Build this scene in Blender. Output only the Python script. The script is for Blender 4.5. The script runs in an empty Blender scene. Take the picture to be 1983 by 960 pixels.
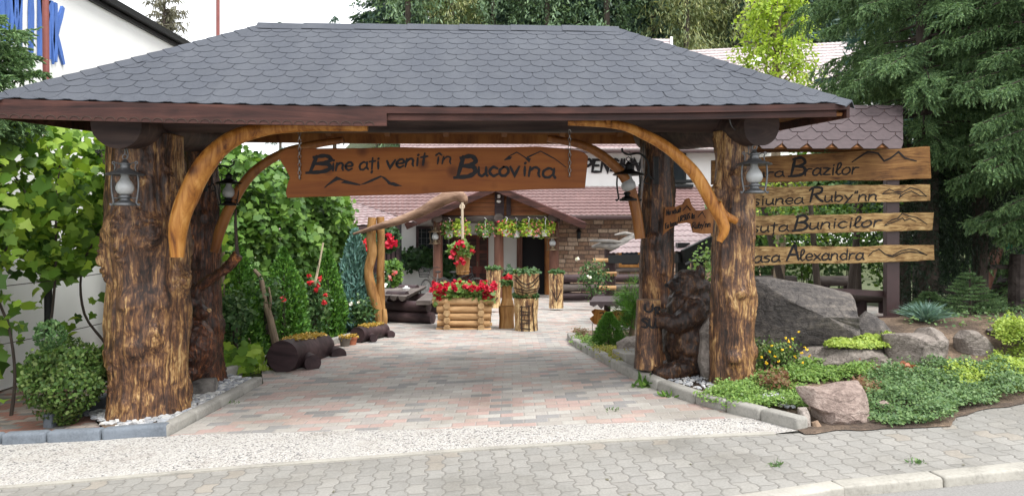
import bpy, bmesh, math, random
import numpy as np
from mathutils import Vector, Matrix, noise

SC = bpy.context.scene
COL = SC.collection
R = math.radians
rnd = random.Random(7)
rng = np.random.default_rng(7)

# ------------------------------------------------------------------ camera
F, CX, HY, EYE = 1515.0, 991.5, 440.0, 1.7
cam_d = bpy.data.cameras.new("camera")
cam = bpy.data.objects.new("camera", cam_d)
COL.objects.link(cam)
cam.location = (0, 0, EYE)
cam.rotation_euler = (R(90), 0, 0)
cam_d.sensor_width = 36.0
cam_d.lens = F / 1983.0 * 36.0
cam_d.shift_y = -(480.0 - HY) / 1983.0
cam_d.clip_start = 0.05
cam_d.clip_end = 600
SC.camera = cam

# ------------------------------------------------------------------ world, sun
SUN_EL, SUN_AZ = R(60), R(130)          # azimuth measured from +Y clockwise
w = bpy.data.worlds.new("World")
SC.world = w
w.use_nodes = True
nt = w.node_tree
nt.nodes.clear()
sky = nt.nodes.new("ShaderNodeTexSky")
sky.sky_type = 'NISHITA'
sky.sun_disc = False
sky.sun_elevation = SUN_EL
sky.sun_rotation = SUN_AZ
sky.air_density = 1.0
sky.dust_density = 3.0
hs = nt.nodes.new("ShaderNodeHueSaturation")
hs.inputs['Saturation'].default_value = 0.22
bg = nt.nodes.new("ShaderNodeBackground")
bg.inputs['Strength'].default_value = 0.15
ow = nt.nodes.new("ShaderNodeOutputWorld")
nt.links.new(sky.outputs[0], hs.inputs['Color'])
# closed bright cloud cover over most of the clear sky
tc = nt.nodes.new("ShaderNodeTexCoord")
cn = nt.nodes.new("ShaderNodeTexNoise"); cn.inputs['Scale'].default_value = 2.2; cn.inputs['Detail'].default_value = 5.0
cr = nt.nodes.new("ShaderNodeValToRGB")
cr.color_ramp.elements[0].position = .3; cr.color_ramp.elements[0].color = (2.5, 2.55, 2.65, 1)
cr.color_ramp.elements[1].position = .7; cr.color_ramp.elements[1].color = (3.3, 3.32, 3.35, 1)
cm = nt.nodes.new("ShaderNodeMixRGB"); cm.inputs['Fac'].default_value = .82
nt.links.new(tc.outputs['Generated'], cn.inputs['Vector'])
nt.links.new(cn.outputs['Fac'], cr.inputs['Fac'])
nt.links.new(hs.outputs[0], cm.inputs['Color1']); nt.links.new(cr.outputs[0], cm.inputs['Color2'])
nt.links.new(cm.outputs[0], bg.inputs['Color'])
nt.links.new(bg.outputs[0], ow.inputs['Surface'])

sun_d = bpy.data.lights.new("sun", 'SUN')
sun_d.energy = 0.9
sun_d.angle = R(25)
sun_d.color = (1.0, 0.98, 0.95)
sun = bpy.data.objects.new("sun", sun_d)
COL.objects.link(sun)
_sd = Vector((math.sin(SUN_AZ) * math.cos(SUN_EL), math.cos(SUN_AZ) * math.cos(SUN_EL), math.sin(SUN_EL)))
sun.rotation_euler = _sd.to_track_quat('Z', 'Y').to_euler()
sun.location = (0, 0, 20)

SC.view_settings.view_transform = 'Standard'
SC.view_settings.look = 'None'
SC.view_settings.exposure = 2.15
SC.view_settings.gamma = 1.0
SC.cycles.use_denoising = True
SC.cycles.max_bounces = 6
SC.cycles.transparent_max_bounces = 8

# ------------------------------------------------------------------ helpers
def sm(a, b, x):
    t = min(1.0, max(0.0, (x - a) / (b - a)))
    return t * t * (3 - 2 * t)

def P(px, py, d):
    return Vector(((px - CX) / F * d, d, EYE - (py - HY) / F * d))

def ground(x, y):
    f = 1 - sm(8, 13, y)
    z = 0.053 * max(-9, min(7, x)) * f
    z -= 0.035 * max(0.0, min(y, 30.0) - 9.0)
    m = sm(2.5, 4.4, x) * sm(7.3, 9.9, y) * (1 - 0.75 * sm(11, 15, y))
    z += 0.42 * m
    if y > 40:
        z += 0.62 * (min(y, 90) - 40) * sm(-30, 0, x)
    return z

def G(px, py, off=0.0):
    """point where the ray through a photo pixel meets the ground"""
    lo, hi = 2.0, 60.0
    for _ in range(60):
        d = (lo + hi) / 2
        p = P(px, py, d)
        if p.z > ground(p.x, p.y) + off:
            lo = d
        else:
            hi = d
    p = P(px, py, lo)
    return Vector((p.x, p.y, ground(p.x, p.y) + off))

def tag(o, label=None, cat=None, group=None, kind=None):
    if label: o['label'] = label
    if cat: o['category'] = cat
    if group: o['group'] = group
    if kind: o['kind'] = kind
    return o

def thing(name, loc, label, cat, group=None, rz=0.0):
    o = bpy.data.objects.new(name, None)
    o.empty_display_size = 0.1
    COL.objects.link(o)
    o.location = loc
    o.rotation_euler = (0, 0, rz)
    return tag(o, label, cat, group)

def root_of(o):
    while o.parent: o = o.parent
    return o

def link_mesh(name, me, mat, parent=None, world=True):
    o = bpy.data.objects.new(name, me)
    COL.objects.link(o)
    if mat is not None:
        for m in (mat if isinstance(mat, (list, tuple)) else [mat]):
            me.materials.append(m)
    if parent is not None:
        o.parent = parent
        if world:
            r = root_of(parent)
            me.transform(Matrix.Translation(-Vector(r.location)))
    return o

def copy_thing(src, loc, rz=0.0, label=None, scale=1.0):
    def cp(o, par):
        c = o.copy(); COL.objects.link(c); c.parent = par
        for ch in [k for k in bpy.data.objects if k.parent == o]:
            cp(ch, c)
        return c
    c = cp(src, None)
    c.location = loc
    c.rotation_euler = (0, 0, rz)
    c.scale = (scale,) * 3 if not isinstance(scale, tuple) else scale
    if label: c['label'] = label
    return c

def frame(d):
    d = d.normalized()
    up = Vector((0, 0, 1)) if abs(d.z) < 0.95 else Vector((1, 0, 0))
    a = d.cross(up).normalized()
    b = a.cross(d).normalized()
    return a, b

def catmull(pts, n=8):
    pts = [Vector(p) for p in pts]
    if len(pts) < 3: return pts
    q = [pts[0] * 2 - pts[1]] + pts + [pts[-1] * 2 - pts[-2]]
    out = []
    for i in range(1, len(q) - 2):
        p0, p1, p2, p3 = q[i - 1], q[i], q[i + 1], q[i + 2]
        for k in range(n):
            t = k / n
            out.append(0.5 * ((2 * p1) + (p2 - p0) * t + (2 * p0 - 5 * p1 + 4 * p2 - p3) * t * t + (3 * p1 - p0 - 3 * p2 + p3) * t ** 3))
    out.append(pts[-1])
    return out

class MB:
    def __init__(s):
        s.v = []; s.f = []; s.mi = []; s.cur = 0
    def add(s, vs, fs):
        b = len(s.v)
        s.v.extend([tuple(x) for x in vs])
        for f in fs:
            s.f.append(tuple(b + i for i in f)); s.mi.append(s.cur)
    def box(s, c, size, rz=0.0, rx=0.0, ry=0.0, bev=0.0):
        hx, hy, hz = size[0] / 2, size[1] / 2, size[2] / 2
        m = Matrix.Rotation(rz, 3, 'Z') @ Matrix.Rotation(ry, 3, 'Y') @ Matrix.Rotation(rx, 3, 'X')
        c = Vector(c)
        bm = bmesh.new()
        bmesh.ops.create_cube(bm, size=1.0)
        for v in bm.verts: v.co = Vector((v.co.x * size[0], v.co.y * size[1], v.co.z * size[2]))
        if bev > 0:
            bmesh.ops.bevel(bm, geom=bm.edges[:], offset=bev, segments=2, affect='EDGES', profile=0.5)
        bm.verts.index_update()
        s.add([c + m @ v.co for v in bm.verts], [[v.index for v in f.verts] for f in bm.faces])
        bm.free()
    def bar(s, a, b, wd, th, bev=0.0):
        """rectangular bar from a to b, wd sideways, th up"""
        a = Vector(a); b = Vector(b); d = b - a
        x = d.normalized(); sd, up = frame(d)
        vs = []
        for p in (a, b):
            for i, j in ((-1, -1), (1, -1), (1, 1), (-1, 1)):
                vs.append(p + sd * (i * wd / 2) + up * (j * th / 2))
        s.add(vs, [(0, 3, 2, 1), (4, 5, 6, 7), (0, 1, 5, 4), (1, 2, 6, 5), (2, 3, 7, 6), (3, 0, 4, 7)])
    def tube(s, pts, rad, n=10, cap=True, wob=0.0, seed=0, flat=1.0):
        pts = [Vector(p) for p in pts]
        m = len(pts)
        rads = rad if isinstance(rad, (list, tuple)) else [rad] * m
        if len(rads) != m:
            rads = [np.interp(i / (m - 1), np.linspace(0, 1, len(rads)), rads) for i in range(m)]
        vs = []
        a = None
        for i in range(m):
            d = (pts[min(i + 1, m - 1)] - pts[max(i - 1, 0)])
            if d.length < 1e-9: d = Vector((0, 0, 1))
            d.normalize()
            if a is None:
                a, b = frame(d)
            else:
                a = (a - d * a.dot(d)).normalized()
                b = a.cross(d).normalized()
            for k in range(n):
                t = 2 * math.pi * k / n
                dr = a * math.cos(t) + b * math.sin(t) * flat
                r = rads[i]
                if wob:
                    q = pts[i] * 2.2 + dr * 0.9
                    r *= 1 + wob * noise.noise(Vector((q.x + seed * 7.3, q.y, q.z))) + 0.5 * wob * noise.noise(Vector((q.x * 3 + seed, q.y * 3, q.z * 3)))
                vs.append(pts[i] + dr * r)
        fs = []
        for i in range(m - 1):
            for k in range(n):
                k2 = (k + 1) % n
                fs.append((i * n + k, i * n + k2, (i + 1) * n + k2, (i + 1) * n + k))
        if cap:
            fs.append(tuple(range(n - 1, -1, -1)))
            fs.append(tuple((m - 1) * n + k for k in range(n)))
        s.add(vs, fs)
    def lathe(s, prof, c=(0, 0, 0), n=20, cap=True):
        c = Vector(c); vs = []; fs = []
        for (r, z) in prof:
            for k in range(n):
                t = 2 * math.pi * k / n
                vs.append(c + Vector((r * math.cos(t), r * math.sin(t), z)))
        for i in range(len(prof) - 1):
            for k in range(n):
                k2 = (k + 1) % n
                fs.append((i * n + k, i * n + k2, (i + 1) * n + k2, (i + 1) * n + k))
        if cap:
            fs.append(tuple(range(n - 1, -1, -1)))
            fs.append(tuple((len(prof) - 1) * n + k for k in range(n)))
        s.add(vs, fs)
    def torus(s, c, Rm, r, axis='Y', n=24, k=8, m3=None):
        c = Vector(c); vs = []; fs = []
        for i in range(n):
            t = 2 * math.pi * i / n
            for j in range(k):
                u = 2 * math.pi * j / k
                rr = Rm + r * math.cos(u); h = r * math.sin(u)
                if axis == 'Y': p = Vector((rr * math.cos(t), h, rr * math.sin(t)))
                elif axis == 'X': p = Vector((h, rr * math.cos(t), rr * math.sin(t)))
                else: p = Vector((rr * math.cos(t), rr * math.sin(t), h))
                if m3: p = m3 @ p
                vs.append(c + p)
        for i in range(n):
            for j in range(k):
                fs.append((i * k + j, ((i + 1) % n) * k + j, ((i + 1) % n) * k + (j + 1) % k, i * k + (j + 1) % k))
        s.add(vs, fs)
    def plate(s, outline, nrm, th):
        """closed outline (3d points, planar), given thickness against nrm"""
        o = [Vector(p) for p in outline]; n = len(o); nr = Vector(nrm).normalized()
        vs = o + [p - nr * th for p in o]
        fs = [tuple(range(n)), tuple(range(2 * n - 1, n - 1, -1))]
        for i in range(n):
            j = (i + 1) % n
            fs.append((i, n + i, n + j, j))
        s.add(vs, fs)
    def ell(s, c, rad, rot=None, n=16):
        vs = []; fs = []; c = Vector(c); m = n // 2
        rad = Vector(rad) if not isinstance(rad, (int, float)) else Vector((rad,) * 3)
        for i in range(m + 1):
            ph = math.pi * i / m
            for k in range(n):
                t = 2 * math.pi * k / n
                p = Vector((rad.x * math.sin(ph) * math.cos(t), rad.y * math.sin(ph) * math.sin(t), rad.z * math.cos(ph)))
                if rot: p = rot @ p
                vs.append(c + p)
        for i in range(m):
            for k in range(n):
                k2 = (k + 1) % n
                fs.append((i * n + k, (i + 1) * n + k, (i + 1) * n + k2, i * n + k2))
        s.add(vs, fs)
    def build(s, name, mat, parent=None, smooth=False, world=True, angle=None):
        me = bpy.data.meshes.new(name)
        me.from_pydata(s.v, [], s.f)
        o = link_mesh(name, me, mat, parent, world)
        if isinstance(mat, (list, tuple)):
            me.polygons.foreach_set('material_index', s.mi)
        if smooth or angle:
            me.polygons.foreach_set('use_smooth', [True] * len(me.polygons))
            me.update()
            if angle:
                bm = bmesh.new(); bm.from_mesh(me)
                bm.normal_update()
                for e in bm.edges:
                    if len(e.link_faces) == 2 and e.calc_face_angle(0) > R(angle): e.smooth = False
                bm.to_mesh(me); bm.free()
        me.update()
        return o

def fastpoly(name, V, k, mat, parent=None, smooth=False, world=True):
    """V: (N*k,3) array, every k consecutive vertices form one face"""
    V = np.asarray(V, dtype=np.float32)
    nv = len(V); nf = nv // k
    me = bpy.data.meshes.new(name)
    me.vertices.add(nv); me.vertices.foreach_set('co', V.ravel())
    me.loops.add(nv); me.loops.foreach_set('vertex_index', np.arange(nv, dtype=np.int32))
    me.polygons.add(nf); me.polygons.foreach_set('loop_start', np.arange(0, nv, k, dtype=np.int32))
    me.update(calc_edges=True)
    return link_mesh(name, me, mat, parent, world)

def nrmz(a):
    return a / np.maximum(1e-9, np.linalg.norm(a, axis=1, keepdims=True))

SHAPES = {
    'diamond': [(0, 0), (.28, .35), (.24, .7), (0, 1), (-.24, .7), (-.28, .35)],
    'needle': [(-.5, 0), (.5, 0), (0, 1)],
    'quad': [(0, 0), (.5, .5), (0, 1), (-.5, .5)],
    'grape': [(0, 0), (.30, -.10), (.52, .15), (.40, .33), (.62, .55), (.30, .66), (0, 1.0), (-.30, .66), (-.62, .55), (-.40, .33), (-.52, .15), (-.30, -.10)],
    'round': [(-.18, 0), (.18, 0), (.42, .3), (.42, .65), (.18, .95), (-.18, .95), (-.42, .65), (-.42, .3)],
}
def leafverts(pts, nrm, size, shape='diamond', width=1.0, tilt=0.6, dirs=None, dj=0.4, fold=0.0):
    pts = np.asarray(pts, float); N = len(pts)
    nrm = nrmz(np.asarray(nrm, float) + rng.normal(0, tilt, (N, 3)))
    if dirs is None:
        d = rng.normal(0, 1, (N, 3))
    else:
        d = np.asarray(dirs, float) + rng.normal(0, dj, (N, 3))
    d = nrmz(d - nrm * np.sum(d * nrm, axis=1, keepdims=True))
    b = np.cross(nrm, d)
    sz = np.asarray(size) * rng.uniform(0.55, 1.4, N)
    sh = np.array(SHAPES[shape])
    V = pts[:, None, :] + sz[:, None, None] * (d[:, None, :] * sh[None, :, 1:2] + b[:, None, :] * sh[None, :, 0:1] * width)
    if fold:
        V += nrm[:, None, :] * sz[:, None, None] * fold * (np.abs(sh[None, :, 0:1]) - sh[None, :, 1:2] ** 2 * .5)
    return V.reshape(-1, 3), len(sh)

def brushes(st, dr, L, nn=12, nl=0.03, nw=0.008, spread=0.9):
    """needle twigs: st,dr (N,3), L (N,) -> triangles"""
    st = np.asarray(st, float); dr = nrmz(np.asarray(dr, float)); N = len(st); L = np.asarray(L)
    t = np.linspace(0.02, 1.0, nn)[None, :] + rng.uniform(-.03, .03, (N, nn))
    base = st[:, None, :] + dr[:, None, :] * (t * L[:, None])[:, :, None]
    rd = rng.normal(0, 1, (N, nn, 3))
    rd -= dr[:, None, :] * np.sum(rd * dr[:, None, :], axis=2, keepdims=True)
    rd /= np.maximum(1e-6, np.linalg.norm(rd, axis=2, keepdims=True))
    nd_ = dr[:, None, :] * 0.75 + rd * spread * (1.05 - 0.6 * t[:, :, None])
    nd_ /= np.linalg.norm(nd_, axis=2, keepdims=True)
    sd = np.cross(nd_, rng.normal(0, 1, (N, nn, 3)))
    sd /= np.maximum(1e-6, np.linalg.norm(sd, axis=2, keepdims=True))
    nlv = nl * rng.uniform(.7, 1.25, (N, nn, 1))
    A = base - sd * nw; B = base + sd * nw; C = base + nd_ * nlv
    return np.stack([A, B, C], axis=2).reshape(-1, 3)
# ------------------------------------------------------------------ materials
class NT:
    def __init__(s, name):
        s.m = bpy.data.materials.new(name)
        s.m.use_nodes = True
        s.t = s.m.node_tree
        s.t.nodes.clear()
        s.out = s.t.nodes.new('ShaderNodeOutputMaterial')
        s.b = s.t.nodes.new('ShaderNodeBsdfPrincipled')
        s.t.links.new(s.b.outputs[0], s.out.inputs[0])
        s.co = None
    def n(s, typ, ins=None, **at):
        x = s.t.nodes.new('ShaderNode' + typ)
        for k, v in at.items(): setattr(x, k, v)
        for k, v in (ins or {}).items():
            if isinstance(v, bpy.types.NodeSocket): s.t.links.new(v, x.inputs[k])
            else: x.inputs[k].default_value = v
        return x
    def obj(s):
        if s.co is None: s.co = s.n('TexCoord').outputs['Object']
        return s.co
    def pos(s):
        return s.n('NewGeometry').outputs['Position']
    def mapped(s, scale=(1, 1, 1), rot=(0, 0, 0), src=None):
        return s.n('Mapping', {'Vector': src or s.obj(), 'Scale': scale, 'Rotation': rot}).outputs[0]
    def noise(s, vec, scale=5, detail=4, rough=.55, dist=0.0):
        return s.n('TexNoise', {'Vector': vec, 'Scale': scale, 'Detail': detail, 'Roughness': rough, 'Distortion': dist}).outputs['Fac']
    def ramp(s, fac, stops, interp='LINEAR'):
        r = s.n('ValToRGB', {'Fac': fac})
        cr = r.color_ramp; cr.interpolation = interp
        while len(cr.elements) < len(stops): cr.elements.new(0.5)
        for e, (p, c) in zip(cr.elements, stops):
            e.position = p; e.color = (*c, 1) if len(c) == 3 else c
        return r.outputs[0]
    def math(s, op, a, b=0.0, c=0.0, clamp=False):
        x = s.n('Math', operation=op, use_clamp=clamp)
        for i, v in enumerate((a, b, c)):
            if isinstance(v, bpy.types.NodeSocket): s.t.links.new(v, x.inputs[i])
            else: x.inputs[i].default_value = v
        return x.outputs[0]
    def mix(s, fac, a, b, typ='MIX'):
        x = s.n('MixRGB', blend_type=typ)
        for k, v in (('Fac', fac), ('Color1', a), ('Color2', b)):
            if isinstance(v, bpy.types.NodeSocket): s.t.links.new(v, x.inputs[k])
            else: x.inputs[k].default_value = (*v, 1) if isinstance(v, tuple) and len(v) == 3 else v
        return x.outputs[0]
    def set(s, **kw):
        for k, v in kw.items():
            k = {'color': 'Base Color', 'rough': 'Roughness', 'metal': 'Metallic', 'spec': 'Specular IOR Level', 'coat': 'Coat Weight', 'coatr': 'Coat Roughness', 'trans': 'Transmission Weight', 'ior': 'IOR', 'sub': 'Subsurface Weight'}[k]
            if isinstance(v, bpy.types.NodeSocket): s.t.links.new(v, s.b.inputs[k])
            elif isinstance(v, tuple): s.b.inputs[k].default_value = (*v, 1)
            else: s.b.inputs[k].default_value = v
        return s
    def bump(s, h, strength=.5, dist=.01):
        b = s.n('Bump', {'Height': h, 'Strength': strength, 'Distance': dist})
        s.t.links.new(b.outputs[0], s.b.inputs['Normal'])
        return s

def dark(c, k): return tuple(x * k for x in c)

def plain(name, c, rough=.6, var=.25, scale=6, bump=.2, metal=0.0, coat=0.0, stretch=(1, 1, 1), bd=.005):
    t = NT(name)
    v = t.mapped(stretch)
    f = t.noise(v, scale, 5)
    col = t.ramp(f, [(.25, dark(c, 1 - var)), (.5, c), (.75, tuple(min(1, x * (1 + var)) for x in c))])
    t.set(color=col, rough=rough, metal=metal, coat=coat)
    if bump: t.bump(t.noise(v, scale * 4, 4), bump, bd)
    return t.m

def wood(name, cols, axis='Z', scale=9, stretch=.1, rough=.45, bump=.4, coat=.0, big=1.5, dist=.6, knots=False):
    """grain along an axis; cols dark->light (4)"""
    t = NT(name)
    sc = [1, 1, 1]; sc['XYZ'.index(axis)] = stretch
    v = t.mapped(tuple(sc))
    a = t.noise(v, scale, 6, .65, dist)
    b = t.noise(t.obj(), big, 3, .5)
    f = t.math('ADD', t.math('MULTIPLY', a, .7), t.math('MULTIPLY', b, .3))
    st = [(.36, cols[0]), (.46, cols[1]), (.55, cols[2]), (.66, cols[3])]
    col = t.ramp(f, st)
    h = a
    if knots:
        vo = t.n('TexVoronoi', {'Vector': t.mapped((1.6, 1.6, 1.6)), 'Scale': 1.6, 'Randomness': 1.0})
        k = t.ramp(vo.outputs['Distance'], [(.07, (0, 0, 0)), (.2, (1, 1, 1))])
        col = t.mix(k, dark(cols[0], .8), col)
    t.set(color=col, rough=rough, coat=coat * .5, coatr=.3, spec=.22)
    t.bump(h, bump, .012)
    return t.m

def leafm(name, cols, trans=.3, rough=.5):
    t = NT(name)
    g = t.n('NewGeometry')
    n = len(cols)
    col = t.ramp(g.outputs['Random Per Island'], [(i / max(1, n - 1), c) for i, c in enumerate(cols)])
    t.set(color=col, rough=rough, spec=.35)
    tr = t.n('BsdfTranslucent', {'Color': t.mix(1.0, col, (1.0, 1.0, .55), 'MULTIPLY')})
    mx = t.n('MixShader', {0: trans, 1: t.b.outputs[0], 2: tr.outputs[0]})
    t.t.links.new(mx.outputs[0], t.out.inputs[0])
    return t.m

def charred(name, bright=1.0, tone=(1, 1, 1), thr=0.0, gs=(7, 7, .9)):
    t = NT(name)
    b = bright
    warp = t.n('TexNoise', {'Vector': t.mapped((1, 1, .6)), 'Scale': 5.0, 'Detail': 3.0})
    v0 = t.n('VectorMath', {0: t.obj(), 1: t.n('VectorMath', {0: warp.outputs['Color'], 1: (.11, .11, .06)}, operation='MULTIPLY').outputs[0]}, operation='ADD').outputs[0]
    a = t.noise(t.mapped(gs, src=v0), 2.4, 6, .68, .4)
    a2 = t.noise(t.mapped((56, 56, 3.0), src=v0), 1.0, 5, .65, .3)
    blot = t.noise(t.mapped((1, 1, .7), src=v0), 9, 5, .65, .6)
    big = t.noise(t.mapped((1, 1, .8)), 2.0, 3, .5, .3)
    f = t.math('ADD', t.math('ADD', t.math('MULTIPLY', a, .24), t.math('MULTIPLY', a2, .3)), t.math('ADD', t.math('MULTIPLY', big, .2), t.math('MULTIPLY', blot, .26)))
    f = t.math('ADD', f, -thr)
    c = [(.014, .008, .006), (.055, .025, .014), (.145, .066, .03), (.32, .17, .062), (.6, .4, .18)]
    c = [tuple(x * b * y for x, y in zip(k, tone)) for k in c]
    col = t.ramp(f, [(.405, c[0]), (.465, c[1]), (.508, c[2]), (.542, c[3]), (.592, c[4])])
    t.set(color=col, rough=t.ramp(blot, [(.35, (.6,) * 3), (.65, (.32,) * 3)]), coat=.25, coatr=.25, spec=.35)
    t.bump(t.math('ADD', t.math('ADD', a, t.math('MULTIPLY', a2, .7)), t.math('MULTIPLY', blot, .7)), .9, .03)
    return t.m

M = {}
M['post'] = charred('charred_trunk', 1.0, thr=.0)
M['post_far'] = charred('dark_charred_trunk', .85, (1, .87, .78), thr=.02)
M['bear'] = charred('black_charred_wood', .62, (.66, .6, .6), thr=.02, gs=(16, 16, 8))
M['carved'] = charred('carved_light_trunk', 1.3, (1, 1.12, 1.3), thr=-.045)
M['animal'] = charred('brown_charred_wood', .95, (1.1, .8, .68), thr=.03, gs=(14, 14, 4))
M['beam'] = wood('dark_beam', [(.018, .012, .011), (.036, .023, .021), (.06, .039, .033), (.1, .064, .05)], 'X', 8, .1, .55, .4)
M['brace'] = wood('amber_varnished_wood', [(.11, .036, .01), (.3, .115, .022), (.43, .19, .042), (.55, .28, .08)], 'Z', 13, .16, .45, .6, .2, big=4, dist=1.2, knots=True)
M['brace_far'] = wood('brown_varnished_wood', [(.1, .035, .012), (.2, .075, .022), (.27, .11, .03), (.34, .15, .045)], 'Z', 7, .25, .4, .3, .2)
M['sign'] = wood('orange_board', [(.1, .028, .006), (.155, .047, .009), (.185, .06, .011), (.23, .08, .016)], 'X', 6, .06, .6, .15, 0, knots=True)
M['plank'] = wood('carved_plank', [(.075, .036, .013), (.21, .122, .048), (.36, .235, .1), (.49, .35, .165)], 'X', 26, .16, .6, .6, 0, big=6, dist=1.5)
M['plank_red'] = wood('brown_plank', [(.07, .03, .012), (.17, .08, .026), (.24, .12, .04), (.31, .17, .06)], 'X', 18, .1, .6, .5, 0, big=5, dist=1.3)
M['fascia'] = wood('red_brown_board', [(.014, .006, .005), (.038, .015, .012), (.062, .024, .018), (.12, .05, .038)], 'X', 9, .07, .5, .35, .1, big=2.5, dist=1.0)
M['soffit'] = wood('brown_soffit', [(.09, .035, .014), (.15, .062, .022), (.19, .082, .03), (.24, .11, .04)], 'X', 6, .1, .5, .2)
M['log_light'] = wood('pale_log', [(.2, .1, .042), (.42, .25, .115), (.54, .34, .17), (.64, .44, .24)], 'X', 8, .15, .55, .4)
M['log_end'] = wood('sawn_log_end', [(.22, .13, .06), (.38, .24, .12), (.46, .31, .16), (.55, .4, .23)], 'Y', 8, 1, .7, .3)
M['log_dark'] = wood('dark_stained_log', [(.018, .012, .013), (.035, .022, .024), (.055, .034, .036), (.085, .055, .055)], 'X', 7, .15, .55, .4)
M['log_grey'] = wood('weathered_dark_log', [(.03, .024, .023), (.07, .055, .05), (.12, .1, .09), (.2, .17, .15)], 'X', 7, .15, .7, .4)
M['house_wood'] = wood('brown_house_wood', [(.16, .056, .022), (.3, .11, .042), (.38, .15, .06), (.46, .2, .09)], 'X', 6, .1, .5, .3)
M['porch_post'] = wood('brown_porch_post', [(.05, .022, .016), (.1, .043, .03), (.14, .065, .045), (.2, .1, .07)], 'Z', 6, .1, .5, .3)
M['drift'] = wood('driftwood', [(.1, .055, .035), (.2, .12, .08), (.3, .19, .13), (.42, .3, .22)], 'X', 9, .2, .6, .5)
M['poplar'] = wood('honey_trunk', [(.12, .055, .02), (.27, .135, .045), (.38, .21, .08), (.48, .3, .13)], 'Z', 8, .2, .5, .4)
M['grey_drift'] = wood('grey_driftwood', [(.05, .045, .043), (.14, .13, .12), (.25, .23, .21), (.4, .37, .34)], 'X', 8, .2, .7, .5)
M['ink'] = plain('black_burnt_paint', (.006, .005, .006), .85, .2, 20, .1)
M['carve_dark'] = plain('dark_carved_groove', (.035, .018, .01), .6, .3, 15, .1)
M['lantern'] = plain('grey_lantern_metal', (.13, .135, .14), .45, .25, 30, .2, .6)
M['black_metal'] = plain('black_iron', (.012, .013, .014), .5, .3, 20, .2, .4)
M['brass_metal'] = plain('old_brass', (.14, .1, .06), .45, .3, 20, .2, .6)
M['chain'] = plain('chain_steel', (.22, .21, .2), .4, .2, 20, 0, .9)
M['frost'] = plain('frosted_glass', (.36, .37, .37), .3, .05, 5, 0)
M['white'] = plain('white_plaster', (.74, .74, .72), .85, .06, 1.2, .2)
M['white_plastic'] = plain('white_plastic', (.78, .78, .78), .4, .03, 5, 0)
M['red_metal'] = plain('red_brown_steel', (.2, .055, .045), .5, .2, 5, .1)
M['dark_red_metal'] = plain('dark_brown_steel', (.045, .022, .022), .45, .25, 5, .1)
M['blue_paint'] = plain('blue_paint', (.06, .14, .42), .6, .3, 12, .2, stretch=(1, 1, .2))
M['rope'] = plain('pale_rope', (.55, .45, .33), .9, .2, 40, .4)
M['terracotta'] = plain('terracotta', (.36, .12, .06), .8, .2, 10, .2)
M['pot_grey'] = plain('grey_brown_pot', (.13, .11, .09), .8, .2, 10, .2)
M['green_plastic'] = plain('green_plastic', (.0, .17, .075), .4, .08, 4, 0)
M['rubber'] = plain('black_rubber', (.012, .012, .012), .7, .2, 20, .1)
M['glass_dark'] = plain('dark_window_glass', (.02, .024, .03), .12, .2, 2, 0)
M['painted_void'] = plain('painted_unlit_interior', (.006, .006, .008), .9, .1, 4, 0)  # near-black colour stands in for the shade of a room
M['orange_wood'] = wood('orange_window_wood', [(.2, .08, .02), (.34, .15, .04), (.42, .2, .06), (.5, .26, .09)], 'Z', 6, .1, .45, .2)
M['petal_red'] = leafm('red_petals', [(.42, .008, .02), (.62, .016, .045), (.5, .01, .05)], .25)
M['petal_rose'] = leafm('rose_petals', [(.55, .02, .03), (.7, .05, .06)], .25)
M['petal_pink'] = leafm('pink_petals', [(.72, .2, .22), (.8, .42, .42), (.72, .1, .13), (.8, .3, .12)], .25)
M['petal_white'] = leafm('white_petals', [(.8, .78, .72), (.85, .84, .8)], .25)
M['petal_yellow'] = leafm('yellow_petals', [(.8, .5, .02), (.85, .62, .05)], .25)
M['petal_orange'] = leafm('ochre_flowers', [(.42, .26, .05), (.55, .36, .08), (.3, .24, .05)], .25)
M['vine'] = leafm('vine_leaves', [(0.095, 0.203, 0.027), (0.162, 0.297, 0.038), (0.270, 0.432, 0.054), (0.392, 0.540, 0.068)], .45)
M['vine_dark'] = leafm('green_vine_leaves', [(.045, .11, .02), (.08, .17, .03), (.12, .24, .04), (.19, .32, .06)], .35)
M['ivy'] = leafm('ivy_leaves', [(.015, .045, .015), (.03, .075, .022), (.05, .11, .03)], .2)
M['thuja'] = leafm('thuja_sprays', [(0.035, 0.095, 0.021), (0.069, 0.173, 0.030), (0.104, 0.258, 0.039), (0.173, 0.345, 0.052)], .25)
M['cypress'] = leafm('blue_cypress_sprays', [(0.078, 0.175, 0.149), (0.130, 0.263, 0.230), (0.195, 0.362, 0.324), (0.286, 0.450, 0.405)], .2)
M['spruce'] = leafm('spruce_needles', [(0.059, 0.118, 0.061), (0.103, 0.188, 0.078), (0.160, 0.272, 0.105), (0.246, 0.365, 0.144)], .2)
M['spruce_blue'] = leafm('blue_spruce_needles', [(0.047, 0.109, 0.094), (0.078, 0.172, 0.149), (0.133, 0.242, 0.218), (0.187, 0.312, 0.281)], .2)
M['spruce_dark'] = leafm('shade_painted_spruce_needles', [(.012, .028, .014), (.022, .045, .02)], .1)  # shade under the boughs is put into this darker needle colour
M['hazed_spruce'] = leafm('hazed_spruce_needles', [(.05, .1, .08), (.085, .145, .11), (.13, .2, .145)], .2)  # distance haze is put into these paler, cooler forest colours
M['hazed_larch'] = leafm('hazed_larch_needles', [(.15, .2, .1), (.22, .27, .125), (.34, .34, .14), (.13, .18, .095)], .3)
M['hazed_birch'] = leafm('hazed_birch_leaves', [(.1, .17, .1), (.15, .235, .13), (.2, .29, .15)], .3)
M['lime'] = leafm('lime_leaves', [(.3, .44, .05), (.4, .55, .07), (.5, .62, .1), (.24, .36, .05)], .45)
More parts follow.
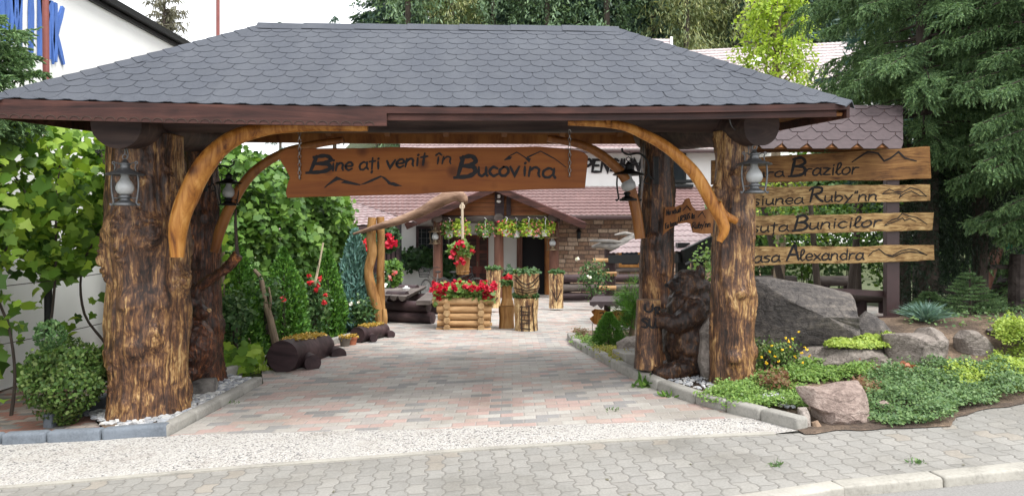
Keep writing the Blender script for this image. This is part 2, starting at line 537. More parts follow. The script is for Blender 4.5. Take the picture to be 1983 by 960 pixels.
M['box'] = leafm('box_leaves', [(.035, .075, .018), (.07, .14, .03), (.12, .2, .045), (.17, .22, .07)], .3)
M['sedum'] = leafm('sedum_leaves', [(0.111, 0.211, 0.045), (0.170, 0.296, 0.063), (0.238, 0.359, 0.081), (0.102, 0.172, 0.045)], .3)
M['sedum_y'] = leafm('yellow_sedum_leaves', [(0.230, 0.336, 0.045), (0.312, 0.416, 0.063), (0.377, 0.464, 0.090), (0.180, 0.288, 0.045)], .3)
M['sedum_d'] = leafm('trailing_leaves', [(0.054, 0.111, 0.040), (0.090, 0.170, 0.060), (0.135, 0.230, 0.080), (0.180, 0.272, 0.100)], .3)
M['sedum_r'] = leafm('reddish_leaves', [(.14, .06, .035), (.2, .1, .05), (.16, .17, .06)], .3)
M['fescue'] = leafm('blue_fescue', [(.12, .22, .18), (.2, .33, .28), (.28, .42, .36)], .2)
M['rose_leaf'] = leafm('rose_leaves', [(.03, .075, .025), (.05, .115, .035), (.08, .16, .05), (.14, .22, .08)], .25)
M['gold_leaf'] = leafm('golden_leaves', [(.3, .3, .04), (.42, .4, .06), (.2, .26, .05), (.3, .2, .06)], .3)
M['succ_red'] = leafm('coral_leaves', [(.42, .14, .09), (.5, .22, .14), (.3, .12, .08)], .2)
M['dry'] = leafm('dry_twigs', [(.13, .13, .085), (.19, .18, .12), (.1, .09, .06)], .2)
M['bark'] = plain('brown_bark', (.06, .045, .035), .85, .4, 12, .6, stretch=(1, 1, .2), bd=.02)
M['bark_pale'] = plain('pale_bark', (.2, .15, .1), .8, .35, 12, .5, stretch=(1, 1, .3), bd=.01)
M['cane'] = plain('pale_cane', (.55, .47, .32), .7, .15, 10, .1)
M['black_plate'] = plain('black_wall', (.01, .01, .012), .6, .2, 4, .1)

# slate-blue bitumen shingles: fine mineral granules
t = NT('bitumen_shingle')
isl = t.n('NewGeometry').outputs['Random Per Island']
gr = t.noise(t.obj(), 260, 2, .6)
wx = t.noise(t.mapped((1.6, .5, .5)), 1.6, 6, .65)
c0 = t.ramp(gr, [(.3, (.022, .026, .035)), (.5, (.042, .048, .062)), (.72, (.08, .09, .112))])
c1 = t.mix(t.math('MULTIPLY', isl, .42), c0, (.042, .047, .058))
c2 = t.mix(t.ramp(wx, [(.42, (0, 0, 0)), (.75, (.5, .5, .5))]), c1, (.085, .092, .105))
t.set(color=c2, rough=.75, spec=.4).bump(gr, .4, .004)
M['shingle'] = t.m

def tileroof(name, c, rough=.4):
    t = NT(name)
    isl = t.noise(t.obj(), 9, 3)
    b = t.noise(t.obj(), .6, 4)
    col = t.ramp(isl, [(.3, dark(c, .72)), (.5, c), (.7, dark(c, 1.25))])
    col = t.mix(t.ramp(b, [(.45, (0, 0, 0)), (.75, (.5, .5, .5))]), col, dark(c, 1.5))
    t.set(color=col, rough=rough, spec=.6)
    return t.m
M['tile'] = tileroof('brown_roof_tile', (.19, .12, .116), .38)
M['tile_pink'] = tileroof('faded_roof_tile', (.27, .2, .2), .33)
M['tile_pale'] = tileroof('pale_roof_tile', (.42, .365, .365), .3)
M['tile_flat'] = plain('brown_sheet_roof', (.2, .1, .095), .4, .1, 3, .05)
M['tile_grey'] = plain('weathered_brown_shingle', (.058, .04, .043), .7, .25, 14, .3)

# stone rock
def rockm(name, c0, c1, c2, sc=1.5):
    t = NT(name)
    v = t.mapped((1, 1, 2.8), (0, R(18), R(12)))
    a = t.noise(v, sc, 9, .68, .9)
    b = t.noise(t.obj(), sc * 11, 6, .65)
    st = t.noise(t.mapped((1.2, 1.2, 16), (0, R(14), 0)), 1.3, 5, .6, .6)
    vo = t.n('TexVoronoi', {'Vector': t.n('VectorMath', {0: v, 1: t.n('TexNoise', {'Vector': t.obj(), 'Scale': 3.0}).outputs['Color']}, operation='ADD').outputs[0], 'Scale': 1.7}, feature='DISTANCE_TO_EDGE')
    cr = t.ramp(vo.outputs['Distance'], [(.0, (0, 0, 0)), (.035, (1, 1, 1))])
    f = t.math('ADD', t.math('ADD', t.math('MULTIPLY', a, .5), t.math('MULTIPLY', b, .38)), t.math('MULTIPLY', st, .12))
    col = t.ramp(f, [(.38, c0), (.5, c1), (.62, c2)])
    col = t.mix(t.math('MULTIPLY', t.math('SUBTRACT', 1.0, cr), .22), col, dark(c0, .6))
    t.set(color=col, rough=.9, spec=.3)
    h = t.math('ADD', t.math('ADD', a, t.math('MULTIPLY', b, .7)), t.math('ADD', t.math('MULTIPLY', st, .3), t.math('MULTIPLY', cr, .12)))
    t.bump(h, 1.0, .045)
    return t.m
M['rock_dark'] = rockm('dark_boulder', (.045, .042, .042), (.11, .099, .092), (.215, .188, .163))
M['rock'] = rockm('grey_brown_rock', (.11, .094, .082), (.24, .208, .182), (.38, .335, .3), 2.2)
M['rock_pink'] = rockm('pinkish_rock', (.15, .11, .094), (.3, .23, .198), (.43, .35, .305), 2.2)
M['pebble'] = leafm('bed_pebbles', [(.5, .5, .5), (.24, .26, .29), (.62, .61, .58), (.15, .165, .19)], 0, .8)
t = NT('garden_soil')
f = t.noise(t.obj(), 1.4, 5, .6); g = t.noise(t.obj(), 28, 5, .7)
t.set(color=t.mix(1.0, t.ramp(f, [(.38, (.07, .048, .034)), (.58, (.2, .14, .095))]), t.ramp(g, [(.3, (.5, .5, .5)), (.7, (1.5, 1.5, 1.5))]), 'MULTIPLY'), rough=.95).bump(g, 1.0, .03)
M['soil'] = t.m
M['soil_light'] = plain('sandy_soil', (.22, .15, .1), .95, .35, 10, .6, bd=.02)
M['terrain'] = plain('earth_and_grass', (.07, .085, .035), .95, .4, 3, .4)
M['asphalt'] = plain('asphalt', (.2, .195, .185), .9, .25, 90, .5, bd=.004)

def concrete(name, c):
    t = NT(name)
    a = t.noise(t.obj(), 3, 6, .6); b = t.noise(t.obj(), 45, 4, .6)
    f = t.math('ADD', t.math('MULTIPLY', a, .6), t.math('MULTIPLY', b, .4))
    t.set(color=t.ramp(f, [(.32, dark(c, .62)), (.48, c), (.68, dark(c, 1.28))]), rough=.88)
    t.bump(b, .35, .004)
    return t.m
M['kerb'] = concrete('concrete_kerb', (.26, .25, .225))
M['kerb_blue'] = concrete('blue_grey_kerb', (.13, .15, .175))
M['kerb_pale'] = concrete('pale_road_kerb', (.3, .285, .25))

# paving: cells of a running bond, world coordinates
def paving(name, cw, ch, cols, joint, jc, rot=0.0, zig=0.0, jw=.006, rough=.85, bias=None):
    t = NT(name)
    pos = t.mapped((1, 1, 1), (0, 0, rot), src=t.pos())
    wob = t.n('TexNoise', {'Vector': pos, 'Scale': 7.0, 'Detail': 2.0})
    sx = t.n('SeparateXYZ', {0: pos})
    x, y = sx.outputs[0], sx.outputs[1]
    x = t.math('ADD', x, t.math('MULTIPLY', t.math('SUBTRACT', wob.outputs['Fac'], .5), .008))
    if zig:
        # stepped long edges and gently stepped short edges
        tri = t.math('PINGPONG', t.math('DIVIDE', y, ch), 0.5)
        st = t.n('MapRange', {'Value': tri, 'From Min': .17, 'From Max': .33, 'To Min': -zig, 'To Max': zig}).outputs[0]
        x = t.math('ADD', x, st)
    row = t.math('FLOOR', t.math('DIVIDE', y, ch))
    off = t.math('MULTIPLY', t.math('MODULO', t.math('ADD', row, 1000.0), 2.0), .5)
    if zig:
        col_i = t.math('FLOOR', t.math('DIVIDE', x, cw))
        off2 = t.math('MULTIPLY', t.math('MODULO', t.math('ADD', col_i, 1000.0), 2.0), .5)
        yy = t.math('ADD', t.math('DIVIDE', y, ch), off2)
        xx = t.math('DIVIDE', x, cw)
        row = t.math('FLOOR', yy)
    else:
        xx = t.math('ADD', t.math('DIVIDE', x, cw), off)
        yy = t.math('DIVIDE', y, ch)
    cx = t.math('FLOOR', xx)
    wn = t.n('TexWhiteNoise', {'Vector': t.n('CombineXYZ', {0: cx, 1: row, 2: 3.0}).outputs[0]}, noise_dimensions='3D')
    col = t.ramp(wn.outputs['Value'], cols, 'CONSTANT')
    val = wn.outputs['Color']
    hv = t.n('SeparateColor', {0: val}).outputs[1]
    col = t.mix(t.math('MULTIPLY', hv, .35), col, t.mix(1.0, col, (.62, .62, .62), 'MULTIPLY'))
    gr = t.noise(t.pos(), 60, 4, .6)
    st = t.noise(t.pos(), 1.1, 5, .6)
    col = t.mix(.5, col, t.mix(1.0, col, t.ramp(gr, [(.3, (.7, .7, .7)), (.7, (1.25, 1.25, 1.25))]), 'MULTIPLY'))
    col = t.mix(1.0, col, t.ramp(st, [(.3, (.7, .69, .66)), (.5, (.97, .97, .96)), (.7, (1.08, 1.08, 1.08))]), 'MULTIPLY')
    ex = t.math('MULTIPLY', t.math('PINGPONG', xx, .5), cw)
    ey = t.math('MULTIPLY', t.math('PINGPONG', yy, .5), ch)
    e = t.math('MINIMUM', ex, ey)
    mk = t.n('MapRange', {'Value': e, 'From Min': jw * .5, 'From Max': jw}).outputs[0]
    jcv = t.mix(t.noise(t.pos(), 2.0, 3), dark(jc, .6), dark(jc, 1.3))
    t.set(color=t.mix(mk, jcv, col), rough=rough)
    hh = t.n('MapRange', {'Value': e, 'From Min': jw * .3, 'From Max': jw * 2.2}).outputs[0]
    t.bump(t.math('ADD', t.math('ADD', hh, t.math('MULTIPLY', hv, .35)), t.math('MULTIPLY', gr, .25)), .8, .006)
    return t.m
M['brickpave'] = paving('driveway_pavers', .212, .128, [(0, (.36, .335, .305)), (.28, (.395, .375, .345)), (.48, (.39, .285, .255)), (.66, (.25, .243, .238)), (.8, (.41, .32, .28)), (.9, (.33, .305, .285))], .006, (.31, .29, .265), jw=.0055)
M['zigpave'] = paving('sidewalk_pavers', .122, .19, [(0, (.245, .237, .22)), (.5, (.26, .25, .23)), (.85, (.232, .222, .204)), (.95, (.262, .238, .205))],   .006, (.165, .156, .14), rot=R(-5), zig=.0115, jw=.0062)
M['sidepave'] = paving('side_path_pavers', .2, .1, [(0, (.33, .16, .12)), (.4, (.36, .3, .26)), (.7, (.2, .19, .18))], .006, (.2, .18, .16), jw=.005)

# exposed aggregate strip
t = NT('white_aggregate')
v = t.n('TexVoronoi', {'Vector': t.pos(), 'Scale': 74.0, 'Randomness': 1.0})
v2 = t.n('TexVoronoi', {'Vector': t.pos(), 'Scale': 85.0, 'Randomness': 1.0})
c = t.ramp(t.n('SeparateColor', {0: v.outputs['Color']}).outputs[0], [(0, (.48, .465, .44)), (.5, (.38, .365, .34)), (.72, (.52, .51, .49)), (.8, (.2, .195, .195)), (.88, (.36, .34, .32)), (.94, (.1, .098, .105))], 'CONSTANT')
gap = t.ramp(v.outputs['Distance'], [(.4, (1, 1, 1)), (.8, (.66, .64, .62))])
wear = t.noise(t.pos(), .9, 5, .6)
c = t.mix(1.0, c, gap, 'MULTIPLY')
c = t.mix(t.ramp(wear, [(.48, (.0, .0, .0)), (.72, (.6, .6, .6))]), c, (.4, .385, .36))
c = t.mix(t.ramp(t.noise(t.pos(), 2.6, 5, .65), [(.5, (0, 0, 0)), (.72, (.45, .45, .45))]), c, (.28, .25, .215))
t.set(color=c, rough=.85).bump(t.math('SUBTRACT', 1.0, v.outputs['Distance']), .7, .01)
M['aggregate'] = t.m

# stone-brick wall of the house (vertical xz plane)
def brickwall(name, bw, bh):
    t = NT(name)
    s = t.n('SeparateXYZ', {0: t.pos()})
    x, z = s.outputs[0], s.outputs[2]
    row = t.math('FLOOR', t.math('DIVIDE', z, bh))
    wr = t.n('TexWhiteNoise', {'W': row}, noise_dimensions='1D').outputs['Value']
    xx = t.math('ADD', t.math('DIVIDE', x, bw), wr)
    cx = t.math('FLOOR', xx)
    wn = t.n('TexWhiteNoise', {'Vector': t.n('CombineXYZ', {0: cx, 1: row, 2: 1.0}).outputs[0]}, noise_dimensions='3D').outputs['Value']
    col = t.ramp(wn, [(0, (.27, .165, .11)), (.25, (.4, .28, .2)), (.5, (.32, .21, .145)), (.7, (.5, .38, .29)), (.85, (.2, .13, .1))], 'CONSTANT')
    gr = t.noise(t.pos(), 14, 5, .6)
    col = t.mix(1.0, col, t.ramp(gr, [(.3, (.65, .65, .65)), (.7, (1.25, 1.25, 1.25))]), 'MULTIPLY')
    e = t.math('MINIMUM', t.math('MULTIPLY', t.math('PINGPONG', xx, .5), bw), t.math('MULTIPLY', t.math('PINGPONG', t.math('DIVIDE', z, bh), .5), bh))
    mk = t.n('MapRange', {'Value': e, 'From Min': .006, 'From Max': .018}).outputs[0]
    t.set(color=t.mix(mk, (.1, .075, .06), col), rough=.85)
    t.bump(t.math('ADD', mk, t.math('MULTIPLY', gr, .5)), .8, .02)
    return t.m
M['brickwall'] = brickwall('rough_stone_bricks', .36, .15)
# ------------------------------------------------------------------ setting
def in_poly(x, y, poly):
    c = False; n = len(poly); j = n - 1
    for i in range(n):
        xi, yi = poly[i]; xj, yj = poly[j]
        if (yi > y) != (yj > y) and x < (xj - xi) * (y - yi) / (yj - yi) + xi: c = not c
        j = i
    return c

def sheet(name, poly, off, mat, res=.25, extra=None, kind='structure'):
    bm = bmesh.new()
    vs = [bm.verts.new((p[0], p[1], 0)) for p in poly]
    bm.faces.new(vs)
    xs = [p[0] for p in poly]; ys = [p[1] for p in poly]
    def cuts(lo, hi, axis):
        k = math.ceil(lo / res)
        while k * res < hi:
            co = (k * res, 0, 0) if axis == 0 else (0, k * res, 0)
            no = (1, 0, 0) if axis == 0 else (0, 1, 0)
            bmesh.ops.bisect_plane(bm, geom=bm.verts[:] + bm.edges[:] + bm.faces[:], plane_co=co, plane_no=no, dist=1e-5)
            k += 1
    cuts(min(xs), max(xs), 0); cuts(min(ys), max(ys), 1)
    for v in bm.verts:
        v.co.z = ground(v.co.x, v.co.y) + off + (extra(v.co.x, v.co.y) if extra else 0)
    bmesh.ops.recalc_face_normals(bm, faces=bm.faces[:])
    if sum(f.normal.z for f in bm.faces) < 0: bmesh.ops.reverse_faces(bm, faces=bm.faces[:])
    me = bpy.data.meshes.new(name); bm.to_mesh(me); bm.free()
    for p in me.polygons: p.use_smooth = True
    o = link_mesh(name, me, mat)
    o['kind'] = kind
    return o

def gx(*pts): return [tuple(G(*p)[:2]) for p in pts]

strip_low = gx((1548, 838), (1500, 840), (1200, 853), (900, 872), (500, 903), (200, 928), (0, 945), (-160, 958))
strip_up = gx((-160, 868), (0, 858), (190, 850), (325, 845), (350, 842), (900, 829), (1300, 816), (1450, 808))
kerb_r = gx((1545, 834), (1345, 781), (1272, 755), (1200, 722), (1150, 693), (1105, 667), (1098, 655))
kerb_l = gx((325, 842), (510, 742))
kerb_l2 = gx((425, 735), (500, 708), (560, 693), (660, 664), (735, 641))
kr = kerb_r
drive = strip_up[3:] + [kr[0]] + kr[1:] + [tuple(G(1130, 640)[:2]), (2.6, 14.6), (9, 15.5), (9, 27.6), (-7, 27.6), (-5.2, 18)] + gx((735, 641), (660, 664), (560, 693), (505, 709), (510, 742))
ksw = gx((1403, 962), (1610, 930), (1800, 912), (1983, 894))       # inner edge of the road kerb
d0 = Vector(ksw[0]) - Vector(ksw[2]); d1 = Vector(ksw[3]) - Vector(ksw[1])
kout = [tuple(Vector(ksw[0]) + d0 * 6.0)] + ksw + [tuple(Vector(ksw[3]) + d1 * 4.0)]
bed_edge0 = gx((1560, 842), (1640, 834), (1760, 830), (1840, 826), (1858, 808), (1890, 797), (1983, 782))
bed_edge = []
for a_, b_ in zip(bed_edge0, bed_edge0[1:]):
    for q in range(5):
        t_ = q / 5; x_ = a_[0] + (b_[0] - a_[0]) * t_; bed_edge.append((x_, a_[1] + (b_[1] - a_[1]) * t_ + (.05 * noise.noise(Vector((x_ * 5, 2, 0))) + .02 * noise.noise(Vector((x_ * 22, 2, 0))) if q or a_ != bed_edge0[0] else 0)))
bed_edge.append(bed_edge0[-1])
be_end = (bed_edge[-1][0] + 3.0, bed_edge[-1][1] + .55)
side = kout + [(kout[-1][0], kout[-1][1] + 2.5)] + [(be_end[0], be_end[1] + .4)] + [(q[0], q[1] + .4) for q in bed_edge[::-1]] + [bed_edge[0]] + strip_low + [(kout[0][0], strip_low[-1][1])]
road = [(p[0], p[1] - .145) for p in kout] + [(30, kout[-1][1]), (30, -8), (-30, -8), (-30, kout[0][1] - .6)]

sheet('driveway', drive, 0.0, M['brickpave'], .35)
sheet('gravel_strip', strip_low[1:] + strip_up + [kr[0]], 0.004, M['aggregate'], .3)
sheet('pavement', side, 0.0, M['zigpave'], .3)
sheet('road', road, -.055, M['asphalt'], .6)
# bands of pale mortar along the strip
mb = MB()
for a, b in zip(strip_low[1:], strip_low[2:]):
    for q in range(4):
        p0 = Vector(a).lerp(Vector(b), q / 4); p1 = Vector(a).lerp(Vector(b), (q + 1) / 4)
        e = (p1 - p0).normalized(); nn = Vector((e.y, -e.x)) * .035
        pts = [p0 - nn, p1 - nn, p1 + nn, p0 + nn]
        mb.plate([(p.x, p.y, ground(p.x, p.y) + .012) for p in pts], (0, 0, 1), .03)
mb.build('edging', M['kerb_pale'])['kind'] = 'structure'

# soil and planting beds
bedR = [kr[0]] + kr[1:] + [tuple(G(1130, 640)[:2]), (2.6, 14.4), (9, 15.2), (12, 14), (12, be_end[1])] + [be_end] + bed_edge[::-1]
sheet('planting_bed', bedR, .008, M['soil'], .25)
bedL = gx((205, 842), (325, 838), (510, 740), (430, 728)) + [(-4.05, 9.9), (-4.3, 8.0)]
sheet('planting_bed', bedL, .035, M['soil'], .25)
bedL2 = gx((425, 730), (500, 706), (560, 690), (660, 661), (735, 638)) + [(-5.0, 17.5), (-6.2, 17.5), (-6.2, 9.8), (-4.6, 9.8)]
sheet('planting_bed', bedL2, .03, M['soil'], .3)
spath = gx((-160, 860), (0, 850), (205, 840)) + [(-4.3, 8.0), (-4.05, 9.9), (-6.25, 9.9), (-9, 8)]
sheet('side_path', spath, .002, M['sidepave'], .3)

# earth under everything and hill behind
xs = np.concatenate([np.linspace(-70, -12, 10), np.arange(-11, 11.01, .5), np.linspace(12, 80, 12)])
ys = np.concatenate([np.arange(-8, 30.01, .5), np.linspace(31, 120, 30)])
V = [(x, y, ground(x, y) - .05 - (.08 if y < 6 else 0)) for y in ys for x in xs]
nx = len(xs)
Fc = [(j * nx + i, j * nx + i + 1, (j + 1) * nx + i + 1, (j + 1) * nx + i) for j in range(len(ys) - 1) for i in range(nx - 1)]
me = bpy.data.meshes.new('terrain'); me.from_pydata(V, [], Fc)
for p in me.polygons: p.use_smooth = True
link_mesh('terrain', me, M['terrain'])['kind'] = 'structure'

# kerbs of separate stones
def kerb(name, path, wd, ht, ln, mat, off=0.0, side=1, bev=.02):
    pts = [Vector((p[0], p[1])) for p in path]
    mb = MB()
    for a, b in zip(pts, pts[1:]):
        L = (b - a).length; k = max(1, round(L / ln))
        for i in range(k):
            p0 = a.lerp(b, i / k); p1 = a.lerp(b, (i + 1) / k)
            d = (p1 - p0); e = d.normalized(); nr = Vector((-e.y, e.x)) * side
            c = (p0 + p1) / 2 + nr * wd / 2
            z0 = ground(*p0); z1 = ground(*p1)
            ang = math.atan2(d.y, d.x)
            mb.box((c.x, c.y, (z0 + z1) / 2 + off + ht / 2 - .1), (d.length - .008, wd, ht + .2), ang, 0, -math.atan2(z1 - z0, d.length), bev)
            for q in range(-24, 0):
                x, y, z = mb.v[q]; 
                mb.v[q] = (x + rnd.uniform(-.003, .003), y + rnd.uniform(-.003, .003), z)
    o = mb.build(name, mat, angle=50); o['kind'] = 'structure'
    return o
kerb('kerb', [tuple(G(-160, 872)[:2])] + gx((0, 862), (88, 858), (195, 853), (325, 842)), .13, .1, 1.0, M['kerb_blue'], bev=.03)
kerb('kerb', kerb_l, .12, .085, .5, M['kerb'], bev=.025)
kerb('kerb', kerb_l2, .1, .1, .5, M['kerb'], bev=.02)
kerb('kerb', kr[::-1], .13, .1, .48, M['kerb'], bev=.025)
kerb('kerb', kout, .145, 0.008, .78, M['kerb_pale'], side=-1, bev=.014)
kerb('kerb', [(-4.45, 7.55), (-4.05, 9.6)], .1, .14, .5, M['kerb_blue'])
mb = MB(); a = G(1225, 715); mb.box((a.x + .12, a.y + .35, a.z + .08), (.5, .42, .16), .25, bev=.015)
mb.build('paving_slab', M['kerb'])['kind'] = 'structure'

def stones(name, pts, smin, smax, mat, flat=.7):
    base = []
    bm = bmesh.new(); bmesh.ops.create_icosphere(bm, subdivisions=1, radius=1)
    bv = np.array([v.co[:] for v in bm.verts]); bf = [[v.index for v in f.verts] for f in bm.faces]; bm.free()
    mb = MB()
    for p in pts:
        sc = rng.uniform(smin, smax) * np.array([rng.uniform(.8, 1.5), rng.uniform(.7, 1.1), rng.uniform(.5, .9) * flat])
        v = bv * rng.uniform(.75, 1.15, (len(bv), 1)) * sc
        m = np.array(Matrix.Rotation(rng.uniform(0, 6.3), 3, 'Z') @ Matrix.Rotation(rng.uniform(-.4, .4), 3, 'X'))
        mb.add(v @ m.T + np.array(p), bf)
    o = mb.build(name, mat)
    o['kind'] = 'stuff'
    return o
def scatter_poly(poly, n):
    xs = [p[0] for p in poly]; ys = [p[1] for p in poly]; out = []
    while len(out) < n:
        x = rng.uniform(min(xs), max(xs)); y = rng.uniform(min(ys), max(ys))
        if in_poly(x, y, poly): out.append((x, y))
    return out
gp = gx((215, 835), (325, 830), (500, 742), (430, 732), (370, 745)) + [(-4.0, 9.0), (-4.3, 7.9)]
tag(stones('gravel', [(x, y, ground(x, y) + .045) for x, y in scatter_poly(gp, 900)], .022, .05, M['pebble']), 'white and blue-grey crushed stones around the left gate posts', 'gravel')
gp2 = gx((1290, 745), (1480, 790), (1540, 800), (1480, 745), (1350, 722))
tag(stones('gravel', [(x, y, ground(x, y) + .045) for x, y in scatter_poly(gp2, 500)], .012, .03, M['pebble']), 'small grey gravel on the soil between the bear and the right post', 'gravel')
# litter and weeds in the paving
def tuft(px, py, n, size, h, mat, name, label):
    c = G(px, py)
    pts = np.array([c + Vector((rnd.gauss(0, size), rnd.gauss(0, size * .7), .002)) for _ in range(n)])
    V, k = leafverts(pts, [(0, -.3, 1)] * n, h, 'diamond', .5, .8, [(0, 0, 1)] * n, .9)
    o = fastpoly(name, V, k, mat)
    tag(o, label, 'weed', kind='stuff')
tuft(1502, 900, 40, .03, .035, M['sedum_d'], 'weed_tuft', 'small dry weed tuft growing in the pavement joint nearer the gravel strip')
tuft(1778, 896, 40, .028, .035, M['sedum_d'], 'weed_tuft', 'small dry weed tuft in the pavement close to the pale road kerb')
tuft(1250, 748, 45, .05, .13, M['vine_dark'], 'weed_tuft', 'green weed against the kerb in front of the carved bear')
tuft(1297, 768, 22, .03, .07, M['vine_dark'], 'weed_tuft', 'little green weed by the kerb right of the larger weed')
tuft(1190, 794, 26, .05, .03, M['sedum_d'], 'weed_tuft', 'flat weed patch in the driveway pavers near the gravel strip')
tuft(505, 718, 30, .06, .12, M['sedum_y'], 'weed_tuft', 'yellow-green leafy weed at the corner of the left kerb')
tuft(452, 780, 20, .05, .03, M['sedum_d'], 'weed_tuft', 'thin flat weed along the left kerb of the driveway')
tuft(880, 620, 16, .05, .05, M['sedum_d'], 'weed_tuft', 'little weed on the paving right of the log crib planter')
pts = [(x, y, ground(x, y) + .006) for x, y in scatter_poly(drive[:18], 60)] + [(x, y, ground(x, y) + .006) for x, y in scatter_poly(side, 40)]
V, k = leafverts(pts, [(0, 0, 1)] * len(pts), .03, 'diamond', .8, .3)
tag(fastpoly('litter', V, k, M['dry']), 'fallen dry leaf bits scattered on the paving', 'leaf litter', kind='stuff')
# ------------------------------------------------------------------ entrance gate
TH = R(2.0)
GC = Vector((-.80, 8.65, 0))
E1 = Vector((math.cos(TH), math.sin(TH), 0)); E2 = Vector((-math.sin(TH), math.cos(TH), 0)); EZ = Vector((0, 0, 1))
def gl(u, v, z): return GC + E1 * u + E2 * v + EZ * z
gate = thing('entrance_gate', GC, 'tall rustic log gateway with slate-grey shingle roof over the paved driveway', 'gateway')

def trunk(name, px, base, top_z, rads, mat, parent, seed, knots=(), lean=(0, 0), label=None, n=96, m=150, flute=.05):
    x, y, z0 = base
    vs = []; fs = []
    for i in range(m + 1):
        s = i / m; z = z0 - .12 + (top_z - z0 + .12) * s
        r = np.interp(s, np.linspace(0, 1, len(rads)), rads)
        cx = x + lean[0] * s + .02 * math.sin(3 * s + seed); cy = y + lean[1] * s
        for k in range(n):
            t = 2 * math.pi * k / n
            ct, st = math.cos(t), math.sin(t)
            q = Vector((ct * 1.6 + seed * 5.1, st * 1.6, z * 1.1))
            rr = r * (1 + .085 * noise.noise(q) + .05 * noise.noise(Vector((ct * 4 + seed, st * 4, z * 2.3))))
            rr += r * flute * .55 * (abs(noise.noise(Vector((ct * 7, st * 7 + seed, z * .55)))) - .25)
            rr += r * .03 * noise.noise(Vector((ct * 14, st * 14 + seed, z * 3.2)))
            bl = noise.noise(Vector((ct * 2.4 + seed * 2, st * 2.4, z * 2.1)))
            if bl > .22: rr += r * .3 * (bl - .22) * (1 + .5 * math.sin(bl * 60))
            for (kt, kz, kr_, kh) in knots:
                da = (t - kt + math.pi) % (2 * math.pi) - math.pi
                dd = math.hypot(da * r, z - kz) / kr_
                if dd < 2.2:
                    rr += kh * math.exp(-dd * dd * 1.6) - kh * .62 * math.exp(-dd * dd * 12) + kh * .12 * math.sin(dd * 13) * math.exp(-dd * dd * 2)
            vs.append((cx + rr * ct, cy + rr * st, z))
    for i in range(m):
        for k in range(n):
            k2 = (k + 1) % n
            fs.append((i * n + k, i * n + k2, (i + 1) * n + k2, (i + 1) * n + k))
    fs.append(tuple(m * n + k for k in range(n)))
    mb = MB(); mb.add(vs, fs)
    o = mb.build(name, mat, parent, smooth=True)
    if label: o['label'] = label
    return o
HP = math.pi
# knot angle: -pi/2 faces the camera
zt = 2.62
trunk('post', 0, (-3.66, 7.86, -.19), zt, [.43, .385, .37, .365, .385, .40, .385, .37, .385, .40, .385, .36, .34, .335, .345], M['post'], gate, 1.3,
      [(-1.45, .52, .10, .055), (-2.5, .42, .13, .06), (-1.05, .62, .12, .06), (-2.0, 1.72, .13, .06), (-1.2, 1.6, .16, .07), (-.8, 1.0, .13, .05), (-1.3, 2.15, .08, .04), (-2.9, 1.6, .12, .06), (-1.7, .98, .09, .04), (-1.2, .3, .12, .035)],
      label='very thick knotty trunk post at the left front', n=128, m=190, flute=.09)
trunk('post', 0, (2.22, 7.84, .10), 2.66, [.235, .218, .212, .21, .212, .205, .2, .2, .195, .2, .195, .19], M['post'], gate, 4.7,
      [(-1.75, .42, .07, .05), (-.35, .46, .08, .05), (-1.45, 1.05, .05, .055), (-1.0, 1.1, .12, .025), (-2.9, 2.02, .13, .08), (-1.9, 2.15, .1, .04), (-1.6, 1.75, .08, .03)],
      label='knotty brown trunk post at the right front', flute=.09)
trunk('post', 0, (-3.68, 9.3, -.12), 2.75, [.245, .225, .21, .205, .215, .2, .19, .19], M['animal'], gate, 8.1, [(-.2, .55, .1, .05), (-1.4, 1.25, .08, .04), (-1, 1.8, .1, .04)], label='reddish-dark trunk post at the left rear')
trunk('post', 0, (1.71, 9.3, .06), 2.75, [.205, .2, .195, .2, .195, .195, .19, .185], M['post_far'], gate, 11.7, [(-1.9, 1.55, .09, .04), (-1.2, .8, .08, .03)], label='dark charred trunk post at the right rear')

# log beams
def logbeam(a, b, rad, mat, name='beam', seed=0, label=None):
    a = Vector(a); b = Vector(b); mb = MB()
    mb.tube([a.lerp(b, i / 24) for i in range(25)], rad, 28, True, .05, seed)
    o = mb.build(name, mat, gate, angle=50)
    if label: o['label'] = label
    return o
logbeam(gl(-3.2, -.8, 2.80), gl(3.35, -.8, 2.83), .165, M['beam'], seed=1)
logbeam(gl(-3.3, .72, 3.0), gl(2.85, .68, 3.0), .15, M['beam'], seed=2)
logbeam(gl(-2.86, -1.42, 2.64), gl(-2.9, 1.2, 2.86), .225, M['beam'], seed=3, label='thick log end jutting over the left front post')
logbeam(gl(3.12, -1.35, 2.66), gl(2.55, 1.15, 2.86), .19, M['beam'], seed=4)

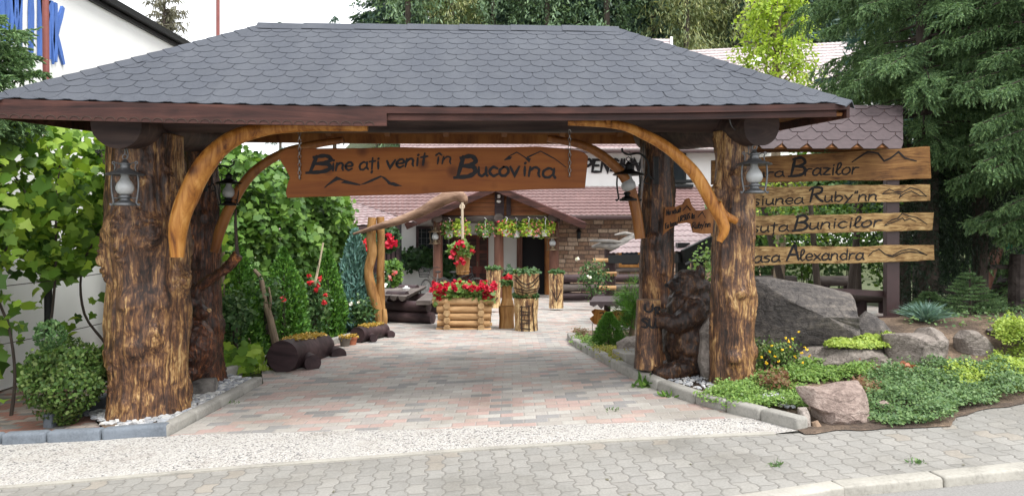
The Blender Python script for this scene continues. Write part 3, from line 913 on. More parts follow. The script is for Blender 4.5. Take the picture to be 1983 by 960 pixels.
# roof planes -------------------------------------------------------
UE, UR, VF, VB, ZR = 3.72, 1.95, -1.85, 1.55, 3.9
def z_front(u): return 2.80 - .055 * (1 - min(1, (u / UE) ** 2))
def z_back(u): return 2.98 - .02 * (1 - min(1, (u / UE) ** 2))
def zl(v):
    return 2.80 + .18 * (v - VF) / (VB - VF)
def front(u, s):   # u along the eave, s 0 eave .. 1 ridge
    return gl(u, VF * (1 - s), z_front(u) * (1 - s) + ZR * s)
def back(u, s):
    return gl(u, VB * (1 - s), z_back(u) * (1 - s) + ZR * s)
def sidep(sg):
    def f(v, s):
        return gl(sg * (UE + (UR - UE) * s), v * (1 - s) , zl(v) * (1 - s) + ZR * s) if True else None
    return f
def shingle_slope(mb, pf, lim, length, tabw, expo, flip=False):
    """pf(t, s) point; lim(s)->(lo,hi) range of t"""
    rows = int(length / expo) + 1
    ds = 1.0 / (length / expo)
    for r_ in range(-1, rows):
        s0 = max(0.0, r_ * ds) if r_ >= 0 else 0.0
        lo, hi = lim(max(0, s0))
        sag = .10 if r_ >= 0 else .06
        k0 = int(lo / tabw) - 2; k1 = int(hi / tabw) + 2
        for k in range(k0, k1 + 1):
            t0 = (k + (r_ % 2) * .5) * tabw + rnd.uniform(-.003, .003)
            w2 = tabw * .5 - .003
            jl = rnd.uniform(0, .0015)
            js = rnd.uniform(-.008, .008) * ds
            outl = []
            for q in range(9):
                a = math.pi * q / 8
                tt = t0 - w2 * math.cos(a)
                ss = s0 + js + ds * (.52 - .52 * math.sin(a) ** .8) - (.1 * ds if r_ >= 0 else -.05 * ds)
                outl.append((tt, ss, .009 + jl))
            top = min(1.0, s0 + ds * 2.05)
            outl.append((t0 + w2, top, .001)); outl.append((t0 - w2, top, .001))
            pts = []
            ok = False
            for (tt, ss, h) in outl:
                ss = max(-.02, min(1.0, ss))
                l2, h2 = lim(max(0, ss))
                if l2 < tt < h2: ok = True
                tt = min(max(tt, l2), h2)
                pts.append((tt, ss, h))
            if not ok: continue
            P3 = []
            for tt, ss, h in pts:
                p = pf(tt, ss)
                e = 1e-3
                n1 = (pf(tt + e, ss) - p).cross(pf(tt, ss + e) - p)
                if n1.z < 0: n1 = -n1
                n1.normalize()
                P3.append((p + n1 * (h + .004), n1))
            nn = len(P3)
            vs = [p for p, _ in P3] + [p - n1 * .008 for p, n1 in P3[:9]]
            fs = [tuple(range(nn)) if not flip else tuple(range(nn - 1, -1, -1))]
            for q in range(8):
                fs.append((q, nn + q, nn + q + 1, q + 1) if not flip else (q, q + 1, nn + q + 1, nn + q))
            mb.add(vs, fs)
mb = MB()
L = math.hypot(-VF, ZR - 2.8)
shingle_slope(mb, front, lambda s: (-(UE + (UR - UE) * s), UE + (UR - UE) * s), L, .212, .162)
Lb = math.hypot(VB, ZR - 2.98)
shingle_slope(mb, back, lambda s: (-(UE + (UR - UE) * s), UE + (UR - UE) * s), Lb, .212, .162, True)
for sg in (-1, 1):
    def pf(v, s, sg=sg):
        # v is the true depth coordinate; eave z depends on depth
        vv = v / max(1e-4, (1 - s)) if s < .999 else 0
        vv = min(max(vv, VF), VB)
        return gl(sg * (UE + (UR - UE) * s), v, zl(vv) * (1 - s) + ZR * s)
    shingle_slope(mb, pf, lambda s: (VF * (1 - s), VB * (1 - s)), 2.05, .212, .162, sg < 0)
roof = mb.build('roof', M['shingle'], gate)

# caps on hips and ridge
mb = MB()
def cap(a, b, n1, n2, wd, n):
    """overlapping bent plates along a->b; n1,n2 directions down each slope"""
    a = Vector(a); b = Vector(b); d = (b - a).normalized()
    for i in range(n):
        p0 = a.lerp(b, i / n - (.0 if i == 0 else .12 / n)); p1 = a.lerp(b, (i + 1) / n)
        up = EZ
        h0 = .02 + rnd.uniform(0, .003); h1 = .012
        A = [p0 + n1 * wd + up * (h0 - .012), p0 + up * (h0 + .012), p0 + n2 * wd + up * (h0 - .012)]
        B = [p1 + n1 * wd + up * (h1 - .012), p1 + up * (h1 + .012), p1 + n2 * wd + up * (h1 - .012)]
        lo = [q - up * .014 for q in A]
        mb.add(A + B + lo, [(0, 1, 4, 3), (1, 2, 5, 4), (6, 7, 1, 0), (7, 8, 2, 1)])
for sg in (-1, 1):
    for vv, zz, vd in ((VF, 2.80, -1), (VB, 2.98, 1)):
        a = gl(sg * UE, vv, zz); b = gl(sg * UR, 0, ZR)
        hip = (b - a)
        # directions lying in the two slopes, square to the hip
        fs_n = E1.cross(gl(0, 0, ZR) - gl(0, vv, zz)).normalized()
        if fs_n.z < 0: fs_n = -fs_n
        ss_n = E2.cross(gl(sg * UR, 0, ZR) - gl(sg * UE, 0, (2.8 + 2.98) / 2)).normalized()
        if ss_n.z < 0: ss_n = -ss_n
        n1 = fs_n.cross(hip).normalized()
        if n1.dot(E1 * -sg) < 0: n1 = -n1
        n2 = ss_n.cross(hip).normalized()
        if n2.dot(E2 * -vd) < 0: n2 = -n2
        cap(a - hip * .012, b, n1, n2, .115, 17)
n1 = (gl(0, VF, 2.8) - gl(0, 0, ZR)).normalized(); n2 = (gl(0, VB, 2.98) - gl(0, 0, ZR)).normalized()
cap(gl(-UR - .04, 0, ZR + .012), gl(UR + .04, 0, ZR + .012), n1, n2, .125, 7)
mb.build('ridge_cap', M['shingle'], roof)

# boarded underside
mb = MB()
def slab(pts, th=.03, dn=.025):
    pts = [Vector(p) - EZ * dn for p in pts]
    n_ = (pts[1] - pts[0]).cross(pts[2] - pts[0]).normalized()
    if n_.z < 0: n_ = -n_; pts = pts[::-1]
    mb.plate(pts, n_, th)
ue = UE - .04
slab([gl(-ue, VF + .03, 2.80 - .055), gl(ue, VF + .03, 2.80 - .055), gl(UR, 0, ZR), gl(-UR, 0, ZR)], dn=.03)
slab([gl(-ue, VB - .03, 2.98 - .02), gl(ue, VB - .03, 2.98 - .02), gl(UR, 0, ZR), gl(-UR, 0, ZR)], dn=.03)
for sg in (-1, 1):
    slab([gl(sg * ue, VF + .03, 2.80), gl(sg * ue, VB - .03, 2.98), gl(sg * UR, 0, ZR)], dn=.03)
mb.build('soffit', M['soffit'], gate)
for u in np.arange(-3.0, 3.01, .75):
    ss = 1 - max(0, abs(u) - UR) / (UE - UR)
    for pf in (front, back):
        a = pf(u, .06) - EZ * .11; b = pf(u, min(1, ss) * .97) - EZ * .11
        mb = MB(); mb.bar(a, b, .07, .1); mb.build('rafter', M['soffit'], gate)
# fascia boards
def fascia(pts, ht, name, off=0.0, drop=0.0):
    mb = MB()
    n = len(pts) - 1
    for i in range(n):
        a, b = pts[i], pts[i + 1]
        d = (b - a); d2 = Vector((d.y, -d.x, 0)).normalized()
        A = [a - EZ * drop, b - EZ * drop, b - EZ * (drop + ht), a - EZ * (drop + ht)]
        mb.plate([p + d2 * off for p in A], d2, .028)
    return mb.build(name, M['fascia'], gate, angle=30)
fp = lambda u: gl(u, VF, z_front(u)) - EZ * .005
o = fascia([fp(u) for u in np.linspace(-UE + .02, -.35, 12)], .165, 'fascia_board', .02); o['label'] = 'deeper eave board with a carved scallop line'
o = fascia([fp(u) for u in np.linspace(-.35, UE - .02, 14)], .055, 'fascia_board', .02); o['label'] = 'narrow front eave board on the right half'
o = fascia([fp(u) for u in np.linspace(-.35, UE - .1, 14)], .11, 'fascia_board', -.02)
o = fascia([gl(u, VB, z_back(u)) for u in np.linspace(UE - .02, -UE + .02, 12)], .175, 'fascia_board', .02); o['label'] = 'lighter brown rear eave board'; o.data.materials.clear(); o.data.materials.append(M['brace_far'])
fascia([gl(-UE, v, zl(v)) for v in np.linspace(VB, VF, 6)], .165, 'fascia_board', .01)
fascia([gl(UE, v, zl(v)) for v in np.linspace(VF, VB, 6)], .13, 'fascia_board', .01)
mb = MB()
for u in np.arange(-UE + .12, -.45, .1):
    c = fp(u) - EZ * .158 + E2 * -.022
    mb.tube([c + E1 * (.042 * math.cos(a)) + EZ * (.03 * math.sin(a)) for a in np.linspace(0, math.pi, 9)], .0035, 5)
mb.build('carved_trim', M['carve_dark'], gate)

# curved braces
def brace(name, pix, d, rads, mat, seed, label=None, fork=None, dd=None):
    pts = catmull([P(x, y, d + (dd[i] if dd else 0)) for i, (x, y) in enumerate(pix)], 7)
    mb = MB(); mb.tube(pts, rads, 20, True, .09, seed)
    if fork:
        f2 = catmull([P(x, y, d + z) for (x, y, z) in fork[0]], 5)
        mb.tube(f2, fork[1], 16, True, .1, seed + 3)
    o = mb.build(name, mat, gate, angle=55)
    if label: o['label'] = label
dfr = 7.42
brace('brace', [(343, 498), (345, 440), (362, 385), (398, 318), (445, 272), (510, 251), (600, 244), (712, 246)], dfr,
      [.062, .088, .1, .092, .082, .066, .058, .042], M['brace'], 3, 'broad amber curved brace on the left front', dd=[-.02, -.02, 0, 0, .05, .1, .12, .14])
brace('brace', [(1393, 468), (1402, 440), (1380, 395), (1348, 340), (1300, 292), (1250, 262), (1195, 242), (1100, 237)], dfr + .05,
      [.03, .055, .062, .06, .056, .05, .042, .03], M['brace'], 5, 'amber forked branch brace on the right front', ([(1388, 395, 0), (1402, 415, .02), (1426, 428, .05)], [.05, .042, .035]))
mb = MB(); p = P(1178, 232, dfr); mb.box(p, (.045, .03, .11), bev=.004); mb.build('peg', M['brace'], gate)
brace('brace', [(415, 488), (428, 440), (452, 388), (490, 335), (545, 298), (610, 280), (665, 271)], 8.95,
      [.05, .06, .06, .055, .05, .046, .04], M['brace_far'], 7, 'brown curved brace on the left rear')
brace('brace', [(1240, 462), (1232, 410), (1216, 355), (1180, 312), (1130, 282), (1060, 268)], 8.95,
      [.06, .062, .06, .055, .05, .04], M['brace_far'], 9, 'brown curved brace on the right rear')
mb = MB()
mb.tube(catmull([P(1394, 222, 7.5), P(1410, 224, 7.45), P(1415, 240, 7.45), P(1422, 250, 7.5), P(1432, 253, 7.55)], 4), .006, 6)
mb.tube(catmull([P(1449, 262, 7.6), P(1449, 300, 7.55)], 4), .006, 6)
mb.build('cable', M['lantern'], gate)
# ------------------------------------------------------------------ hand lettering
GL = {
 'a': (.95, [('s', [(.72, .82), (.42, 1), (.08, .62), (.12, .1), (.45, .02), (.74, .42)]), ('l', [(.76, 1), (.74, .3), (.9, 0)])]),
 'b': (.9, [('l', [(.1, 1.6), (.1, .02)]), ('s', [(.1, .5), (.4, .95), (.78, .6), (.5, .0), (.1, .12)])]),
 'c': (.85, [('s', [(.72, .82), (.38, 1), (.06, .5), (.36, 0), (.74, .18)])]),
 'd': (.95, [('l', [(.78, 1.6), (.78, 0)]), ('s', [(.76, .7), (.45, .98), (.08, .5), (.4, 0), (.76, .25)])]),
 'e': (.85, [('s', [(.1, .5), (.7, .56), (.6, .95), (.3, .98), (.05, .5), (.35, 0), (.72, .16)])]),
 'i': (.42, [('l', [(.16, .98), (.2, 0)]), ('l', [(.14, 1.3), (.2, 1.42)])]),
 'î': (.6, [('l', [(.26, .95), (.28, 0)]), ('l', [(.0, 1.2), (.26, 1.5), (.52, 1.2)])]),
 'l': (.6, [('s', [(.0, .3), (.4, 1.1), (.42, 1.6), (.16, 1.5), (.12, .4), (.3, 0), (.55, .15)])]),
 'n': (.92, [('l', [(.1, 1), (.06, 0)]), ('s', [(.08, .5), (.38, .98), (.68, .8), (.68, .3), (.78, 0)])]),
 'm': (1.3, [('l', [(.1, 1), (.06, 0)]), ('s', [(.08, .5), (.3, .98), (.52, .8), (.54, 0)]), ('s', [(.56, .5), (.8, .98), (1.02, .8), (1.08, 0)])]),
 'o': (.92, [('s', [(.4, 1), (.06, .6), (.14, .1), (.5, .02), (.78, .45), (.66, .92), (.36, .99)])]),
 'r': (.75, [('l', [(.1, 1), (.1, 0)]), ('s', [(.1, .5), (.3, .9), (.66, .92)])]),
 's': (.78, [('s', [(.66, .88), (.36, 1), (.1, .76), (.56, .4), (.5, .06), (.05, .08)])]),
 't': (.72, [('l', [(.32, 1.5), (.3, 0)]), ('l', [(.02, 1.02), (.62, 1.08)])]),
 'ț': (.72, [('l', [(.32, 1.5), (.3, 0)]), ('l', [(.02, 1.02), (.62, 1.08)]), ('l', [(.34, -.22), (.28, -.5)])]),
 'ă': (.95, [('s', [(.72, .82), (.42, 1), (.08, .62), (.12, .1), (.45, .02), (.74, .42)]), ('l', [(.76, 1), (.74, .3), (.9, 0)]), ('s', [(.2, 1.45), (.42, 1.25), (.64, 1.45)])]),
 'u': (.92, [('s', [(.1, 1), (.1, .25), (.36, 0), (.66, .35)]), ('l', [(.7, 1), (.7, .2), (.82, 0)])]),
 'v': (.86, [('l', [(.02, 1), (.36, .02), (.76, 1.02)])]),
 'x': (.85, [('l', [(.05, 1), (.75, 0)]), ('l', [(.72, 1), (.05, 0)])]),
 'y': (.88, [('l', [(.05, 1), (.4, .25)]), ('s', [(.76, 1), (.4, .2), (.1, -.5)])]),
 'z': (.85, [('l', [(.06, .96), (.7, .98), (.08, .03), (.78, .05)])]),
 'h': (.9, [('l', [(.1, 1.6), (.08, 0)]), ('s', [(.1, .5), (.4, .98), (.68, .75), (.7, 0)])]),
 "'": (.3, [('l', [(.14, 1.6), (.08, 1.25)])]),
 '"': (.42, [('l', [(.14, 1.6), (.08, 1.2)]), ('l', [(.32, 1.6), (.26, 1.2)])]),
 ' ': (.6, []),
 'B': (1.15, [('l', [(.2, 1.62), (.06, .0)]), ('s', [(.06, 1.52), (.6, 1.66), (.92, 1.3), (.7, .96), (.2, .86)]), ('s', [(.2, .86), (.8, .8), (1.0, .42), (.7, .06), (-.1, -.04)])]),
 'R': (1.15, [('l', [(.22, 1.6), (.12, .0)]), ('s', [(-.05, 1.35), (.3, 1.7), (.85, 1.55), (.8, 1.05), (.25, .82)]), ('l', [(.4, .82), (.72, .3), (1.05, .0)])]),
 'A': (1.15, [('l', [(.02, .0), (.5, 1.65), (.62, 1.62), (1.0, .0)]), ('l', [(.2, .62), (.88, .6)])]),
 'C': (1.05, [('s', [(.92, 1.35), (.6, 1.65), (.12, 1.1), (.16, .35), (.55, .0), (.95, .3)])]),
 'P': (1.05, [('l', [(.16, 1.6), (.1, 0)]), ('s', [(.0, 1.5), (.6, 1.65), (.9, 1.2), (.6, .8), (.14, .75)])]),
 'G': (1.1, [('s', [(.92, 1.35), (.6, 1.65), (.12, 1.1), (.16, .35), (.55, .0), (.92, .3), (.92, .75)]), ('l', [(.55, .78), (1.0, .76)])]),
 'E': (.95, [('l', [(.82, 1.58), (.1, 1.58), (.1, .0), (.84, .0)]), ('l', [(.1, .82), (.7, .84)])]),
 'N': (1.1, [('l', [(.1, 0), (.12, 1.6), (.86, .02), (.88, 1.62)])]),
 'S': (.95, [('s', [(.8, 1.38), (.45, 1.62), (.12, 1.25), (.72, .7), (.66, .1), (.06, .16)])]),
 'I': (.4, [('l', [(.18, 1.6), (.18, 0)])]),
 'U': (1.05, [('s', [(.1, 1.6), (.12, .4), (.5, .0), (.86, .4), (.9, 1.6)])]),
 'M': (1.3, [('l', [(.08, 0), (.14, 1.6), (.6, .5), (1.05, 1.6), (1.12, 0)])]),
 'V': (1.05, [('l', [(.04, 1.6), (.48, .0), (.95, 1.6)])]),
 'K': (1.05, [('l', [(.1, 1.6), (.1, 0)]), ('l', [(.85, 1.6), (.12, .75), (.92, 0)])]),
}
_rib = [0]
def ribbon(mb, pts, wd, to3, up=0.003, th=.003, taper=.65, nrm=None):
    """pts 2d (plane units) -> flat raised stroke; to3(u,v,h)"""
    n = len(pts)
    if n < 2: return
    _rib[0] = (_rib[0] + 1) % 9
    h = up + .0005 * _rib[0]
    L = []; Rr = []
    for i in range(n):
        a = Vector(pts[max(0, i - 1)]); b = Vector(pts[min(n - 1, i + 1)])
        d = (b - a)
        if d.length < 1e-9: d = Vector((1, 0))
        d.normalize(); nn = Vector((-d.y, d.x))
        k = 1.0
        e = min(i, n - 1 - i) / max(1, n - 1)
        w_ = wd * .5 * (taper + (1 - taper) * min(1, e * 6)) * (1 + .12 * math.sin(i * 1.7 + _rib[0]))
        # mitre
        if 0 < i < n - 1:
            d1 = (Vector(pts[i]) - Vector(pts[i - 1])).normalized()
            c = max(.55, abs(d1.dot(d)))
            w_ = w_ / c
        p = Vector(pts[i])
        L.append(p + nn * w_); Rr.append(p - nn * w_)
    ext = wd * .3
    for arr in (L, Rr):
        d = (Vector(pts[0]) - Vector(pts[1])).normalized(); arr[0] = arr[0] + d * ext
        d = (Vector(pts[-1]) - Vector(pts[-2])).normalized(); arr[-1] = arr[-1] + d * ext
    vs = [to3(p.x, p.y, h) for p in L] + [to3(p.x, p.y, h) for p in Rr] + [to3(p.x, p.y, h - th - .006) for p in L] + [to3(p.x, p.y, h - th - .006) for p in Rr]
    fs = []
    for i in range(n - 1):
        fs.append((i, n + i, n + i + 1, i + 1))
        fs.append((i, i + 1, 2 * n + i + 1, 2 * n + i))
        fs.append((n + i, 3 * n + i, 3 * n + i + 1, n + i + 1))
    fs.append((0, 2 * n, 3 * n, n)); fs.append((n - 1, 2 * n - 1, 4 * n - 1, 3 * n - 1))
    mb.add(vs, fs)

def sm2(pts, n=5):
    q = catmull([Vector((p[0], p[1], 0)) for p in pts], n)
    return [(p.x, p.y) for p in q]
def dens(pts, n=3):
    out = []
    for a, b in zip(pts, pts[1:]):
        for i in range(n): out.append((a[0] + (b[0] - a[0]) * i / n, a[1] + (b[1] - a[1]) * i / n))
    out.append(pts[-1]); return out

def letter(mb, text, x0, x1, yb0, yb1, xh, wd, to3, slant=.0):
    """text between x0..x1 in plane units (x right, y DOWN like the photo), baseline yb0->yb1, x-height xh"""
    adv = sum(GL[c][0] for c in text)
    k = (x1 - x0) / adv
    x = 0.0
    for c in text:
        a, st = GL[c]
        for kind, pts in st:
            q = sm2(pts) if kind == 's' else dens(pts)
            o = []
            for (u, v) in q:
                X = x0 + (x + u + slant * v) * k
                f = (X - x0) / (x1 - x0)
                o.append((X, yb0 + (yb1 - yb0) * f - v * xh))
            ribbon(mb, o, wd, to3)
        x += a

def plane_px(d, th=0.0, slope=0.0):
    """photo pixel coordinates -> point on an upright plane about depth d"""
    def f(px, py, h):
        X = (px - CX) / F * d
        return Vector((X, d - h, EYE - (py - HY) / F * d))
    return f

def board(name, outl, d, th, mat, parent, label=None):
    pl = plane_px(d)
    pts = [pl(x, y, 0) for x, y in outl]
    mb = MB(); mb.plate(pts, (0, -1, 0), th)
    o = mb.build(name, mat, parent)
    bm = bmesh.new(); bm.from_mesh(o.data)
    ed = [e for e in bm.edges if len(e.link_faces) == 2 and e.calc_face_angle(0) > 1.0 and any(len(f.verts) > 4 for f in e.link_faces)]
    bmesh.ops.bevel(bm, geom=ed, offset=.006, segments=2, affect='EDGES')
    bm.to_mesh(o.data); bm.free()
    if label: o['label'] = label
    return o

# hanging welcome sign ------------------------------------------------
DS = 7.62
ws = thing('welcome_sign', P(840, 290, DS), 'long orange wooden welcome board with black lettering hanging on chains under the gate beam', 'sign')
ol = [(541, 300), (546, 293), (556, 288), (640, 287), (700, 287), (762, 284.5), (830, 286), (900, 285), (985, 285), (1040, 283.5), (1085, 287), (1120, 291), (1133, 297), (1139, 303), (1136, 335), (1133, 364), (1050, 366), (960, 370), (880, 371), (800, 376), (720, 378), (660, 380), (600, 381), (556, 383), (553, 374), (556, 358), (561, 344), (552, 325), (543, 312)]
brd = board('board', ol, DS, .05, M['sign'], ws)
S3 = plane_px(DS)
mb = MB()
letter(mb, 'B', 598, 644, 334, 333, 19, 7.5, S3, .12)
letter(mb, 'ine', 641, 684, 331, 329, 14.5, 4.2, S3, .08)
letter(mb, 'ați', 695, 737, 329, 327, 14.5, 4.0, S3, .04)
letter(mb, 'venit', 747, 828, 327, 319, 15, 4.4, S3, .1)
letter(mb, 'în', 841, 876, 318, 317, 14, 3.4, S3, .1)
letter(mb, 'B', 884, 924, 343, 342, 24, 8.5, S3, .12)
letter(mb, 'ucov', 925, 1008, 341, 340, 17, 5.4, S3, .0)
letter(mb, 'ina', 1010, 1077, 340, 345, 18, 5.0, S3, .06)
mb.build('lettering', M['ink'], brd)
mb = MB()
ribbon(mb, dens([(629, 363), (638, 355), (652, 343), (662, 348), (690, 356), (697, 358.5)], 2), 2.6, S3)
for poly in ([(632, 361), (652, 342), (664, 348), (655, 349), (648, 352), (641, 356)], [(660, 354), (668, 350), (698, 357), (692, 359)], [(697, 358), (720, 347), (737, 340), (745, 343), (757, 353), (778, 360), (766, 361), (752, 357), (748, 351), (739, 343), (722, 351), (706, 357)], [(752, 353), (763, 353), (780, 361), (760, 359)]):
    _rib[0] += 1
    mb.plate([S3(x, y, .004 + .0005 * (_rib[0] % 9)) for x, y in poly], (0, -1, 0), .006)
ribbon(mb, dens([(977, 310), (985, 303), (1001, 295), (1012, 302), (1025, 310), (1021, 305), (1047, 293), (1060, 300), (1075, 308), (1096, 324)], 2), 2.0, S3)
for poly in ([(976, 311), (986, 303), (992, 304), (988, 309)], [(1016, 305), (1028, 307), (1025, 315), (1019, 309)]):
    _rib[0] += 1
    mb.plate([S3(x, y, .004 + .0005 * (_rib[0] % 9)) for x, y in poly], (0, -1, 0), .006)
mb.build('mountain_drawing', M['ink'], brd)
def chain(px0, py0, py1, d, parent, n=12):
    mb = MB()
    a = P(px0, py0, d); b = P(px0, py1, d)
    for i in range(n):
        c = a.lerp(b, (i + .5) / n); L_ = (a - b).length / n
        rot = Matrix.Rotation(R(90 if i % 2 else 10), 3, 'Z') @ Matrix.Scale(1.0, 3)
        m3 = rot @ Matrix.Diagonal((.6, 1, 1)).to_3x3()
        mb.torus(c, L_ * .6, .0055, 'Y', 12, 5, m3)
    c = P(px0, py1, d); mb.ell(c + Vector((0, .01, 0)), (.011, .02, .011), None, 10)
    return mb.build('chain', M['chain'], parent)
chain(580, 254, 346, DS - .02, ws); chain(1103, 252, 341, DS - .02, ws)

# small sign on the right rear post -------------------------------------
D2 = 9.03
ns = thing('notice_board', P(1335, 430, D2), 'small brown pointed wooden board with burnt writing fixed beside the dark right rear post', 'sign')
ol = [(1288, 401), (1310, 400), (1322, 395), (1328, 385), (1335, 383), (1340, 398), (1348, 407), (1360, 407), (1374, 403), (1385, 425), (1380, 452), (1362, 453), (1342, 450), (1337, 433), (1330, 431), (1312, 434), (1298, 443), (1284, 455), (1286, 425)]
b2 = board('board', ol, D2, .03, M['brace_far'], ns)
T3 = plane_px(D2)
mb = MB()
letter(mb, 'Nu vă', 1290, 1309, 417, 413, 6.2, 1.6, T3, .1)
letter(mb, 'uit', 1310, 1319, 413, 410, 6, 1.5, T3, .1)
letter(mb, 'Eu beau', 1288, 1312, 443, 435, 6.2, 1.6, T3, .1)
letter(mb, 'URSUS', 1313, 1336, 431, 423, 6.6, 1.7, T3, .1)
letter(mb, 'la', 1339, 1345, 424, 422, 6, 1.6, T3, .1)
letter(mb, "Ruby'nn", 1340, 1376, 443, 439, 7, 1.7, T3, .1)
ribbon(mb, dens([(1322, 408), (1330, 399), (1337, 407), (1330, 398)], 2), 1.6, T3)
ribbon(mb, dens([(1351, 421), (1360, 410), (1366, 422)], 2), 1.5, T3)
mb.build('lettering', M['ink'], b2)

# direction sign stand on the right ---------------------------------------
D3 = 9.75
st = thing('sign_stand', P(1725, 627, D3), 'roofed sign stand with four wavy carved planks on a dark brown post behind the rockery', 'sign stand')
mb = MB()
a = P(1726, 632, D3 + .12); b = P(1726, 250, D3 + .12)
mb.box(((a.x), a.y, (a.z - .15 + b.z) / 2), (.165, .1, b.z - a.z + .15), bev=.008)
mb.build('post', M['dark_red_metal'], st)
mb = MB()
a = P(1414, 640, D3 + .12); b = P(1414, 280, D3 + .12)
mb.box(((a.x), a.y, (a.z - .15 + b.z) / 2), (.165, .1, b.z - a.z + .15), bev=.008)
mb.build('post', M['dark_red_metal'], st)
mb = MB(); mb.bar(P(1500, 556, D3 + .2), P(1720, 569, D3 + .2), .05, .07); mb.bar(P(1700, 614, D3 + .03), P(1735, 613, D3 + .03), .02, .025)
mb.build('crossbar', M['dark_red_metal'], st)
def plank(tl, tr, br_, bl, seed, name, mat, d, label, amp=4.0):
    n = 40; top = []; bot = []
    for i in range(n + 1):
        s = i / n
        w1 = amp * noise.noise(Vector((s * 5.5, seed * 3.3, 0))) + .3 * amp * noise.noise(Vector((s * 21, seed, 1)))
        w2 = amp * noise.noise(Vector((s * 5.0, seed * 3.3 + 9, 0))) + .3 * amp * noise.noise(Vector((s * 19, seed, 5)))
        top.append((tl[0] + (tr[0] - tl[0]) * s, tl[1] + (tr[1] - tl[1]) * s + w1))
        bot.append((bl[0] + (br_[0] - bl[0]) * s, bl[1] + (br_[1] - bl[1]) * s + w2))
    top[-1] = (top[-1][0] - 2, top[-1][1] + 1)
    return board(name, top + bot[::-1], d, .045, mat, st, label)
pk = [plank((1378, 311), (1803, 283), (1804, 346), (1378, 357), 1, 'plank', M['plank_red'], D3, 'broad reddish top plank', 2.5),
      plank((1378, 366), (1804, 356), (1802, 390), (1378, 405), 2, 'plank', M['plank'], D3 - .005, None),
      plank((1378, 420), (1811, 411), (1806, 446), (1378, 458), 3, 'plank', M['plank'], D3 + .005, None),
      plank((1378, 478), (1811, 475), (1810, 504), (1378, 516), 4, 'plank', M['plank'], D3, None)]
Q = [plane_px(D3), plane_px(D3 - .005), plane_px(D3 + .005), plane_px(D3)]
words = [[('Aura', 1440, 1520, 345, 342, 10.5, 2.8, 0), ('B', 1530, 1562, 341, 340, 21, 5.6, .1), ('razilor', 1557, 1663, 340, 337, 13.5, 3.2, .1)],
         [('Pensiunea', 1398, 1557, 400, 394, 11.5, 2.8, .06), ('R', 1566, 1596, 391, 390, 16.5, 4.4, .08), ('uby"nn', 1595, 1700, 391, 388, 12, 2.8, .06)],
         [('Casuța', 1410, 1528, 452, 447, 11.5, 2.8, .05), ('B', 1537, 1566, 446, 445, 17, 4.8, .1), ('unicilor', 1565, 1708, 444, 438, 12.5, 3, .1)],
         [('Casa', 1438, 1512, 509, 506, 12, 2.9, .05), ('A', 1523, 1550, 504, 503, 17.5, 4.8, .05), ('lexandra', 1548, 1674, 504, 502, 12.5, 2.9, .05)]]
mts = [[[(1650, 314), (1663, 305), (1680, 294), (1700, 297), (1712, 312), (1725, 306), (1740, 294), (1752, 306), (1774, 312)]],
       [[(1709, 375), (1722, 366), (1732, 371), (1748, 372), (1763, 363), (1780, 368), (1795, 381), (1782, 379), (1765, 370), (1752, 374), (1741, 383), (1745, 376), (1728, 374), (1709, 376)]],
       [[(1713, 436), (1726, 426), (1738, 423), (1747, 413), (1760, 418), (1775, 421), (1795, 434)], [(1713, 437), (1735, 428), (1748, 422), (1752, 427), (1762, 423), (1774, 429)]],
       [[(1682, 495), (1690, 487), (1702, 482), (1714, 492), (1728, 495), (1745, 485), (1760, 482), (1775, 484), (1795, 494), (1780, 489), (1760, 487), (1745, 490), (1728, 498), (1716, 493)]]]
for i in range(4):
    mb = MB()
    for (t_, x0, x1, y0, y1, xh, wd, sl) in words[i]:
        letter(mb, t_, x0, x1, y0, y1, xh, wd, Q[i], sl)
    mb.build('lettering', M['ink'], pk[i])
    mb = MB()
    for q in mts[i]: ribbon(mb, dens(q, 2), 3.2 if i == 0 else 1.7, Q[i])
    mb.build('mountain_drawing', M['ink'], pk[i])
# its shingle roof (large hexagonal tabs)
A0 = P(1440, 283, 9.3); A1 = P(1745, 283, 9.3); B0 = P(1470, 205, 10.3); B1 = A1 + (B0 - A0)
mb = MB()
ex, ey = (A1 - A0), (B0 - A0)
nrm_ = ex.cross(ey).normalized()
if nrm_.z < 0: nrm_ = -nrm_
W_, H_ = ex.length, ey.length
eu, ev = ex.normalized(), ey.normalized()
tw, te = .30, .25
nr = int(H_ / te) + 1
for r_ in range(nr):
    for k in range(-1, int(W_ / tw) + 2):
        u0 = (k + .5 * (r_ % 2)) * tw; v0 = r_ * te
        pts = [(u0 - .07, v0 - .1), (u0 + .07, v0 - .1), (u0 + tw / 2 - .004, v0 + .06), (u0 + tw / 2 - .004, v0 + te * 1.4), (u0 - tw / 2 + .004, v0 + te * 1.4), (u0 - tw / 2 + .004, v0 + .06)]
        hs = [.016, .016, .012, 0, 0, .012]
        q = []
        for (u, v), h in zip(pts, hs):
            u = min(max(u, -.02), W_ + .02); v = min(v, H_)
            q.append(A0 + eu * u + ev * v + nrm_ * h)
        if (q[1] - q[0]).length < .02 and (q[3] - q[4]).length < .02: continue
        mb.add(q + [p - nrm_ * .008 for p in q], [(0, 1, 2, 3, 4, 5), (0, 6, 7, 1), (1, 7, 8, 2), (5, 11, 6, 0)])
sr = mb.build('roof', M['tile_grey'], st)
mb = MB()
mb.plate([A0 + nrm_ * -.012, A1 + nrm_ * -.012, B1 + nrm_ * -.012, B0 + nrm_ * -.012], nrm_, .025)
C0 = B0 + Vector((0, .95, -.5)); C1 = B1 + Vector((0, .95, -.5))
mb.plate([B0, B1, C1, C0], (0, .45, .9), .025)
mb.build('roof_boards', M['soffit'], st)

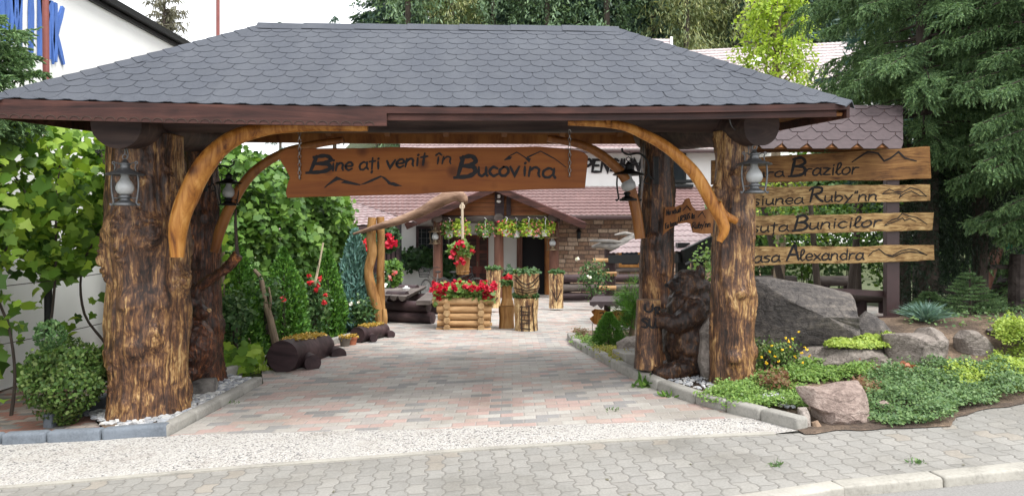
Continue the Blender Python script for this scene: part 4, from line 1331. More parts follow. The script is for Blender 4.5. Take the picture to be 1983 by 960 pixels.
# ------------------------------------------------------------------ lanterns
def lantern(loc, metal, label, s=1.0, bracket=None, group='gate lanterns', hang=.14):
    """hanging paraffin-style lantern, loc = top of its ring"""
    t_ = thing('lantern', loc, label, 'lantern', group)
    def bp(name, mb, mat, par=t_, **k):
        o = mb.build(name, mat, par, world=False, **k); return o
    z0 = -hang
    mb = MB()
    mb.torus((0, 0, z0 + .0), .022, .005, 'Y', 16, 6)
    mb.tube([(0, 0, z0 + .02), (0, 0, 0)], .004, 6)
    mb.tube(catmull([(.006, 0, z0 + .09), (.02, 0, z0 + .06), (.03, 0, z0 + .02), (.02, 0, z0 - .02)], 4), .004, 6)
    bp('hook', mb, metal)
    z1 = z0 - .02
    mb = MB()
    mb.lathe([(.004, z1), (.018, z1 - .012), (.03, z1 - .03), (.05, z1 - .04), (.052, z1 - .052), (.04, z1 - .056), (.042, z1 - .085), (.062, z1 - .092), (.07, z1 - .105), (.16, z1 - .135), (.172, z1 - .148), (.165, z1 - .152), (.06, z1 - .14), (.04, z1 - .14)], n=28)
    rf = bp('lamp_roof', mb, metal, angle=35)
    for sg in (-1, 1):
        mb = MB()
        mb.tube(catmull([(sg * .045, 0, z1 - .05), (sg * .075, 0, z1 - .035), (sg * .1, 0, z1 - .045), (sg * .092, 0, z1 - .075), (sg * .1, 0, z1 - .11)], 5), .0055, 6)
        mb.torus((sg * .105, 0, z1 - .035), .012, .005, 'Y', 10, 6)
        bp('scroll', mb, metal)
    zb = z1 - .43
    mb = MB()
    for sg in (-1, 1):
        mb.tube(catmull([(sg * .118, 0, z1 - .14), (sg * .125, 0, z1 - .25), (sg * .11, 0, zb + .06), (sg * .105, 0, zb + .03), (sg * .125, 0, zb + .005), (sg * .138, 0, zb + .02)], 5), .009, 8)
    mb.tube([(-.11, 0, zb + .07), (.11, 0, zb + .07)], .006, 6)
    bp('frame', mb, metal)
    mb = MB()
    mb.lathe([(.02, zb + .1), (.05, zb + .095), (.055, zb + .075), (.04, zb + .068), (.045, zb + .05), (.075, zb + .03), (.095, zb + .022), (.1, zb + .004), (.095, zb), (.02, zb)], n=24)
    bp('base', mb, metal, angle=35)
    mb = MB()
    mb.lathe([(.035, zb + .1), (.062, zb + .115), (.078, zb + .145), (.08, zb + .17), (.068, zb + .205), (.045, zb + .235), (.034, zb + .265), (.036, zb + .29), (.03, zb + .293)], n=24)
    bp('glass', mb, M['frost'], smooth=True)
    if bracket:
        mb = MB()
        sx = bracket
        mb.box((sx * .30, 0, -.15), (.05, .03, .3), bev=.008)
        mb.tube(catmull([(sx * .28, 0, -.25), (sx * .22, 0, -.2), (sx * .21, 0, -.06), (sx * .12, 0, .03), (0, 0, .02), (-sx * .06, 0, .05), (-sx * .07, 0, .09)], 6), .011, 8)
        mb.tube(catmull([(sx * .22, 0, -.17), (sx * .17, 0, -.27), (sx * .22, 0, -.3)], 5), .008, 8)
        bp('bracket', mb, metal)
    t_.scale = (s, s, s)
    return t_
def l_at(px, py, d): return P(px, py, d)
lantern(l_at(242, 289, 7.22), M['lantern'], 'grey hanging lantern with frosted bulb on the thick left front trunk', 1.0, hang=.07)
lantern(l_at(1461, 266, 7.45), M['lantern'], 'grey hanging lantern with frosted bulb beside the right front post', .97, hang=.1)
lantern(l_at(443, 326, 8.9), M['black_metal'], 'black bracket lantern on the left rear gate post', .88, bracket=-1, hang=.03)
lantern(l_at(1217, 303, 8.95), M['black_metal'], 'black bracket lantern on the dark right rear gate post', 1.06, bracket=1, hang=.03)
# ------------------------------------------------------------------ carved figures
def sculpt(name, mb, mat, parent, vox=.02, disp=.03, dsize=.12, label=None, it=4):
    o = mb.build(name, mat, parent)
    m = o.modifiers.new('remesh', 'REMESH'); m.mode = 'VOXEL'; m.voxel_size = vox
    m = o.modifiers.new('smooth', 'SMOOTH'); m.iterations = it; m.factor = .6
    tx = bpy.data.textures.new(name + '_carving', 'CLOUDS'); tx.noise_scale = dsize; tx.noise_depth = 3
    m = o.modifiers.new('carving', 'DISPLACE'); m.texture = tx; m.strength = disp; m.mid_level = .5
    m.texture_coords = 'LOCAL'
    dg = bpy.context.evaluated_depsgraph_get()
    me = bpy.data.meshes.new_from_object(o.evaluated_get(dg))
    o.modifiers.clear(); o.data = me
    me.polygons.foreach_set('use_smooth', [True] * len(me.polygons))
    if label: o['label'] = label
    return o
DB = 8.45
bear = thing('carved_bear', G(1310, 735), 'black charred wooden bear sculpture sitting in profile with its paws around a log', 'sculpture')
def B(px, py, dd=0.0): return P(px, py, DB + dd)
mb = MB()
u = DB / F   # metres per pixel at the bear
mb.ell(B(1325, 655, .05), (44 * u, .24, 78 * u), Matrix.Rotation(R(-4), 3, 'Y'), 20)       # trunk
mb.ell(B(1328, 605, .05), (38 * u, .23, 55 * u), Matrix.Rotation(R(-8), 3, 'Y'), 20)       # shoulders
mb.ell(B(1338, 552, .03), (31 * u, .15, 31 * u), None, 18)       # head
mb.ell(B(1312, 553, .03), (21 * u, .085, 15 * u), Matrix.Rotation(R(8), 3, 'Y'), 14)        # muzzle
mb.ell(B(1325, 536, .03), (20 * u, .12, 14 * u), None, 14)
for s_ in (-1, 1):
    mb.ell(B(1356, 526, .03 + s_ * .1), (11 * u, .035, 16 * u), None, 12)
mb.ell(B(1303, 541, -.06), (4 * u, .02, 4 * u), None, 8)
mb.tube(catmull([B(1352, 590, -.16), B(1338, 612, -.22), B(1310, 625, -.23), B(1285, 620, -.2), B(1268, 616, -.1)], 5), [.14, .125, .11, .09, .075], 14)
mb.tube(catmull([B(1345, 590, .22), B(1325, 608, .26), B(1290, 612, .24), B(1270, 612, .15)], 5), [.12, .11, .09, .07], 14)
mb.ell(B(1343, 668, -.18), (33 * u, .13, 42 * u), None, 18)      # near thigh
mb.ell(B(1330, 672, .25), (33 * u, .12, 40 * u), None, 16)
mb.tube(catmull([B(1345, 705, -.18), B(1325, 712, -.24), B(1290, 722, -.27), B(1266, 725, -.27)], 5), [.12, .105, .1, .07], 14)
mb.tube(catmull([B(1335, 705, .2), B(1310, 708, .2), B(1285, 712, .16)], 5), [.1, .1, .08], 14)
mb.box(B(1352, 640, .1), (38 * u, .34, 200 * u), bev=.04)
mb.box(B(1318, 722, .0), (95 * u, .5, 26 * u), bev=.03)
bb = sculpt('body', mb, M['bear'], bear, .016, .05, .09)
mb = MB(); mb.ell(B(1306, 545, -.10), (.016, .016, .016), None, 8); mb.build('eye', M['ink'], bear)
mb = MB(); mb.ell(B(1291, 552, .03), (.028, .04, .022), None, 10); mb.build('nose', M['ink'], bear)
mb = MB()
for k in range(4):
    a = B(1262 + k * 1.5, 722 + k * 1.2, -.34 + k * .045); mb.tube([a, a + Vector((-.035, -.02, -.035))], [.014, .004], 6)
mb.build('claws', M['ink'], bear)

lg = thing('carved_log', G(1249, 708), 'short upright brown log with burnt letters standing in front of the bear paws', 'carved log')
a = B(1256, 712, -.1); b = B(1256, 580, -.1)
mb = MB(); mb.tube([a.lerp(b, i / 20) for i in range(21)], [.15, .14, .135, .13, .125], 36, True, .1, 5)
o = mb.build('trunk', M['post'], lg, angle=50)
mb = MB()
def cyl(px, py, h):
    cx_ = 1256; rr = .134 + h
    t_ = (px - cx_) / 25.0 * 1.35
    return Vector((a.x + rr * math.sin(t_), a.y - rr * math.cos(t_), EYE - (py - HY) / F * DB))
letter(mb, 'U', 1247, 1260, 599, 599, 9, 3.2, lambda x, y, h: cyl(x, y, h + .012))
letter(mb, 'R', 1261, 1272, 605, 605, 9, 3.0, lambda x, y, h: cyl(x, y, h + .012))
letter(mb, 'SUS', 1243, 1274, 629, 629, 11, 3.4, lambda x, y, h: cyl(x, y, h + .012))
mb.build('lettering', M['ink'], o)

# seated animal with a raised branch, left -----------------------------------
DA = 8.75
an = thing('carved_animal', G(388, 770), 'brown carved animal with a round belly and raised branch arm behind the thick left trunk', 'sculpture')
def A_(px, py, dd=0.0): return P(px, py, DA + dd)
u = DA / F
mb = MB()
mb.ell(A_(368, 675, 0), (52 * u, .22, 62 * u), None, 20)
mb.ell(A_(360, 625, 0), (30 * u, .17, 45 * u), None, 18)
mb.ell(A_(368, 590, 0), (28 * u, .14, 30 * u), None, 18)
mb.ell(A_(388, 604, -.05), (20 * u, .1, 15 * u), Matrix.Rotation(R(12), 3, 'Y'), 14)
mb.ell(A_(360, 562, -.08), (9 * u, .04, 14 * u), None, 10)
mb.ell(A_(374, 560, .08), (9 * u, .04, 14 * u), None, 10)
mb.tube(catmull([A_(350, 640, -.1), A_(372, 600, -.05), A_(382, 560, .0), A_(408, 540, 0), A_(440, 518, 0), A_(462, 492, 0)], 6), [.09, .08, .055, .058, .055, .062], 14, True, .3, 3)
mb.tube(catmull([A_(340, 650, -.2), A_(350, 680, -.25), A_(372, 700, -.22)], 5), [.06, .05, .04], 10)
mb.ell(A_(345, 720, -.05), (52 * u, .22, 26 * u), None, 16)
sculpt('body', mb, M['animal'], an, .015, .035, .05)
mb = MB(); mb.ell(A_(404, 601, -.05), (.03, .04, .028), None, 10); mb.build('nose', M['log_end'], an)
mb = MB(); mb.tube(catmull([A_(460, 500, 0), A_(458, 470, 0), A_(456, 430, 0), A_(457, 405, 0)], 5), [.028, .02, .016, .01], 8, True, .2); mb.build('twig', M['bark'], an)
mb = MB(); mb.tube([A_(352, 757, -.1), A_(418, 752, -.05)], [.13, .125], 24, True, .12, 2); mb.build('base_log', M['grey_drift'], an, angle=50)

# ------------------------------------------------------------------ boulders
def boulder(name, c, dims, seed, mat, label, rz=0, cuts=9, rough=.06, sub=5, depth=(.62, .9)):
    r_ = random.Random(seed)
    bm = bmesh.new(); bmesh.ops.create_icosphere(bm, subdivisions=sub, radius=1)
    planes = []
    for _ in range(cuts):
        n_ = Vector((r_.gauss(0, 1), r_.gauss(0, 1), r_.gauss(0, .8))).normalized()
        planes.append((n_, r_.uniform(*depth)))
    for v in bm.verts:
        p = v.co.copy() * 1.12
        for n_, h in planes:
            dd = p.dot(n_) - h
            if dd > 0: p -= n_ * dd
        q = Vector((p.x + seed, p.y, p.z))
        s = 1 + rough * (1 - 2 * abs(noise.noise(q * 1.8))) + rough * .5 * noise.noise(q * 5) + rough * .25 * noise.noise(Vector((q.x * 6, q.y * 6, q.z * 18)))
        p *= s
        v.co = Vector((p.x * dims[0], p.y * dims[1], p.z * dims[2]))
    m3 = Matrix.Rotation(rz, 3, 'Z')
    mb = MB(); bm.verts.index_update()
    c = Vector(c)
    mb.add([c + m3 @ v.co for v in bm.verts], [[v.index for v in f.verts] for f in bm.faces])
    bm.free()
    o = mb.build(name, mat, None, angle=32)
    tag(o, label, 'rock')
    return o
def bpx(x0, x1, y0, y1, d, depth):
    """centre and half sizes of a rock covering the given photo rectangle"""
    c = P((x0 + x1) / 2, (y0 + y1) / 2, d)
    return c, ((x1 - x0) / 2 / F * d, depth, (y1 - y0) / 2 / F * d)
def rock_outline(name, outl, d, depth, mat, label, seed, bulge=.5):
    """rock from its silhouette: rounded and faceted in depth"""
    if name == 'rock':
        d = G(sum(q[0] for q in outl) / len(outl), max(q[1] for q in outl) - 3).y + depth * .75
    pts = [P(x, y, d) for x, y in outl]
    n = len(pts); c = sum(pts, Vector()) / n
    mb = MB(); rings = 9; vs = []; fs = []
    dense = []
    for i in range(n):
        for q in range(6): dense.append(pts[i].lerp(pts[(i + 1) % n], q / 6))
    n = len(dense)
    for j in range(-rings, rings + 1):
        t = j / rings
        k = (1 - abs(t) ** 2.6) ** .5 if abs(t) < 1 else .02
        k = max(.03, k)
        for i, p in enumerate(dense):
            q = c + (p - c) * k + Vector((0, t * depth, 0))
            w_ = Vector((q.x * 1.6 + seed, q.y * 1.6, q.z * 2.6))
            nz = .03 * (1 - 2 * abs(noise.noise(w_))) + .03 * noise.noise(w_ * 2.7) + .018 * noise.noise(Vector((q.x * 5, q.y * 5 + seed, q.z * 22)))
            dirv = (q - c); 
            q = q + dirv * nz * (.35 if abs(t) < .15 else 1.0) + Vector((0, nz * depth * .9, 0)) * (1 if t > 0 else -1)
            vs.append(q)
    m = 2 * rings + 1
    r_ = random.Random(seed * 3 + 1)
    for _ in range(9):
        n_ = Vector((r_.gauss(0, .8), -abs(r_.gauss(.75, .35)), r_.gauss(.35, .55))).normalized()
        mx_ = max((q - c).dot(n_) for q in vs); h_ = mx_ * r_.uniform(.62, .9)
        for i in range(len(vs)):
            dd = (vs[i] - c).dot(n_) - h_
            if dd > 0: vs[i] = vs[i] - n_ * dd * .93
    for j in range(m - 1):
        for i in range(n):
            i2 = (i + 1) % n
            fs.append((j * n + i, j * n + i2, (j + 1) * n + i2, (j + 1) * n + i))
    fs.append(tuple(range(n - 1, -1, -1))); fs.append(tuple((m - 1) * n + i for i in range(n)))
    mb.add(vs, fs)
    o = mb.build(name, mat, None, angle=24)
    bm = bmesh.new(); bm.from_mesh(o.data); bmesh.ops.recalc_face_normals(bm, faces=bm.faces[:]); bm.to_mesh(o.data); bm.free()
    return tag(o, label, 'rock')
rock_outline('boulder', [(1380, 690), (1375, 600), (1400, 552), (1450, 536), (1505, 539), (1530, 543), (1585, 552), (1640, 566), (1690, 584), (1703, 600), (1708, 640), (1690, 672), (1600, 690), (1480, 700)], 9.15, .75, M['rock_dark'], 'huge dark grey boulder behind the right front gate post', 3)
rock_outline('rock', [(1545, 690), (1570, 674), (1625, 673), (1700, 668), (1725, 680), (1740, 712), (1660, 722), (1560, 722)], 8.35, .35, M['rock'], 'low flat brown rock slab under the big dark boulder', 8)
rock_outline('rock', [(1716, 650), (1735, 647), (1790, 646), (1800, 634), (1828, 632), (1855, 646), (1860, 690), (1842, 706), (1800, 708), (1745, 716), (1728, 714)], 8.2, .33, M['rock'], 'wide squared grey-brown rock in the middle of the rockery', 14)
rock_outline('rock', [(1858, 655), (1872, 640), (1890, 640), (1920, 668), (1932, 688), (1905, 700), (1875, 702), (1862, 690)], 8.25, .28, M['rock'], 'triangular grey rock right of the wide squared rock', 21)
rock_outline('rock', [(1544, 752), (1570, 750), (1595, 752), (1640, 742), (1668, 739), (1673, 780), (1672, 815), (1625, 826), (1582, 822), (1580, 795), (1560, 780)], 6.75, .26, M['rock_pink'], 'large pinkish-brown rock at the pavement edge beside the kerb end', 33)
rock_outline('rock', [(1548, 790), (1568, 788), (1571, 820), (1560, 830), (1549, 828)], 6.45, .09, M['rock'], 'small upright grey stone against the kerb end', 41)
rock_outline('rock', [(1572, 818), (1585, 814), (1592, 822), (1588, 831), (1573, 830)], 6.38, .05, M['soil_light'], 'tiny tan stone in front of the pinkish rock', 44)
rock_outline('rock', [(1700, 782), (1716, 776), (1730, 786), (1728, 806), (1704, 810)], 6.85, .12, M['rock_pink'], 'small pink stone half hidden in the ground cover', 47)
rock_outline('rock', [(1795, 775), (1810, 776), (1843, 793), (1838, 800), (1800, 800)], 6.75, .14, M['rock'], 'flat grey-green stone sunk in the ground cover near the pavement', 51)
rock_outline('rock', [(1925, 642), (1950, 628), (1990, 622), (2030, 640), (2030, 676), (1970, 672), (1935, 660)], 8.9, .35, M['rock_dark'], 'dark rounded rock at the right edge of the rockery', 55)
rock_outline('rock', [(1355, 640), (1376, 612), (1398, 620), (1400, 745), (1362, 745), (1350, 700)], 8.9, .25, M['rock'], 'grey rock between the bear and the right front post', 60)
rock_outline('rock', [(1195, 665), (1215, 652), (1245, 650), (1252, 690), (1225, 705), (1200, 695)], 10.0, .25, M['rock'], 'grey-pink stone beside the small conical spruce', 66)
rock_outline('rock', [(1650, 640), (1690, 600), (1720, 640), (1720, 690), (1650, 690)], 9.3, .3, M['rock_dark'], 'dark stone behind the bright green sedum patch', 72)
# ------------------------------------------------------------------ near plants
def unit(N): return nrmz(rng.normal(0, 1, (N, 3)))
def gz(p, off=0.0): return Vector((p[0], p[1], ground(p[0], p[1]) + off))

def bush(name, loc, rad, n, leaf, mat, label, cat='shrub', group=None, shape='diamond', wd=1.0, shell=.45, flat=1.0, base=.25, stems=5, lump=.18, seed=0, stemmat=None):
    """rounded shrub; rad (x,y,height)"""
    t_ = thing(name, loc, label, cat, group)
    u = unit(n); u[:, 2] = np.abs(u[:, 2]) * rng.choice([1, -1], n, p=[.78, .22])
    k = rng.uniform(shell, 1, n) ** .6
    lm = np.array([noise.noise(Vector((a[0] * 2.2 + seed, a[1] * 2.2, a[2] * 2.2))) for a in u])
    k = k * (1 + lump * 2.2 * lm)
    hz = rad[2] / 2
    p = u * k[:, None] * np.array([rad[0], rad[1], hz])
    p[:, 2] += hz
    tp = np.clip(p[:, 2] / rad[2], 0, 1)
    f = base + (1 - base) * np.clip(tp * 2.2, 0, 1)
    p[:, 0] *= f; p[:, 1] *= f
    p += np.array(loc)
    V, kk = leafverts(p, u, leaf, shape, wd, .8, u + np.array([0, 0, .6]), .7, .25)
    fastpoly('foliage', V, kk, mat, t_)
    mb = MB(); r_ = random.Random(seed)
    L = Vector(loc)
    for i in range(stems):
        a = r_.uniform(0, 6.3); e = L + Vector((math.cos(a) * rad[0] * .5, math.sin(a) * rad[1] * .5, rad[2] * r_.uniform(.5, .8)))
        mb.tube(catmull([L + Vector((r_.gauss(0, .02), r_.gauss(0, .02), -.05)), L.lerp(e, .5) + Vector((r_.gauss(0, .03), 0, .05)), e], 4), [.014, .006], 6)
    mb.build('stem', stemmat or M['bark'], t_)
    return t_, p
def flowers(parent, pts, size, mat, petals=9, name='flower', each=False):
    """flower heads made of petals"""
    pts = [Vector(p) for p in pts]
    def head(ps):
        P_ = np.repeat(np.array([p[:] for p in ps]), petals, 0)
        d = unit(len(P_)); d[:, 1] -= .35; d[:, 2] += .25
        V, k = leafverts(P_ + d * size * .12, d, size * .62, 'round', 1.0, .5, unit(len(P_)), .3, .3)
        fastpoly(name, V, k, mat, parent)
    if each:
        for p in pts: head([p])
    else: head(pts)

# left box shrub with a darker tip
c = G(92, 838)
t_, _ = bush('box_shrub', c + Vector((0, .28, .0)), (.40, .36, .80), 9000, .036, M['box'], 'dense green box shrub at the left kerb in front of the vine', wd=1.2, base=.45, lump=.16, seed=2, shell=.5)
cc = P(98, 650, 7.2)
u = unit(700); p = u * np.array([.13, .1, .12]) + np.array(cc)
V, k = leafverts(p, u, .04, 'diamond', .8, .8, [(0, 0, 1)] * 700, .6)
fastpoly('dark_tip', V, k, M['rose_leaf'], t_)

# grape vine on wires along the left wall
vx0, vx1 = Vector((-5.35, 7.9, 0)), Vector((-4.62, 10.6, 0))
vine = thing('grape_vine', gz((-5.0, 9.2)), 'large-leaved yellow-green grape vine trained on wires along the white wall', 'vine')
pts = []; 
while len(pts) < 1900:
    s = rng.uniform(-.35, 1); z = rng.uniform(.1, 3.05)
    dens_ = sm(1.15, 1.75, z + .55 * noise.noise(Vector((s * 5, z * 1.5, 0)))) + .045
    hole = noise.noise(Vector((s * 6 + 3, z * 2.6, 4)))
    if rng.random() > dens_ * (1 if hole > -.22 else .15): continue
    q = vx0.lerp(vx1, s); pts.append((q.x + rng.normal(0, .2), q.y + rng.normal(0, .1), z + ground(q.x, q.y) + .15))
pts = np.array(pts)
V, k = leafverts(pts, [(.55, -.75, .35)] * len(pts), .108, 'grape', 1.0, .85, [(0.1, -.1, -1)] * len(pts), .7, -.5)
fastpoly('foliage', V, k, M['vine'], vine)
pts2 = pts[rng.random(len(pts)) < .35] + rng.normal(0, .1, (1, 3))
pts2 = pts2 + np.array([-.18, .1, -.1])
V, k = leafverts(pts2, [(.5, -.75, .3)] * len(pts2), .16, 'grape', 1.0, .6, [(0, 0, -1)] * len(pts2), .6, -.25)
fastpoly('foliage', V, k, M['vine_dark'], vine)
mb = MB()
for i, s in enumerate((-.1, .12, .3, .5, .68, .86, 1.0)):
    q = vx0.lerp(vx1, s); zb = ground(q.x, q.y)
    mb.tube(catmull([Vector((q.x + rnd.gauss(0, .12), q.y + rnd.gauss(0, .1), zb + h)) for h in (-.05, .4, .9, 1.5, 2.2, 2.8)], 5), [.018, .014, .008], 6, True, .2, i)
mb.build('stem', M['bark'], vine)
mb = MB()
for z in (.75, 1.35, 1.95, 2.6):
    a = vx0.lerp(vx1, -.4); b = vx0.lerp(vx1, 1.1)
    mb.tube([(a.x, a.y, z - .3), ((a.x + b.x) / 2, (a.y + b.y) / 2, z - .24), (b.x, b.y, z - .12)], .005, 5)
mb.build('wire', M['bark'], vine)
mb = MB()
for i in range(9):
    q = pts[rng.integers(len(pts))]
    for j in range(22): mb.ell((q[0] + rnd.gauss(0, .022), q[1] - .05 + rnd.gauss(0, .02), q[2] - .06 - abs(rnd.gauss(0, .05))), .011, None, 8)
mb.build('grapes', M['rubber'], vine)['kind'] = 'stuff'

# vine-covered screen behind the thujas
hedge = thing('vine_screen', gz((-4.4, 13.4)), 'tall dense vine-covered screen behind the row of thujas', 'vine')
def vscreen(n, off):
    out = []
    a = Vector((-5.6, 11.6, 0)); b = Vector((-3.3, 15.6, 0))
    while len(out) < n:
        s = rng.random(); z = rng.uniform(-.1, 1) 
        top = 3.32 - .3 * s + .22 * noise.noise(Vector((s * 7, 1, 0))) + .1 * noise.noise(Vector((s * 20, 3, 0))) - .5 * sm(.75, 1, s)
        q = a.lerp(b, s); bul = .32 * noise.noise(Vector((s * 6, z * 4, 2))) + .15 * noise.noise(Vector((s * 15, z * 10, 5)))
        zz = z * top
        th = .45 * (1 - sm(.8, 1.0, z)) 
        out.append((q.x + .35 * th + bul * .8 + rng.normal(0, .09) - off, q.y - .6 * th - bul + rng.normal(0, .09) + off, zz + ground(q.x, q.y)))
    return np.array(out)
p = vscreen(6800, 0)
V, k = leafverts(p, [(.45, -.8, .35)] * len(p), .108, 'grape', 1.0, .65, [(0.1, -.1, -1)] * len(p), .5, -.25)
fastpoly('foliage', V, k, M['vine_dark'], hedge)
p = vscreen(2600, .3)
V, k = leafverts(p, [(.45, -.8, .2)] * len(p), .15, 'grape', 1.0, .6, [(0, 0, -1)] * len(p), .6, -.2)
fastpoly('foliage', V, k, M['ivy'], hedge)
mb = MB()
for s in (0.02, .3, .6, .9):
    q = Vector((-5.6, 11.6, 0)).lerp(Vector((-3.3, 15.6, 0)), s); q = gz(q); mb.tube([q, q + Vector((-.3, .3, 2.7))], .04, 8)
mb.build('post', M['bark'], hedge)
# yellow leaves near the rear left post, at the foot of the bed
yv = thing('young_vine', gz((-3.5, 10.4)), 'low yellow-green vine leaves at the foot of the left rear gate post', 'vine')
pts = []
for _ in range(150):
    x = rng.uniform(425, 502); y = rng.uniform(660, 715) + (8 if rng.random() < .3 else 0)
    q = P(x, y, rng.uniform(10.0, 10.6)); pts.append(q[:])
for _ in range(60):
    q = P(rng.uniform(418, 450), rng.uniform(455, 640), rng.uniform(10.6, 11)); pts.append(q[:])
V, k = leafverts(pts, [(.2, -.9, .4)] * len(pts), .12, 'grape', 1.0, .5, [(0, -.1, -1)] * len(pts), .6, -.25)
fastpoly('foliage', V, k, M['vine'], yv)
mb = MB()
for x in (430, 455, 480): mb.tube(catmull([P(x, 725, 10.4), P(x + 8, 690, 10.3), P(x + 3, 665, 10.3)], 4), .008, 5)
mb.build('stem', M['bark'], yv)

# thujas: fan sprays over a slim cone
def thuja(px, ytop, ybase, halfw, d, label, n=6500, mat='thuja', size=.085, group='row of thujas', name='thuja', wisp=0.0, cat='thuja'):
    b = P(px, ybase, d); h = (ybase - ytop) / F * d; r = halfw / F * d
    t_ = thing(name, b, label, cat, group)
    s = rng.random(n) ** 1.25
    a = rng.uniform(0, 2 * math.pi, n)
    prof = np.interp(s, [0, .08, .3, .6, .85, 1], [.75, .97, 1, .72, .33, .02])
    lm = np.array([noise.noise(Vector((math.cos(q) * 1.5 + px, math.sin(q) * 1.5, w_ * h * 2.2))) for q, w_ in zip(a, s)])
    rr = r * prof * (1 + .3 * lm) * (1 - .45 * rng.random(n) ** 2)
    p = np.stack([np.cos(a) * rr, np.sin(a) * rr, s * h], 1) + np.array(b)
    nrm = np.stack([-np.sin(a), np.cos(a), np.zeros(n)], 1)
    drs = np.stack([np.cos(a) * .55, np.sin(a) * .55, np.full(n, .85 + wisp)], 1)
    V, k = leafverts(p, nrm, size * (1 - .35 * s), 'diamond', .75 - wisp * .35, .7, drs, .3)
    fastpoly('foliage', V, k, M[mat], t_)
    mb = MB(); mb.tube([b - Vector((0, 0, .1)), b + Vector((0, 0, h * .93))], [.05, .01], 8); mb.build('trunk', M['bark'], t_)
    return t_
thuja(462, 478, 700, 52, 11.0, 'dark green conical thuja nearest the gate in the row', size=.07, n=8500)
thuja(549, 482, 690, 50, 11.6, 'broad green conical thuja, second in the row beside the bare trunk', size=.07, n=8500)
thuja(634, 486, 662, 34, 12.9, 'slim green thuja, third in the row by the red roses', size=.07, n=7000)
thuja(688, 450, 654, 41, 13.9, 'blue-green feathery cypress beside the honey coloured trunks', n=7500, mat='cypress', size=.13, group=None, name='blue_cypress', wisp=.6, cat='cypress')

# young bare trunk and stakes
tr = thing('young_tree', gz(P(535, 672, 10.9)), 'thin crooked young tree trunk leaning in front of the second thuja', 'tree')
mb = MB(); mb.tube(catmull([P(537, 680, 10.9), P(524, 620, 10.9), P(512, 580, 10.9), P(505, 540, 10.9), P(492, 522, 10.9)], 6), [.055, .045, .035, .025], 10, True, .15, 3)
mb.tube(catmull([P(520, 605, 10.9), P(524, 580, 10.88), P(520, 555, 10.9)], 4), [.025, .015], 8)
mb.build('trunk', M['bark_pale'], tr)
u = unit(160); p = u * np.array([.3, .2, .22]) + np.array(P(510, 565, 10.8))
V, k = leafverts(p, u, .06, 'diamond', 1.2, .8); fastpoly('crown', V, k, M['rose_leaf'], tr)
for i, (a, b, lb) in enumerate((((594, 640), (626, 470), 'longer pale cane stake leaning among the roses'), ((606, 560), (618, 512), 'shorter pale cane stake beside the longer one'))):
    mb = MB(); mb.tube([P(a[0], a[1], 12.0), P(b[0], b[1], 12.0)], .014, 7)
    tag(mb.build('cane_stake', M['cane'], None), lb, 'stake')
mb = MB(); mb.tube([P(432, 690, 10.7), P(432, 470, 10.8)], .025, 8); tag(mb.build('wooden_stake', M['bark_pale'], None), 'pale upright wooden stake behind the left rear gate post', 'stake')

# rose bushes
def rose(px, ybase, d, w_, h, n, label, blooms, mat='petal_rose', size=.068, group='rose bushes along the left bed'):
    b = P(px, ybase, d)
    t_, _ = bush('rose_bush', b, (w_ / F * d, w_ * .8 / F * d, h / F * d), n, .06, M['rose_leaf'], label, 'rose', group, shell=.1, lump=.3, seed=px, base=.5, stems=7, wd=1.3)
    flowers(t_, [P(x, y, d - w_ * .7 / F * d) for x, y in blooms], size, M[mat], 14, 'flower', True)
    return t_
rose(605, 672, 12.0, 34, 130, 1500, 'rose bush with bright red blooms between the second and third thuja', [(600, 534), (602, 547), (617, 552), (611, 561), (598, 548), (629, 572), (628, 585), (621, 540)])
rose(452, 690, 10.4, 42, 130, 1300, 'leafy rose bush without blooms behind the left rear gate post', [])
rose(520, 640, 11.1, 34, 95, 500, 'thin rose bush with one red bloom behind the bare young trunk', [(547, 580)])
rose(652, 660, 13.2, 20, 120, 600, 'rose bush with pale blooms beside the blue cypress', [(645, 548), (660, 566)], 'petal_white', .06)
rose(700, 648, 13.1, 30, 70, 500, 'low rose with white blooms in front of the blue cypress', [(693, 585), (680, 588)], 'petal_white', .06)

# hollow-log troughs
def trough(a, b, r, label, seed, feet):
    a = Vector(a); b = Vector(b)
    t_ = thing('log_trough', gz(a), label, 'planter', 'dark log troughs by the left kerb')
    mb = MB()
    pts = [a.lerp(b, i / 20) for i in range(21)]
    mb.tube(pts, r, 28, True, .06, seed)
    mb.build('trough', M['log_dark'], t_, angle=50)
    d = (b - a).normalized(); sd = Vector((d.y, -d.x, 0)).normalized()
    for f, (k1, k2) in feet:
        for sg, kk in ((1, k1), (-1, k2)):
            c = a.lerp(b, f) + sd * sg * r * kk * .95 - Vector((0, 0, r * .42))
            ax_ = Vector((.5, -.87, 0)) * r * .62
            mb = MB(); mb.tube([c - ax_, c, c + ax_], r * .52, 20, True, .04, seed + 5 + sg); mb.build('foot', M['log_dark'], t_, angle=50)
    n = 700; s = rng.uniform(.14, .9, n); w_ = rng.uniform(-.55, .55, n)
    p = np.array([(a.lerp(b, s_) + sd * (w2 * r) + Vector((0, 0, r * (.9 + .16 * rnd.random())))) for s_, w2 in zip(s, w_)])
    V, k = leafverts(p, [(0, -.2, 1)] * n, .035, 'round', 1, .9); fastpoly('flowers', V, k, M['petal_orange'], t_)
    return t_
trough(P(547, 690, 9.95), P(622, 672, 11.25), .205, 'larger dark log trough with dry ochre flowers nearest the gate', 3, [(.2, (1.35, 1.1)), (.93, (1.35, 1.0))])
trough(P(692, 648, 12.35), P(742, 639, 13.3), .125, 'smaller dark log trough beside the honey coloured trunks', 9, [(.2, (1.4, 1.1)), (.9, (1.4, 1.1))])
